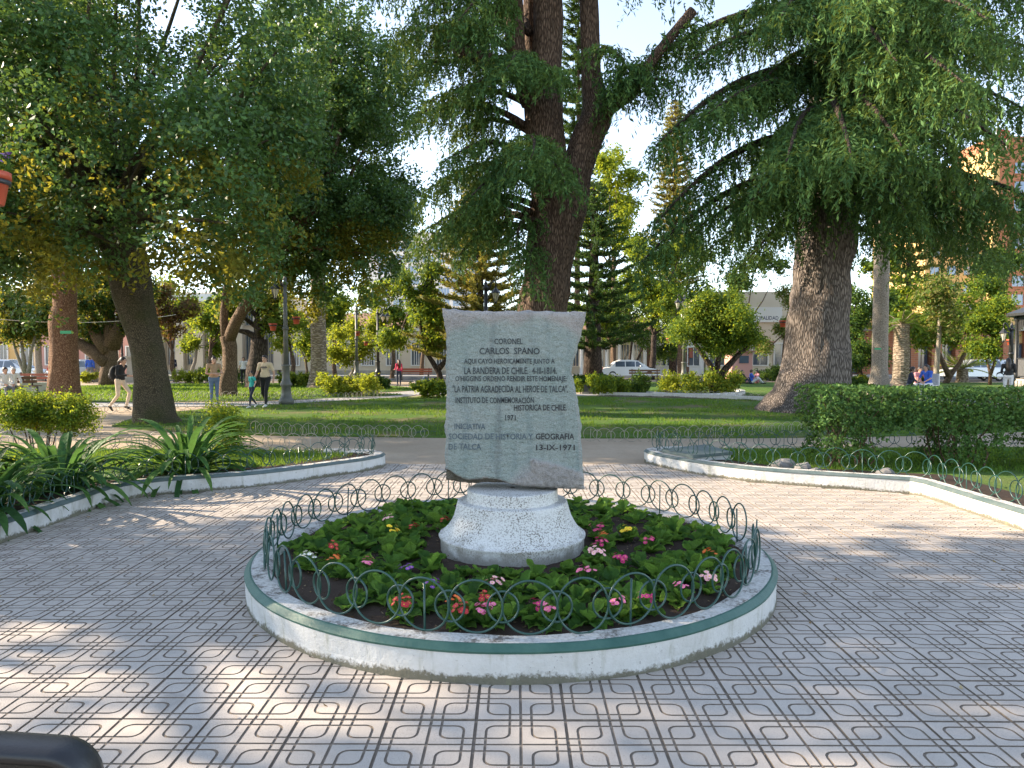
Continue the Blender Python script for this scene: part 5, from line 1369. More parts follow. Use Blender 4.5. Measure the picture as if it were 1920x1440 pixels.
# ------------------------------------------------------------------ street lamps and hanging pots
def lantern(parent, c, s=1.0, up=False):
    fr = MB(); n = 6
    fr.lathe([(.05, -.02), (.055, .0), (.13, .30), (.19, .31), (.15, .36), (.07, .45), (.05, .47), (.03, .50), (.012, .56)], 6, 0, smooth=False)
    for k in range(6):
        a = 2 * PI * k / 6
        fr.tube([(.058 * math.cos(a), .058 * math.sin(a), 0), (.135 * math.cos(a), .135 * math.sin(a), .305)], .011, 4)
    fr.lathe([(.02, -.09), (.035, -.05), (.06, -.01)], 8)
    # the frame's own lathe body is only cap and base: cut its sides away
    keep = [(f, m_, sm) for f, m_, sm in zip(fr.f, fr.m, fr.sm) if not (len(f) == 4 and min(fr.v[i][2] for i in f) > -.001 and max(fr.v[i][2] for i in f) < .301 and all(i < 54 for i in f))]
    fr.f = [q[0] for q in keep]; fr.m = [q[1] for q in keep]; fr.sm = [q[2] for q in keep]
    o = fr.obj('lantern', M['iron'], parent, c); o.scale = (s, s, s)
    g = MB(); g.lathe([(.052, .004), (.128, .298)], 6, 0, smooth=False); g.obj('glass', M['lampglass'], o)
    return o
def lamp(label, base, H, mat='iron_grey', arms=((180, .32),), pots=()):
    t = thing('street_lamp', label, 'street lamp', base, group='old street lamps')
    mb = MB(); mb.lathe([(.26, 0), (.26, .16), (.22, .20), (.17, .30), (.155, .62), (.20, .66), (.20, .72), (.15, .78), (.125, .95), (.12, 1.30), (.15, 1.33), (.15, 1.38)], 16); mb.obj('base', M[mat], t)
    mb = MB(); mb.tube([(0, 0, 1.36), (0, 0, 2.6), (0, 0, H)], [.092, .08, .062], 16, flute=1); mb.lathe([(.10, H * .62), (.11, H * .62 + .05), (.10, H * .62 + .1)], 14); mb.lathe([(.06, H - .02), (.11, H), (.11, H + .06), (.05, H + .1), (.06, H + .2), (.03, H + .27), (.01, H + .33)], 12); mb.obj('post', M[mat], t)
    for a, L in arms:
        d = Vector((math.cos(R(a)), math.sin(R(a)), 0))
        mb = MB(); q = [Vector((0, 0, H - .12)), d * L * .35 + UP * (H - .02), d * L * .55 + UP * (H + .20), d * L * .85 + UP * (H + .30), d * L * 1.0 + UP * (H + .24), d * L + UP * (H + .08)]
        mb.tube(q, [.035, .032, .03, .026, .022, .02], 7); mb.tube([d * .05 + UP * (H - .45), d * L * .3 + UP * (H - .3), d * L * .42 + UP * (H - .08)], .016, 6); mb.obj('arm', M['iron'], t)
        lantern(t, d * L + UP * (H - .46))
    for a, L, z in pots:
        d = Vector((math.cos(R(a)), math.sin(R(a)), 0))
        mb = MB(); mb.tube([UP * z, d * (L - .13) + UP * z], .011, 5); mb.obj('bracket', M['iron'], t)
    return t
def pot(label, c, s=1.0, flowers=False, plant=True):
    t = thing('flower_pot', label, 'flower pot', c, group='terracotta pots hung on the lamp posts'); t.scale = (s, s, s)
    mb = MB(); mb.lathe([(.085, -.17), (.09, -.165), (.125, .03), (.14, .03), (.14, .085), (.128, .085), (.12, .05)], 20); mb.obj('pot', M['pot'], t)
    mb = MB(); mb.lathe([(.123, -.012), (.136, -.012), (.136, .022), (.123, .022)], 20, cap=False); mb.obj('hoop', M['iron'], t)
    if plant:
        C, N, U = twig_cloud([((0, 0, .13), (.15, .15, .10))], 24, 14, tl=.12, tr=.02, droop=-.3); leaf_obj('foliage', C, N, U, .045, .022, [M['lf_mid']], (0, 0, 0), t)
    if flowers:
        for k in range(9):
            a = 2.4 * k; o = link('flower', cluster(('purple', 'yellow', 'purple')[k % 3], 3, 50 + k, .026), t, (.13 * math.cos(a), .13 * math.sin(a), .10)); o.rotation_euler = (0, 0, a)
def lamp_pots(label, base, H, mat, arms, pots, words):
    lamp(label, base, H, mat, arms, pots)
    for (a, L, z), wd in zip(pots, words):
        pot(wd, Vector(base) + Vector((math.cos(R(a)) * L, math.sin(R(a)) * L, z)), 1.0, False)
g1 = G(537, 758)
lamp_pots('tall grey street lamp with a white lantern on its left, beside the man and boy', g1, 4.15, 'iron_grey', ((180, .34),), ((184, .42, 2.72), (0, .38, 2.95)), ('terracotta pot hung left of the tall grey lamp post', 'terracotta pot hung right of the tall grey lamp post'))
g2 = G(669, 722)
lamp_pots('grey lamp post rising into the leaves with one pot near its middle', g2, 4.3, 'iron_grey', ((100, .4),), ((-60, .30, 3.05),), ('terracotta pot on the lamp post left of the black double lamp',))
g3 = G(709, 718)
lamp_pots('black double street lamp behind the woman in the pink jacket', g3, 4.4, 'iron', ((0, .62), (60, .5)), ((0, .85, 2.6), (180, .75, 2.55)), ('terracotta pot hung right of the black double lamp', 'terracotta pot hung left of the black double lamp'))
g4 = Vector((P(911, 650, 25.5).x, 25.5, 0))
lamp('black street lamp with one white lantern standing up behind the slab', g4, 4.1, 'iron', ((0, .36),))
g5 = G(1282, 727)
lamp_pots('weathered street lamp with twin lanterns at the rose bushes right of the slab', g5, 4.7, 'iron_grey', ((180, .36), (80, .3)), ((182, .48, 3.05), (200, .95, 2.55)), ('terracotta pot at the upper arm of the lamp by the rose bushes', 'terracotta pot hung lowest left of the lamp by the rose bushes'))
g6 = Vector((P(1896, 650, 30).x, 30, 0))
lamp('street lamp with a white globe like lantern beside the bandstand', g6, 2.8, 'iron', ((180, .34),))
g7 = G(230, 706)
lamp('far slender street lamp left of the leaning mossy trunk', g7, 3.0, 'iron', ((180, .05),))
pot('terracotta pot glimpsed against the left edge of the grey cedar trunk', P(1468, 605, 27))
g8 = Vector((-4.22, 4.75, 0))
lamp('street lamp just outside the left edge that carries the near flower pot', g8, 4.0, 'iron_grey', ((200, .34),), ((0, .69, 2.80),))
pot('red flower pot with purple and yellow pansies hanging at the left edge', Vector((-3.53, 4.75, 2.80)), .86, True)
pot('red pot on the bracket behind the bandstand lamp', P(1894, 640, 31), 1.0)

# ------------------------------------------------------------------ people: capsules merged into one skin, colours by body part
def cap_dist(p, a, b):
    ab = b - a; t = max(0, min(1, (p - a).dot(ab) / max(ab.length_squared, 1e-9))); return (p - (a + ab * t)).length, t
def person(label, loc, rz, h=1.7, pose='stand', top='whitecl', legs='jeans', sleeve=.45, hair='hair', hairstyle='short', shoes='shoe', build=1.0, female=False, extras=None, J=None, vox=.021):
    S = h / 1.72
    j = dict(pel=(0, 0, .96), che=(0, -.01, 1.28), nek=(0, .0, 1.475), hed=(0, -.02, 1.60), ls=(.185, 0, 1.42), rs=(-.185, 0, 1.42), le=(.235, .02, 1.14), re=(-.235, .02, 1.14), lw=(.235, -.10, .90), rw=(-.235, -.10, .90),
             lh=(.095, 0, .93), rh=(-.095, 0, .93), lk=(.105, -.02, .50), rk=(-.105, -.02, .50), la=(.10, .02, .085), ra=(-.10, .02, .085), lt=(.115, -.15, .03), rt=(-.115, -.15, .03))
    if pose == 'walk':
        j.update(lk=(.10, -.16, .52), la=(.10, -.20, .09), lt=(.105, -.37, .04), rk=(-.10, .02, .49), ra=(-.10, .30, .16), rt=(-.105, .20, .03), le=(.24, .14, 1.16), lw=(.25, .10, .92), re=(-.24, -.08, 1.15), rw=(-.24, -.26, .97))
    if pose == 'crossed':
        j.update(le=(.25, -.03, 1.14), re=(-.25, -.03, 1.14), lw=(-.02, -.22, 1.13), rw=(.04, -.20, 1.09), hed=(0, -.07, 1.585), lk=(.09, -.03, .5), rk=(-.08, 0, .5))
    if pose == 'phone':
        j.update(le=(.23, -.02, 1.14), lw=(.12, -.27, 1.13), re=(-.23, -.02, 1.14), rw=(-.10, -.27, 1.15), hed=(0, -.07, 1.585))
    if pose == 'sit':
        j.update(pel=(0, 0, .52), che=(0, -.06, .86), nek=(0, -.10, 1.05), hed=(0, -.13, 1.17), ls=(.185, -.08, .99), rs=(-.185, -.08, .99), le=(.24, -.18, .74), re=(-.24, -.18, .74), lw=(.15, -.38, .62), rw=(-.13, -.38, .64),
                 lh=(.10, 0, .49), rh=(-.10, 0, .49), lk=(.13, -.45, .50), rk=(-.13, -.45, .50), la=(.13, -.48, .09), ra=(-.12, -.46, .09), lt=(.14, -.63, .03), rt=(-.13, -.62, .03))
    if pose == 'ground':
        j.update(pel=(0, 0, .14), che=(0, .04, .46), nek=(0, .03, .66), hed=(0, 0, .79), ls=(.185, .03, .61), rs=(-.185, .03, .61), le=(.25, -.12, .40), re=(-.25, -.12, .40), lw=(.13, -.32, .36), rw=(-.10, -.34, .38),
                 lh=(.10, -.02, .13), rh=(-.10, -.02, .13), lk=(.14, -.40, .42), rk=(-.12, -.42, .38), la=(.13, -.62, .08), ra=(-.12, -.68, .08), lt=(.14, -.78, .05), rt=(-.12, -.84, .06))
    if pose == 'lie':
        j.update(pel=(0, 0, .12), che=(0, .30, .26), nek=(0, .46, .38), hed=(0, .55, .48), ls=(.185, .42, .34), rs=(-.185, .42, .34), le=(.28, .50, .10), re=(-.26, .24, .22), lw=(.26, .30, .06), rw=(-.10, .06, .27),
                 lh=(.10, -.03, .12), rh=(-.10, -.03, .12), lk=(.12, -.34, .44), rk=(-.10, -.46, .14), la=(.12, -.62, .07), ra=(-.10, -.90, .07), lt=(.13, -.72, .12), rt=(-.11, -.98, .16))
    if J: j.update(J)
    j = {k: Vector(v) * S for k, v in j.items()}
    b = build * S; f = .92 if female else 1.0
    prims = []                               # a, b, ra, rb, x-stretch, material
    def cp(a, c, ra, rb, m): prims.append((j[a] if isinstance(a, str) else a, j[c] if isinstance(c, str) else c, ra * b, rb * b, m))
    sh = [j['ls'] * .62 + j['rs'] * .38, j['ls'] * .38 + j['rs'] * .62]
    wa = j['pel'].lerp(j['che'], .45)
    cp('ls', 'rs', .070 * f, .070 * f, top)
    for q in sh: prims.append((q - UP * .03 * S, wa.lerp(q, .1), .098 * b * f, .100 * b * f, top))
    off = (j['ls'] - j['rs']) * .16
    prims.append((wa + off, wa - off, .102 * b * f, .102 * b * f, top))
    prims.append((j['pel'] + off * 1.3, j['pel'] - off * 1.3, .112 * b, .112 * b, legs))
    prims.append((wa.lerp(j['pel'], .55) + off, wa.lerp(j['pel'], .55) - off, .108 * b, .108 * b, top))
    cp('nek', 'hed', .052, .055, 'skin'); cp(j['nek'] - UP * .03 * S, 'nek', .065, .054, 'skin')
    for s in 'lr':
        cp(s + 'h', s + 'k', .088, .056, legs); k2 = j[s + 'k'].lerp(j[s + 'a'], .35); cp(s + 'k', k2, .056, .054, legs); cp(k2, s + 'a', .054, .038, legs)
        cp(s + 'a', s + 't', .040, .034, shoes); cp(j[s + 'a'] + (j[s + 'a'] - j[s + 't']) * .3 - UP * .03 * S, s + 't', .034, .030, shoes)
        e = j[s + 's'].lerp(j[s + 'e'], min(1, sleeve * 2)); cp(s + 's', e, .058 * f, .052 * f, top)
        if sleeve < .5: cp(e, s + 'e', .044 * f, .038 * f, 'skin'); cp(s + 'e', s + 'w', .038 * f, .027 * f, 'skin')
        else: cp(s + 'e', s + 'w', .048 * f, .034 * f, top)
    hd = j['hed']; fw = Vector((0, -1, 0))
    if pose in ('crossed', 'phone', 'sit'): fw = Vector((0, -.9, -.35)).normalized()
    mb = MB()
    for a, c, ra, rb, m in prims:
        d = (c - a); L = max(d.length, 1e-4); d = d / L
        mb.tube([a - d * ra * .94, a - d * ra * .7, a, c, c + d * rb * .7, c + d * rb * .94], [ra * .34, ra * .71, ra, rb, rb * .71, rb * .34], 12)
    mb.ball(hd, (.078 * S, .096 * S, .118 * S), 14, 10); mb.ball(hd + fw * .03 * S - UP * .06 * S, (.058 * S, .062 * S, .06 * S), 10, 8)
    mb.ball(hd + fw * .098 * S - UP * .012 * S, (.014 * S, .022 * S, .022 * S), 8, 6)
    for sx_ in (-1, 1): mb.ball(hd + Vector((sx_ * .08 * S, .012 * S, -.012 * S)), (.013 * S, .02 * S, .032 * S), 8, 6)
    hands = []
    for s in 'lr':
        w_ = j[s + 'w']; d = (w_ - j[s + 'e']).normalized(); sd = d.cross(Vector((0, 1, .01))).normalized(); pal = w_ + d * .055 * S
        mb.tube([w_ - d * .01, w_ + d * .03 * S, pal + d * .03 * S], [.027 * S, .034 * S, .030 * S], 10)
        n_ = sd.cross(d)
        for q in range(4):
            ln = (.062, .075, .078, .060)[q] * S; r0 = pal + sd * (q - 1.5) * .017 * S + d * .025 * S
            mb.tube([r0, r0 + d * ln * .5 + n_ * .004, r0 + d * ln + n_ * .016], [.0085 * S, .008 * S, .006 * S], 6)
        r0 = w_ + d * .03 * S + sd * .028 * S; mb.tube([r0, r0 + sd * .025 * S + d * .02 * S, r0 + sd * .03 * S + d * .05 * S], [.010 * S, .009 * S, .007 * S], 6)
        hands.append(pal)
    tmp = link('person_shell', mb.mesh('person_shell', M['skin']))
    md = tmp.modifiers.new('r', 'REMESH'); md.mode = 'VOXEL'; md.voxel_size = vox * S; md.use_smooth_shade = True
    ms = tmp.modifiers.new('s', 'SMOOTH'); ms.factor = .5; ms.iterations = 2
    bpy.context.view_layer.update()
    me = bpy.data.meshes.new_from_object(tmp.evaluated_get(bpy.context.evaluated_depsgraph_get()))
    bpy.data.objects.remove(tmp); me.name = 'body'
    me.materials.clear(); names = []
    for p in prims:
        if p[4] not in names: names.append(p[4])
    for q in names: me.materials.append(M[q])
    mi = []
    for pl_ in me.polygons:
        c = pl_.center
        if (c - hd).length < .125 * S or any((c - q).length < .075 * S for q in hands): mi.append(names.index('skin')); continue
        best = min(prims, key=lambda p: (lambda dt: dt[0] - (p[2] + (p[3] - p[2]) * dt[1]))(cap_dist(c, p[0], p[1])))
        mi.append(names.index(best[4]))
    me.polygons.foreach_set('material_index', mi); me.polygons.foreach_set('use_smooth', [True] * len(mi)); me.update()
    t = thing('person', label, 'person', loc, rz)
    link('body', me, t)
    hb = MB(); ctr = hd + Vector((0, .012 * S, .018 * S))
    hb.ball(ctr, (.090 * S, .104 * S, .116 * S), 14, 10)
    keep = [i for i, f_ in enumerate(hb.f) if (sum((Vector(hb.v[k]) for k in f_), Vector()) / len(f_) - hd).dot(Vector((0, -.75, -.55)) if hairstyle != 'cap' else Vector((0, -.6, -.7))) < .028 * S]
    hb.f = [hb.f[i] for i in keep]; hb.m = [hb.m[i] for i in keep]; hb.sm = [hb.sm[i] for i in keep]
    if hairstyle == 'bun': hb.ball(hd + Vector((0, .06, .135)) * S, (.042 * S, .042 * S, .036 * S), 10, 7)
    if hairstyle == 'long':
        hb.tube([hd + Vector((0, .05, .06)) * S, hd + Vector((0, .095, -.08)) * S, hd + Vector((0, .13, -.28)) * S, hd + Vector((0, .135, -.42)) * S], [.085 * S, .10 * S, .09 * S, .045 * S], 12)
    if hairstyle == 'tail': hb.tube([hd + Vector((0, .08, .05)) * S, hd + Vector((0, .15, -.02)) * S, hd + Vector((0, .16, -.16)) * S], [.045 * S, .04 * S, .012 * S], 8)
    hb.obj('hair', M[hair], t)
    eb = MB()
    for sx_ in (-1, 1): eb.ball(hd + fw * .088 * S + Vector((sx_ * .030, -.002, .014)) * S, .010 * S, 7, 5)
    eb.ball(hd + fw * .088 * S - UP * .055 * S, (.022 * S, .008 * S, .006 * S), 8, 5)
    eb.obj('face_features', M['hair_brown'], t)
    return t, j, S
def part(t, name, build, mat):
    mb = MB(); build(mb); return mb.obj(name, M[mat], t)
# walker with backpack
t, j, S = person('person with dark hair in a black jacket and beige trousers walking right with a backpack', G(226, 771), R(82), 1.66, 'walk', 'black_cl', 'beige', .8, 'hair', 'tail', female=True,
                 J=dict(che=(0, -.05, 1.28), nek=(0, -.09, 1.46), hed=(0, -.13, 1.58), ls=(.18, -.06, 1.40), rs=(-.18, -.06, 1.40), lw=(.12, -.34, 1.10), rw=(-.12, -.36, 1.12), lk=(.10, -.26, .58), la=(.10, -.12, .14), lt=(.1, -.28, .06), rk=(-.1, .0, .5), ra=(-.1, .30, .16), rt=(-.1, .2, .03)))
def bp(mb):
    mb.ball((0, .19 * S, 1.18 * S), (.17 * S, .13 * S, .24 * S), 14, 10); mb.ball((0, .29 * S, 1.10 * S), (.12 * S, .06 * S, .11 * S), 12, 8)
part(t, 'backpack_body', bp, 'black_cl')
part(t, 'backpack_pocket', lambda mb: mb.ball((0, .335 * S, 1.12 * S), (.07 * S, .03 * S, .09 * S), 10, 7), 'whitecl')
# woman with a bun
person('person with a dark hair bun, tan top and jeans standing with folded arms', G(402, 762), R(30), 1.66, 'crossed', 'tan', 'jeans', .2, 'hair', 'bun', female=True)
# man and boy
t, j, S = person('person in a cream printed t shirt and black trousers holding the boy by the hand', G(498, 764), R(-6), 1.70, 'walk', 'creamcl', 'black_cl', .33, 'hair', 'short', 'shoew', 1.06,
                 J=dict(rw=(-.30, -.16, .92), re=(-.27, -.02, 1.14), lw=(.31, -.06, .92), le=(.29, .04, 1.14)))
pr = MB()
for k, (w_, z, zt) in enumerate(((.20, 1.335, .018), (.24, 1.300, .026), (.17, 1.265, .014))):
    for i in range(8):
        x0 = -w_ / 2 + w_ * i / 8; x1 = x0 + w_ / 8 * .86; zz = z + .10 * (x0) * .35
        pr.add([(x0, -.118 - .0, zz), (x1, -.118, zz), (x1, -.118, zz + zt), (x0, -.118, zz + zt)], [(0, 1, 2, 3)])
# the print follows the chest: push every corner out to the front of the shirt
pb = t.children[0].data
front_pts = [v.co for v in pb.vertices if v.co.y < 0 and 1.1 < v.co.z < 1.45 and abs(v.co.x) < .2]
pr.v = [(x * S, min(q.y for q in front_pts if abs(q.x - x * S) < .04 and abs(q.z - z * S) < .05) - .004, z * S) for x, y, z in pr.v]
pr.obj('shirt_print', M['navy'], t)
t, j, S = person('child in a teal t shirt and navy trousers with glasses, striding beside the man', G(473, 765), R(-35), 1.18, 'walk', 'teal', 'navy', .3, 'hair', 'short', 'shoew', .95, J=dict(lw=(.34, -.08, 1.12), le=(.30, .0, 1.22), rw=(-.34, .08, .96), re=(-.30, .06, 1.17), hed=(0, -.02, 1.615)))
def gl(mb):
    for s_ in (-1, 1):
        q = MB(); q.torus(.026 * S, .004 * S, 14, 5); mb.add([(x + s_ * .032 * S + j['hed'].x, y + j['hed'].y - .106 * S, z + j['hed'].z + .012 * S) for x, y, z in q.v], q.f)
    mb.tube([Vector((-.01, -.108, .014)) * S + j['hed'], Vector((.01, -.108, .014)) * S + j['hed']], .003 * S, 5)
part(t, 'glasses', gl, 'iron')
person('person in a hot pink jacket and dark jeans seen from behind on the far path', G(748, 724.5), R(-142), 1.50, 'stand', 'pink', 'navy', .8, 'hair_brown', 'long', female=True, J=dict(lw=(.20, -.22, 1.08), le=(.25, .03, 1.14)))
person('person in a dark top and jeans lying back on the grass left of the slab', G(806, 719), R(-70), 1.7, 'lie', 'black_cl', 'jeans', .3, 'hair', 'short', 'shoew')
person('person in white shirt and grey trousers sitting at the far left edge', G(8, 750) + Vector((0, 0, -.02)), R(60), 1.7, 'sit', 'whitecl', 'greycl', .6, 'hair', 'short')
person('white haired person in a white shirt sitting beside another on the bench', G(24, 748) + Vector((0, 0, -.02)), R(55), 1.68, 'sit', 'whitecl', 'greycl', .6, 'hair_white', 'short', 'shoew')
hx = lambda px, Y: Vector((P(px, 650, Y).x, Y, 0))
person('person with long dark hair in a black top and white trousers by the bandstand', hx(1892, 27), R(150), 1.62, 'phone', 'black_cl', 'whitecl', .8, 'hair', 'long', female=True)
person('person with long dark hair in a bright blue top sitting behind the hedge', hx(1742, 26.5) + UP * .12, R(-70), 1.66, 'sit', 'bluecl', 'whitecl', .4, 'hair', 'long', female=True)
person('person in dark clothes sitting left of the blue top, leaning forward', hx(1706, 27.5) + UP * .05, R(60), 1.62, 'sit', 'navy', 'greycl', .7, 'hair', 'short')
person('person with light trousers sitting at the right of the group on the chairs', hx(1722, 28.8) + UP * .05, R(10), 1.6, 'sit', 'pinklight', 'whitecl', .3, 'hair', 'tail', female=True)
person('person in a light blue top sitting on the grass right of the round headed tree', hx(1410, 43), R(80), 1.68, 'ground', 'bluecl', 'whitecl', .4, 'hair_brown', 'short')
person('person in pink trousers sitting on the grass next to the blue top', hx(1420, 43.4), R(-80), 1.62, 'ground', 'pinklight', 'pinklight', .4, 'hair', 'tail', female=True)
person('person in dark clothes sitting on the grass under the low dark stems', hx(1392, 43), R(40), 1.62, 'ground', 'black_cl', 'navy', .7, 'hair', 'short')
person('person in a light top far off between the fork trunk and the furrowed trunk', hx(456, 40), R(10), 1.66, 'stand', 'whitecl', 'black_cl', .3, 'hair_brown', 'long', female=True)
person('person in dark clothes on the far pavement right of the leaning trunk', hx(324, 54), R(40), 1.7, 'stand', 'navy', 'black_cl', .8, 'hair', 'short')
person('person in a blue shirt beside the far silver car on the left', hx(168, 46), R(200), 1.7, 'stand', 'bluecl', 'greycl', .5, 'hair', 'short')

# ------------------------------------------------------------------ seats, stones, chair, statue
def bench(label, loc, rz, L=1.8, mat='redwood'):
    t = thing('bench', label, 'bench', loc, rz, group='park benches')
    for k in range(3): mb = MB(); mb.box((0, -.12 + k * .15, .45), (L, .12, .04)); mb.obj('slat', M[mat], t)
    for k in range(2): mb = MB(); mb.box((0, .27 + k * .03, .62 + k * .16), (L, .04, .12)); mb.obj('back_slat', M[mat], t)
    for s in (-1, 1):
        mb = MB(); mb.box((s * L * .4, .05, .21), (.08, .42, .42)); mb.tube([(s * L * .4, .24, .4), (s * L * .4, .33, .88)], .03, 6); mb.obj('leg', M['iron'], t)
bench('red slatted bench in front of the parked silver car on the left', G(45, 733), R(0), 2.2)
bench('bench carrying the two people in white shirts at the left edge', G(14, 746) + Vector((.15, .35, 0)), R(58), 1.7, 'wood')
bench('red slatted bench behind the woman in the pink jacket', G(778, 713), R(0), 2.4)
bench('dark bench behind the dark plaque', G(1210, 718), R(0), 2.0, 'wood')
bs = MB(); bs.box((0, 0, .22), (1.7, .5, .4)); bs.box((0, 0, .45), (1.8, .56, .07)); b_ = bs.obj('concrete_bench', M['stone'], None, G(82, 736)); tag(b_, 'pale block shaped stone seat left of the reddish trunk', 'bench')
t = thing('chair', 'white garden chair under the person with the bright blue top', 'chair', hx(1742, 26.5) + UP * .02, R(-70))
mb = MB(); mb.box((0, -.05, .55), (.5, .5, .05)); mb.obj('seat', M['whitecl'], t); mb = MB(); mb.box((0, .25, .78), (.5, .05, .44)); mb.obj('backrest', M['whitecl'], t)
for a in (-1, 1):
    for c in (-1, 1): mb = MB(); mb.tube([(a * .22, -.05 + c * .22, -.02), (a * .21, -.05 + c * .2, .53)], .02, 6); mb.obj('leg', M['whitecl'], t)
pq = G(1109, 738)
t = thing('plaque_stone', 'dark grey double plaque stone low among the bushes right of the slab', 'plaque', pq)
for s in (-1, 1):
    mb = MB(); mb.box((s * .17, 0, .21), (.33, .14, .36), M=Matrix.Rotation(-.25, 3, 'X')); mb.obj('panel', M['darkstone'], t)
mb = MB(); mb.box((0, .06, .04), (.8, .4, .10)); mb.obj('footing', M['stone'], t)
cov = [G(px, py, .25) for px, py in ((1240, 842), (1300, 854), (1374, 847), (1322, 833))]
cc = sum(cov, Vector()) / 4; cc.z = 0
t = thing('service_box', 'low concrete service box with a green lid inside the right kerb tip', 'service box', cc)
mb = MB(); mb.prism([((p.x - cc.x) * .94, (p.y - cc.y) * .94) for p in cov], .05, .205); mb.obj('box', M['kerb'], t)
mb = MB(); mb.prism([(p.x - cc.x, p.y - cc.y) for p in cov], .206, .25); mb.obj('lid', M['trim_old'], t)
for k, (px, py, s) in enumerate(((1472, 880, .17), (1505, 884, .13), (1530, 889, .10), (1660, 893, .12), (1440, 884, .07))):
    mb = MB(); mb.ball((0, 0, s * .3), (s, s * .8, s * .55), 9, 7)
    mb.v = [tuple(Vector(v) * (1 + .35 * noise.noise(Vector(v) * 9 + Vector((k * 5, 0, 0))))) for v in mb.v]
    mb.sm = [False] * len(mb.sm); o = mb.obj('stone', M['rock'], None, G(px, py, .13)); tag(o, ['largest grey stone inside the right kerb', 'grey stone just right of the largest one', 'small grey stone left of the hedge stems', 'grey stone under the arch of the hedge', 'smallest stone, left of the others inside the right kerb'][k], 'stone', 'loose stones in the hedge bed')
st = hx(254, 47)
t = thing('statue', 'pale statue on a tall stone pedestal behind the walking person', 'statue', st)
mb = MB(); mb.box((0, 0, .15), (1.1, 1.1, .3)); mb.box((0, 0, .95), (.8, .8, 1.3)); mb.box((0, 0, 1.66), (1.0, 1.0, .12)); mb.obj('pedestal', M['stone'], t)
mb = MB(); mb.tube([(0, 0, 1.7), (.02, 0, 2.1), (-.02, 0, 2.5), (0, 0, 2.8)], [.25, .19, .18, .21], 12); mb.tube([(0, 0, 2.8), (0, 0, 3.0)], [.2, .07], 10); mb.ball((0, 0, 3.13), (.10, .12, .15), 10, 8)
mb.tube([(.2, 0, 2.85), (.28, -.05, 2.5), (.2, -.2, 2.35)], [.07, .06, .05], 8); mb.tube([(-.2, 0, 2.85), (-.27, 0, 2.5), (-.24, -.05, 2.2)], [.07, .06, .05], 8); mb.obj('figure', M['white'], t)
mb = MB(); wa_, wb_ = P(-30, 596, 25), P(330, 590, 31)
mb.tube([wa_.lerp(wb_, k / 12) - UP * .25 * 4 * (k / 12) * (1 - k / 12) for k in range(13)], .012, 5); tag(mb.obj('cable', M['wire']), 'thin pale cable strung behind the reddish trunk on the left', 'cable')
# white kerb strips behind the lawn on the right
for nm, pts in (('long white kerb behind the middle lawn on the right', [G(1125, 742), G(1215, 744), G(1290, 746), G(1370, 749), G(1440, 753)]), ('rounded white kerb of the rose bed', [G(1215, 741), G(1262, 744), G(1330, 745), G(1385, 742), G(1392, 738), G(1378, 735)])):
    mb = MB(); sweep(mb, smooth_poly([(p.x, p.y) for p in pts], 5), [(-.1, -.02), (-.1, .16), (.1, .16), (.1, -.02)], False, 1); tag(mb.obj('kerb', M['kerb']), nm, 'kerb')

# ------------------------------------------------------------------ dark plastic housing close to the camera
t = thing('plastic_housing', 'black satin plastic housing with a rounded corner cut off at the bottom left', 'housing', (-.845, 1.0, -.012), R(4))
def rrect(w_, h_, r, n=7):
    out = []
    for cx_, cz_, a0 in ((w_ / 2 - r, h_ / 2 - r, 0), (-w_ / 2 + r, h_ / 2 - r, 90), (-w_ / 2 + r, -h_ / 2 + r, 180), (w_ / 2 - r, -h_ / 2 + r, 270)):
        for k in range(n + 1):
            a = R(a0 + 90 * k / n); out.append((cx_ + r * math.cos(a), cz_ + r * math.sin(a)))
    return out
mb = MB(); rings = []
for (sc_, y, rr_) in ((.92, .032, .05), (.98, .024, .06), (1.0, .010, .065), (1.0, -.016, .065), (.98, -.030, .06), (.945, -.034, .05), (.90, -.030, .045), (.88, -.012, .04)):
    rings.append([(x, y, z) for x, z in rrect(.44 * sc_ + (sc_ - 1) * .0, .30 - (1 - sc_) * .44, rr_)])
n_ = len(rings[0]); vs_ = [p for r_ in rings for p in r_]
fs_ = [(i * n_ + k, i * n_ + (k + 1) % n_, (i + 1) * n_ + (k + 1) % n_, (i + 1) * n_ + k) for i in range(len(rings) - 1) for k in range(n_)] + [tuple(reversed(range(n_)))]
tilt = Matrix.Rotation(R(6), 3, 'Y')
mb.add([tilt @ Vector(v) + Vector((0, 0, .945)) for v in vs_], fs_, 0, True); mb.obj('rim', M['plastic'], t)
mb = MB(); pn = rrect(.39, .245, .04); mb.add([tilt @ Vector((x, -.018, z)) + Vector((0, 0, .945)) for x, z in pn], [tuple(range(len(pn)))], 0); mb.obj('panel', M['plastic_panel'], t)
mb = MB(); mb.tube([(0, .0, .02), (0, .0, .82)], .030, 12); mb.lathe([(.22, .03), (.22, .06), (.05, .08)], 20, c=(0, .0, 0)); mb.obj('stand', M['plastic'], t)

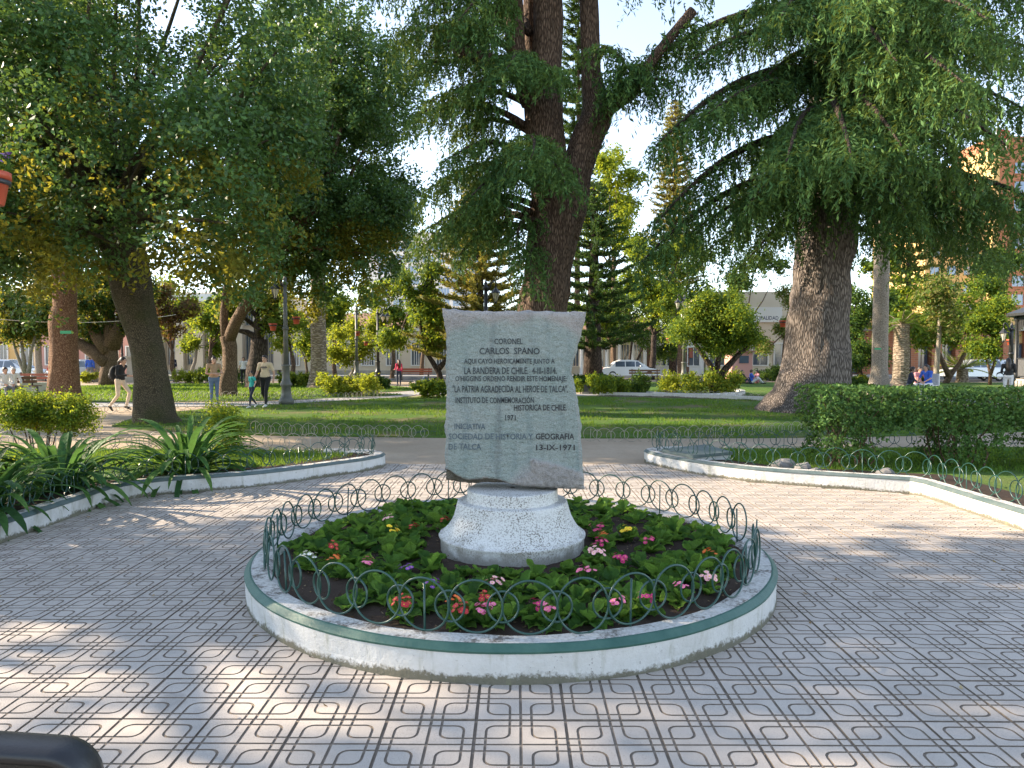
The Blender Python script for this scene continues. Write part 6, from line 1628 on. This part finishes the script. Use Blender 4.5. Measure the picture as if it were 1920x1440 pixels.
# ------------------------------------------------------------------ cars
def car(label, loc, rz, L=4.4, H=1.52, W=1.78, paint='car_silver', wagon=True):
    t = thing('parked_car', label, 'car', loc, rz, group='cars parked round the square')
    lo = [(-.50, .30), (-.495, .62), (-.47, .80), (-.40, .88), (-.20, .90), (.12, .91), (.30, .88), (.44, .76), (.49, .60), (.50, .32)]
    hi = [(-.46, .86), (-.40, 1.30), (-.33, H - .03), (-.10, H), (.06, H - .04), (.20, 1.14), (.29, .88)] if wagon else [(-.36, .88), (-.26, 1.28), (-.16, H), (.02, H), (.12, H - .06), (.22, 1.14), (.30, .88)]
    def loft(prof, w0, w1, closed=True):
        n = len(prof); zmax = max(z for x, z in prof); zmin = min(z for x, z in prof)
        vs = []
        for s in (-1, 1):
            for x, z in prof: k = (z - zmin) / (zmax - zmin); vs.append((x * L, s * (w0 + (w1 - w0) * k) / 2, z))
        return vs, [tuple(reversed(range(n))), tuple(range(n, 2 * n))] + [(k, (k + 1) % n, n + (k + 1) % n, n + k) for k in range(n)]
    mb = MB(); v, f = loft(lo, W, W * .94); mb.add(v, f); mb.obj('body', M[paint], t)
    mb = MB(); v, f = loft(hi, W * .92, W * .70); mb.add(v, f); mb.obj('cabin', M[paint], t)
    zmid = .5 * (.90 + H)
    for s in (-1, 1):
        for x0, x1 in ((-.36, -.20), (-.185, -.01), (.005, .20)) if wagon else ((-.26, -.10), (-.085, .07), (.085, .21)):
            mb = MB(); zt = H - .12; zb = .95; yw = lambda z: s * ((W * .92 + (W * .70 - W * .92) * (z - .86) / (H - .86)) / 2 + .006)
            sl0 = .03 if x0 < -.3 else 0; sl1 = .085 if x1 > .15 else 0
            q = [(x0 * L, yw(zb), zb), (x1 * L, yw(zb), zb), ((x1 - sl1) * L, yw(zt), zt), ((x0 + sl0) * L, yw(zt), zt)]
            mb.add(q if s < 0 else q[::-1], [(0, 1, 2, 3)]); mb.obj('window', M['glass'], t)
    mb = MB(); a, b = (hi[-2], hi[-3]); 
    for (x0, z0), (x1, z1), dx in ((hi[-1], hi[-3], .012), (hi[0], hi[2 if wagon else 1], -.012)):
        w0, w1 = W * .80, W * .62
        mb.add([(x0 * L + dx, -w0 / 2, z0 + .04), (x0 * L + dx, w0 / 2, z0 + .04), (x1 * L + dx + .02, w1 / 2, z1 - .02), (x1 * L + dx + .02, -w1 / 2, z1 - .02)], [(0, 1, 2, 3)])
    mb.obj('windscreen', M['glass'], t)
    for x in (-.31, .31):
        for s in (-1, 1):
            w_ = MB(); q = MB(); q.torus(.25, .08, 24, 8); w_.add([(a, b, c) for a, b, c in q.v], q.f, 0, True); wo = w_.obj('wheel', M['rubber'], t, (x * L, s * (W / 2 - .08), .32))
            q = MB(); q.tube([(0, -.05, 0), (0, .05, 0)], .20, 18, smooth=False)
            for k in range(5): a = 2 * PI * k / 5; q.tube([(0, -.055 * 1, 0), (.18 * math.cos(a), -.06, .18 * math.sin(a))], .02, 4); q.tube([(0, .055, 0), (.18 * math.cos(a), .06, .18 * math.sin(a))], .02, 4)
            q.obj('rim', M['alloy'], wo)
    for s in (-1, 1):
        mb = MB(); mb.ball((.475 * L, s * W * .36, .68), (.10, .18, .07), 10, 6); mb.obj('headlight', M['lampglass'], t)
        mb = MB(); mb.box((-.485 * L, s * W * .40, .82), (.10, .16, .22)); mb.obj('tail_lamp', M['redlamp'], t)
        mb = MB(); mb.ball((.16 * L, s * (W / 2 + .06), 1.0), (.07, .10, .06), 8, 6); mb.obj('mirror', M[paint], t)
    mb = MB(); mb.box((.0, 0, .34), (L * .96, W * .97, .12)); mb.obj('sill', M['rubber'], t)
    return t
car('silver car parked at the far left behind the red bench', hx(20, 49), 0, 4.4, 1.5, paint='car_silver')
car('white car seen end on between the reddish trunk and the old spreading tree', hx(150, 50), R(82), 4.3, 1.48, paint='car_white', wagon=False)
car('silver wagon parked on the right behind the sunlit lawn', hx(1826, 49.5), R(180), 4.1, 1.5, paint='car_silver')
car('white car partly hidden behind the silver wagon', hx(1886, 53.5), R(180), 4.3, 1.46, paint='car_white', wagon=False)
car('dark windowed white car behind the bench right of the slab', hx(1180, 52), 0, 4.3, 1.45, paint='car_white', wagon=False)

# ------------------------------------------------------------------ buildings
def wall_box(t, name, x0, x1, y0, y1, z0, z1, mat):
    mb = MB(); mb.box(((x0 + x1) / 2, (y0 + y1) / 2, (z0 + z1) / 2), (x1 - x0, y1 - y0, z1 - z0)); return mb.obj(name, M[mat], t)
WM = {}
def window(t, x, y, z, w_, h_, glass='glass', frame='white', name='window', bars=1):
    key = (round(w_, 2), round(h_, 2), glass, frame, bars)
    if key not in WM:
        mb = MB()
        for a in (-1, 1): mb.box((a * (w_ / 2 + .05), 0, 0), (.10, .16, h_ + .2)); mb.box((0, 0, a * (h_ / 2 + .05)), (w_ - .002, .16, .10))
        for k in range(1, bars + 1): mb.box((-w_ / 2 + w_ * k / (bars + 1), .03, 0), (.05, .05, h_ - .004))
        f = mb.mesh(name, M[frame]); mb = MB(); mb.box((0, .05, 0), (w_, .03, h_)); WM[key] = (f, mb.mesh('pane', M[glass]))
    f, g = WM[key]; o = link(name, f, t, (x, y, z)); link('pane', g, o); return o
xa = lambda px, Y: P(px, 650, Y).x
Yb = 63.0
# columned front on the left
t = thing('building', 'cream columned public building behind the trees on the left', 'building', (0, Yb, 0))
X0, X1 = xa(262, Yb), xa(520, Yb)
wall_box(t, 'wall', X0, X1, .55, 9, 0, 7.5, 'cream'); wall_box(t, 'plinth', X0, X1, .2, .548, .0, .5, 'stone'); wall_box(t, 'cornice', X0 - .2, X1 + .2, -.1, .548, 6.6, 7.3, 'white')
n = 7; wd = (X1 - X0) / n
for k in range(n + 1): wall_box(t, 'pilaster', X0 + wd * k - .35, X0 + wd * k + .35, .02, .546, .502, 6.598, 'cream')
for k in range(n):
    window(t, X0 + wd * (k + .5), .50, 2.45, wd - 1.15, 2.9, 'glass', 'stone', bars=2); window(t, X0 + wd * (k + .5), .50, 5.3, wd - 1.15, 1.5, 'glass', 'stone', bars=2)
# cream house row left of the slab
t = thing('house', 'long low cream house with tall barred windows left of the slab', 'house', (0, Yb, 0))
X0, X1 = xa(524, Yb), xa(900, Yb)
wall_box(t, 'wall', X0, X1, .3, 8, 0, 4.3, 'cream'); wall_box(t, 'plinth', X0, X1, .2, .298, 0, .45, 'stone'); wall_box(t, 'cornice', X0, X1, .05, .298, 4.0, 4.3, 'white')
rf = MB(); rf.add([(X0, 0, 4.302), (X1, 0, 4.302), (X1, 8.2, 4.302), (X0, 8.2, 4.302), (X0, 4, 5.8), (X1, 4, 5.8)], [(0, 1, 5, 4), (1, 2, 5), (2, 3, 4, 5), (3, 0, 4), (0, 3, 2, 1)]); rf.obj('roof', M['roof'], t)
n = 8
for k in range(n): window(t, X0 + (X1 - X0) * (k + .5) / n, .26, 1.95, 1.05, 2.0, 'glass', 'white', bars=4)
# houses closing the far left side
t = thing('house', 'low ochre house with a clay roof beyond the parked cars at the far left', 'house', (0, 68, 0))
X0, X1 = xa(-260, 68), xa(70, 68); wall_box(t, 'wall', X0, X1, .3, 9, 0, 4.6, 'yellowwall'); wall_box(t, 'cornice', X0, X1, .1, .298, 4.2, 4.6, 'white')
for k in range(7): window(t, X0 + (X1 - X0) * (k + .5) / 7, .26, 1.9, 1.1, 1.9, 'glass', 'white', bars=2)
rf = MB(); rf.add([(X0, 0, 4.602), (X1, 0, 4.602), (X1, 9.2, 4.602), (X0, 9.2, 4.602), (X0, 4.6, 6.4), (X1, 4.6, 6.4)], [(0, 1, 5, 4), (1, 2, 5), (2, 3, 4, 5), (3, 0, 4), (0, 3, 2, 1)]); rf.obj('roof', M['roof'], t)
t = thing('house', 'pink two storey house between the reddish and the leaning trunk', 'house', (0, 68, 0))
X0, X1 = xa(74, 68), xa(264, 68); wall_box(t, 'wall', X0, X1, .3, 9, 0, 6.8, 'pinkwall'); wall_box(t, 'cornice', X0, X1, .1, .298, 6.4, 6.8, 'white')
for k in range(5):
    for z in (1.8, 4.9): window(t, X0 + (X1 - X0) * (k + .5) / 5, .26, z, 1.1, 1.7, 'glass', 'white', bars=1)
# right row
t = thing('house', 'bright cream colonial house with pale columns and a brown door right of the slab', 'house', (0, Yb, 0))
X0, X1 = xa(1060, Yb), xa(1226, Yb)
wall_box(t, 'wall', X0, X1, .3, 8, 0, 4.0, 'cream'); wall_box(t, 'cornice', X0 - .1, X1 + .1, -.1, .298, 3.6, 4.0, 'white')
for k in range(7): mb = MB(); mb.lathe([(.24, 0), (.24, .2), (.17, .26), (.15, 3.3), (.22, 3.4), (.22, 3.598)], 12, c=(X0 + (X1 - X0) * (k + .3) / 7, .0, 0)); mb.obj('column', M['white'], t)
for k in (0, 1, 2, 4, 5): window(t, X0 + (X1 - X0) * (k + .75) / 7, .26, 1.8, .7, 1.9, 'glass', 'cream', bars=2)
mb = MB(); mb.box((0, 0, 1.25), (1.1, .12, 2.5)); d_ = mb.obj('door', M['wood'], t, (xa(1217, Yb), .24, 0)); mb = MB(); mb.ball((.4, -.09, 1.15), .05, 8, 6); mb.obj('handle', M['alloy'], d_)
rf = MB(); rf.add([(X0, 0, 4.002), (X1, 0, 4.002), (X1, 8.2, 4.002), (X0, 8.2, 4.002), (X0, 4, 5.4), (X1, 4, 5.4)], [(0, 1, 5, 4), (1, 2, 5), (2, 3, 4, 5), (3, 0, 4), (0, 3, 2, 1)]); rf.obj('roof', M['roof'], t)
t = thing('house', 'white house with small windows behind the round headed tree', 'house', (0, Yb, 0))
X0, X1 = xa(1228, Yb), xa(1322, Yb); wall_box(t, 'wall', X0, X1, .3, 8, 0, 4.4, 'white'); wall_box(t, 'cornice', X0, X1, .1, .298, 4.1, 4.4, 'white')
for px in (1240, 1262, 1302): window(t, xa(px, Yb), .26, 1.7, 1.0, 1.6, 'glass', 'white', bars=1)
mb = MB(); mb.box((0, 0, 1.2), (.9, .12, 2.4)); mb.obj('door', M['wood'], t, (xa(1284, Yb), .24, 0)); wall_box(t, 'shop_panel', xa(1289, Yb), xa(1300, Yb), .18, .298, 1.6, 2.5, 'redwood')
t = thing('kiosk', 'small pink market kiosk with a dark opening behind the round headed tree', 'kiosk', (0, 52, 0))
X0, X1 = xa(1374, 52), xa(1412, 52); wall_box(t, 'wall', X0, X1, .05, 2, 0, 2.0, 'pinkwall'); wall_box(t, 'roof', X0 - .15, X1 + .15, -.2, 2.2, 2.002, 2.12, 'roof'); wall_box(t, 'opening', X0 + .5, X1 - .3, .0, .048, 1.2, 1.75, 'glass')
t = thing('building', 'two storey white fronted building with a lettered fascia, right of the round headed tree', 'building', (0, Yb, 0))
X0, X1 = xa(1326, Yb), xa(1530, Yb); wall_box(t, 'wall', X0, X1, .4, 10, 0, 7.5, 'cream'); sa, sb = xa(1392, Yb), xa(1466, Yb)
fz0 = P(1400, 604, Yb).z; fz1 = P(1400, 576, Yb).z
fa = wall_box(t, 'fascia', sa, sb, .0, .398, fz0, fz1, 'white')
me = fit_text('MUNICIPALIDAD', 'lettering', xa(1459, Yb) - xa(1397, Yb), .34, M['bluetext'])
o = link('lettering', me, fa, (xa(1397, Yb), -.006, fz0 + .20)); o.rotation_euler = (R(90), 0, 0)
for k in range(5): window(t, X0 + (X1 - X0) * (k + .5) / 5, .36, 1.9, 1.3, 1.9, 'glass', 'white', bars=1)
wall_box(t, 'canopy', sa + 1, sb - 1, -1.2, .396, 2.9, 3.05, 'pinkwall')
t = thing('building', 'low ochre and brick arcade behind the parked wagon on the right', 'building', (0, Yb, 0))
X0, X1 = xa(1535, Yb), xa(1935, Yb); wall_box(t, 'wall', X0, X1, .6, 10, 0, 5.2, 'yellowwall')
n = 9
for k in range(n + 1): wall_box(t, 'pier', X0 + (X1 - X0) * k / n - .45, X0 + (X1 - X0) * k / n + .45, .0, .598, 0, 4.0, 'brick')
wall_box(t, 'cornice', X0, X1, -.1, .598, 4.002, 4.5, 'stone')
for k in range(n): window(t, X0 + (X1 - X0) * (k + .5) / n, .56, 1.5, 1.1, 2.6, 'glass', 'wood', bars=1)
# tall white hotel block far behind
Yh = 190.0
t = thing('building', 'tall white block with a grid of blue windows left of the cedar trunk', 'tower block', (0, Yh, 0))
X0, X1 = xa(690, Yh), xa(898, Yh); zt = P(800, 437, Yh).z; wall_box(t, 'wall', X0, X1, .5, 16, 0, zt, 'white'); wall_box(t, 'parapet', X0 - .2, X1 + .2, .2, .498, zt - 2.4, zt + .3, 'white')
pitch = 28 / FPX * Yh; st_ = 20.3 / FPX * Yh
for r_ in range(9):
    for c in range(7): window(t, xa(720, Yh) + pitch * c, .44, zt - 3.9 - st_ * r_, pitch - .95, st_ - 1.05, 'blueglass', 'white', bars=3)
# brick tower block on the right
Yk = 112.0
t = thing('building', 'tall orange brick tower block with its corner coloured ochre as sunlit at the right edge', 'tower block', (0, Yk, 0))
xc = xa(1866, Yk); zt = P(1880, 282, Yk).z
wall_box(t, 'wall', xc, xc + 16, .5, 22, 0, zt, 'brick'); wall_box(t, 'sunlit_corner', xc - .9, xc - .002, .0, 20, 0, zt + .6, 'yellowwall'); wall_box(t, 'penthouse', xc + 1.2, xc + 9, 4, 14, zt + .002, zt + 3.4, 'brick')  # ochre strip puts the sun on the left face into the wall colour
wall_box(t, 'wing', xa(1752, Yk), xc - .902, 3, 20, 0, P(1800, 372, Yk).z, 'yellowwall'); wall_box(t, 'wing', xa(1800, Yk), xc - .904, 5, 18, P(1800, 372, Yk).z + .002, P(1820, 318, Yk).z, 'brick')  # lower wing coloured ochre for the sun on it
for r_ in range(8):
    z = zt - 2.6 - r_ * 2.95
    for c in range(4): window(t, xc + 3.6 + c * 3.2, .46, z, 1.9, 1.7, 'blueglass', 'brick', bars=1)
    if r_ > 1:
        for c in range(3): window(t, xa(1770, Yk) + c * 2.7, 2.96, z - 1, 1.5, 1.5, 'blueglass', 'yellowwall', bars=1)
for k, px in enumerate((1874, 1884, 1893)): mb = MB(); mb.tube([(0, 0, 0), (0, 0, 4.2 - k * .7)], .07, 6); mb.obj('mast', M['white'], t, (xa(px, Yk), 2.0, zt))
fo = MB()
for k in range(6): x0, x1 = k * .35, (k + 1) * .35; fo.add([(x0, .1 * math.sin(k), 2.7 - .05 * k), (x1, .1 * math.sin(k + 1), 2.7 - .05 * (k + 1)), (x1, .1 * math.sin(k + 1), 4.0 - .05 * (k + 1)), (x0, .1 * math.sin(k), 4.0 - .05 * k)], [(0, 1, 2, 3)])
tag(fo.obj('flag', M['flagred'], None, (xa(1874, Yk), Yk + 2.0, zt)), 'red flag on the mast of the brick tower block', 'flag')

# ------------------------------------------------------------------ bandstand at the right edge
bx, by, rr0 = 27.75, 32.0, 4.3
t = thing('bandstand', 'dark iron bandstand with a fringed roof cut by the right edge', 'bandstand', (bx, by, 0))
a8 = [R(22.5 + 45 * k) for k in range(8)]; p8 = [Vector((math.cos(a) * rr0, math.sin(a) * rr0, 0)) for a in a8]
mb = MB(); mb.lathe([(rr0 + .3, 0), (rr0 + .3, .35), (rr0 + .1, .40), (rr0 + .1, .62)], 8, a0=R(22.5), smooth=False); mb.obj('base', M['stone'], t)
for p in p8: mb = MB(); mb.lathe([(.16, .6), (.16, .9), (.10, .95), (.085, 3.3), (.14, 3.4), (.14, 3.55)], 10, c=p); mb.obj('column', M['iron'], t)
for k in range(8):
    a, b = p8[k], p8[(k + 1) % 8]; d = (b - a).normalized(); L = (b - a).length; mid = (a + b) / 2; rz = math.atan2(d.y, d.x)
    mb = MB(); mb.box(mid + UP * 1.15, (L - .3, .05, .78), rz=rz); mb.obj('panel', M['darkstone'], t)
    mb = MB(); mb.box(mid + UP * 1.57, (L - .2, .09, .06), rz=rz); mb.box(mid + UP * .73, (L - .2, .09, .06), rz=rz)
    for i in range(14): q = a.lerp(b, (i + .5) / 14); mb.tube([q + UP * .60 + d.cross(UP) * .5 - UP * .6, q + d.cross(UP) * .5 + UP * .55], .018, 5)
    mb.obj('railing', M['iron'], t)
    mb = MB(); mb.box(mid + UP * 3.5, (L - .05, .08, .22), rz=rz)
    for i in range(22):
        s = (i + .5) / 22; q = a.lerp(b, s); dz = .28 + .55 * abs(2 * s - 1) ** 4
        w2 = L / 22 * .46; mb.add([q - d * w2 + UP * 3.39, q + d * w2 + UP * 3.39, q + d * w2 + UP * (3.39 - dz * .7), q + UP * (3.39 - dz), q - d * w2 + UP * (3.39 - dz * .7)], [(0, 1, 2, 3, 4)])
        mb.box(q + UP * (3.39 - dz * .35), (w2 * 1.2, .03, dz * .5), rz=rz)
    mb.obj('fringe', M['iron'], t)
mb = MB(); mb.lathe([(rr0 + .45, 3.58), (rr0 + .45, 3.70), (rr0 - .6, 4.15), (rr0 - 2.2, 4.9), (.6, 5.6), (.15, 5.7), (.1, 6.3)], 8, a0=R(22.5), smooth=False); mb.obj('roof', M['iron'], t)
# dry leaves and crumbs blown over the tiles
n = 260
lx = RNG.uniform(-4.4, 4.7, n); ly = RNG.uniform(2.2, 10.2, n)
edge_ = RNG.random(n) < .45
lx = np.where(edge_, np.where(RNG.random(n) < .5, RNG.uniform(-4.4, -3.4, n), RNG.uniform(3.6, 4.7, n)), lx)
ok_ = np.array([not in_left(a - .05, b) and not in_right(a + .05, b) and (Vector((a, b)) - BC).length > BR + .03 for a, b in zip(lx, ly)])
lx, ly = lx[ok_], ly[ok_]; n = len(lx)
Nn = nrm(RNG.normal(size=(n, 3)) * .25 + np.array([0, 0, 1])); sz = RNG.uniform(.012, .045, n)
stuff(link('leaf_litter', quads_mesh('leaf_litter', leaf_quads(np.stack([lx, ly, np.full(n, .008)], 1), Nn, sz, sz * .5), leaf_mat('fallen_leaf', (.10, .055, .025), (.22, .14, .06), (.42, .33, .17), .1, patch=0))))
print('objects', len(bpy.data.objects), 'tris', sum(len(o.data.loop_triangles) if o.data.loop_triangles else sum(len(p.vertices) - 2 for p in o.data.polygons) if len(o.data.polygons) < 3000 else len(o.data.polygons) * 2 for o in bpy.data.objects if o.type == 'MESH'))
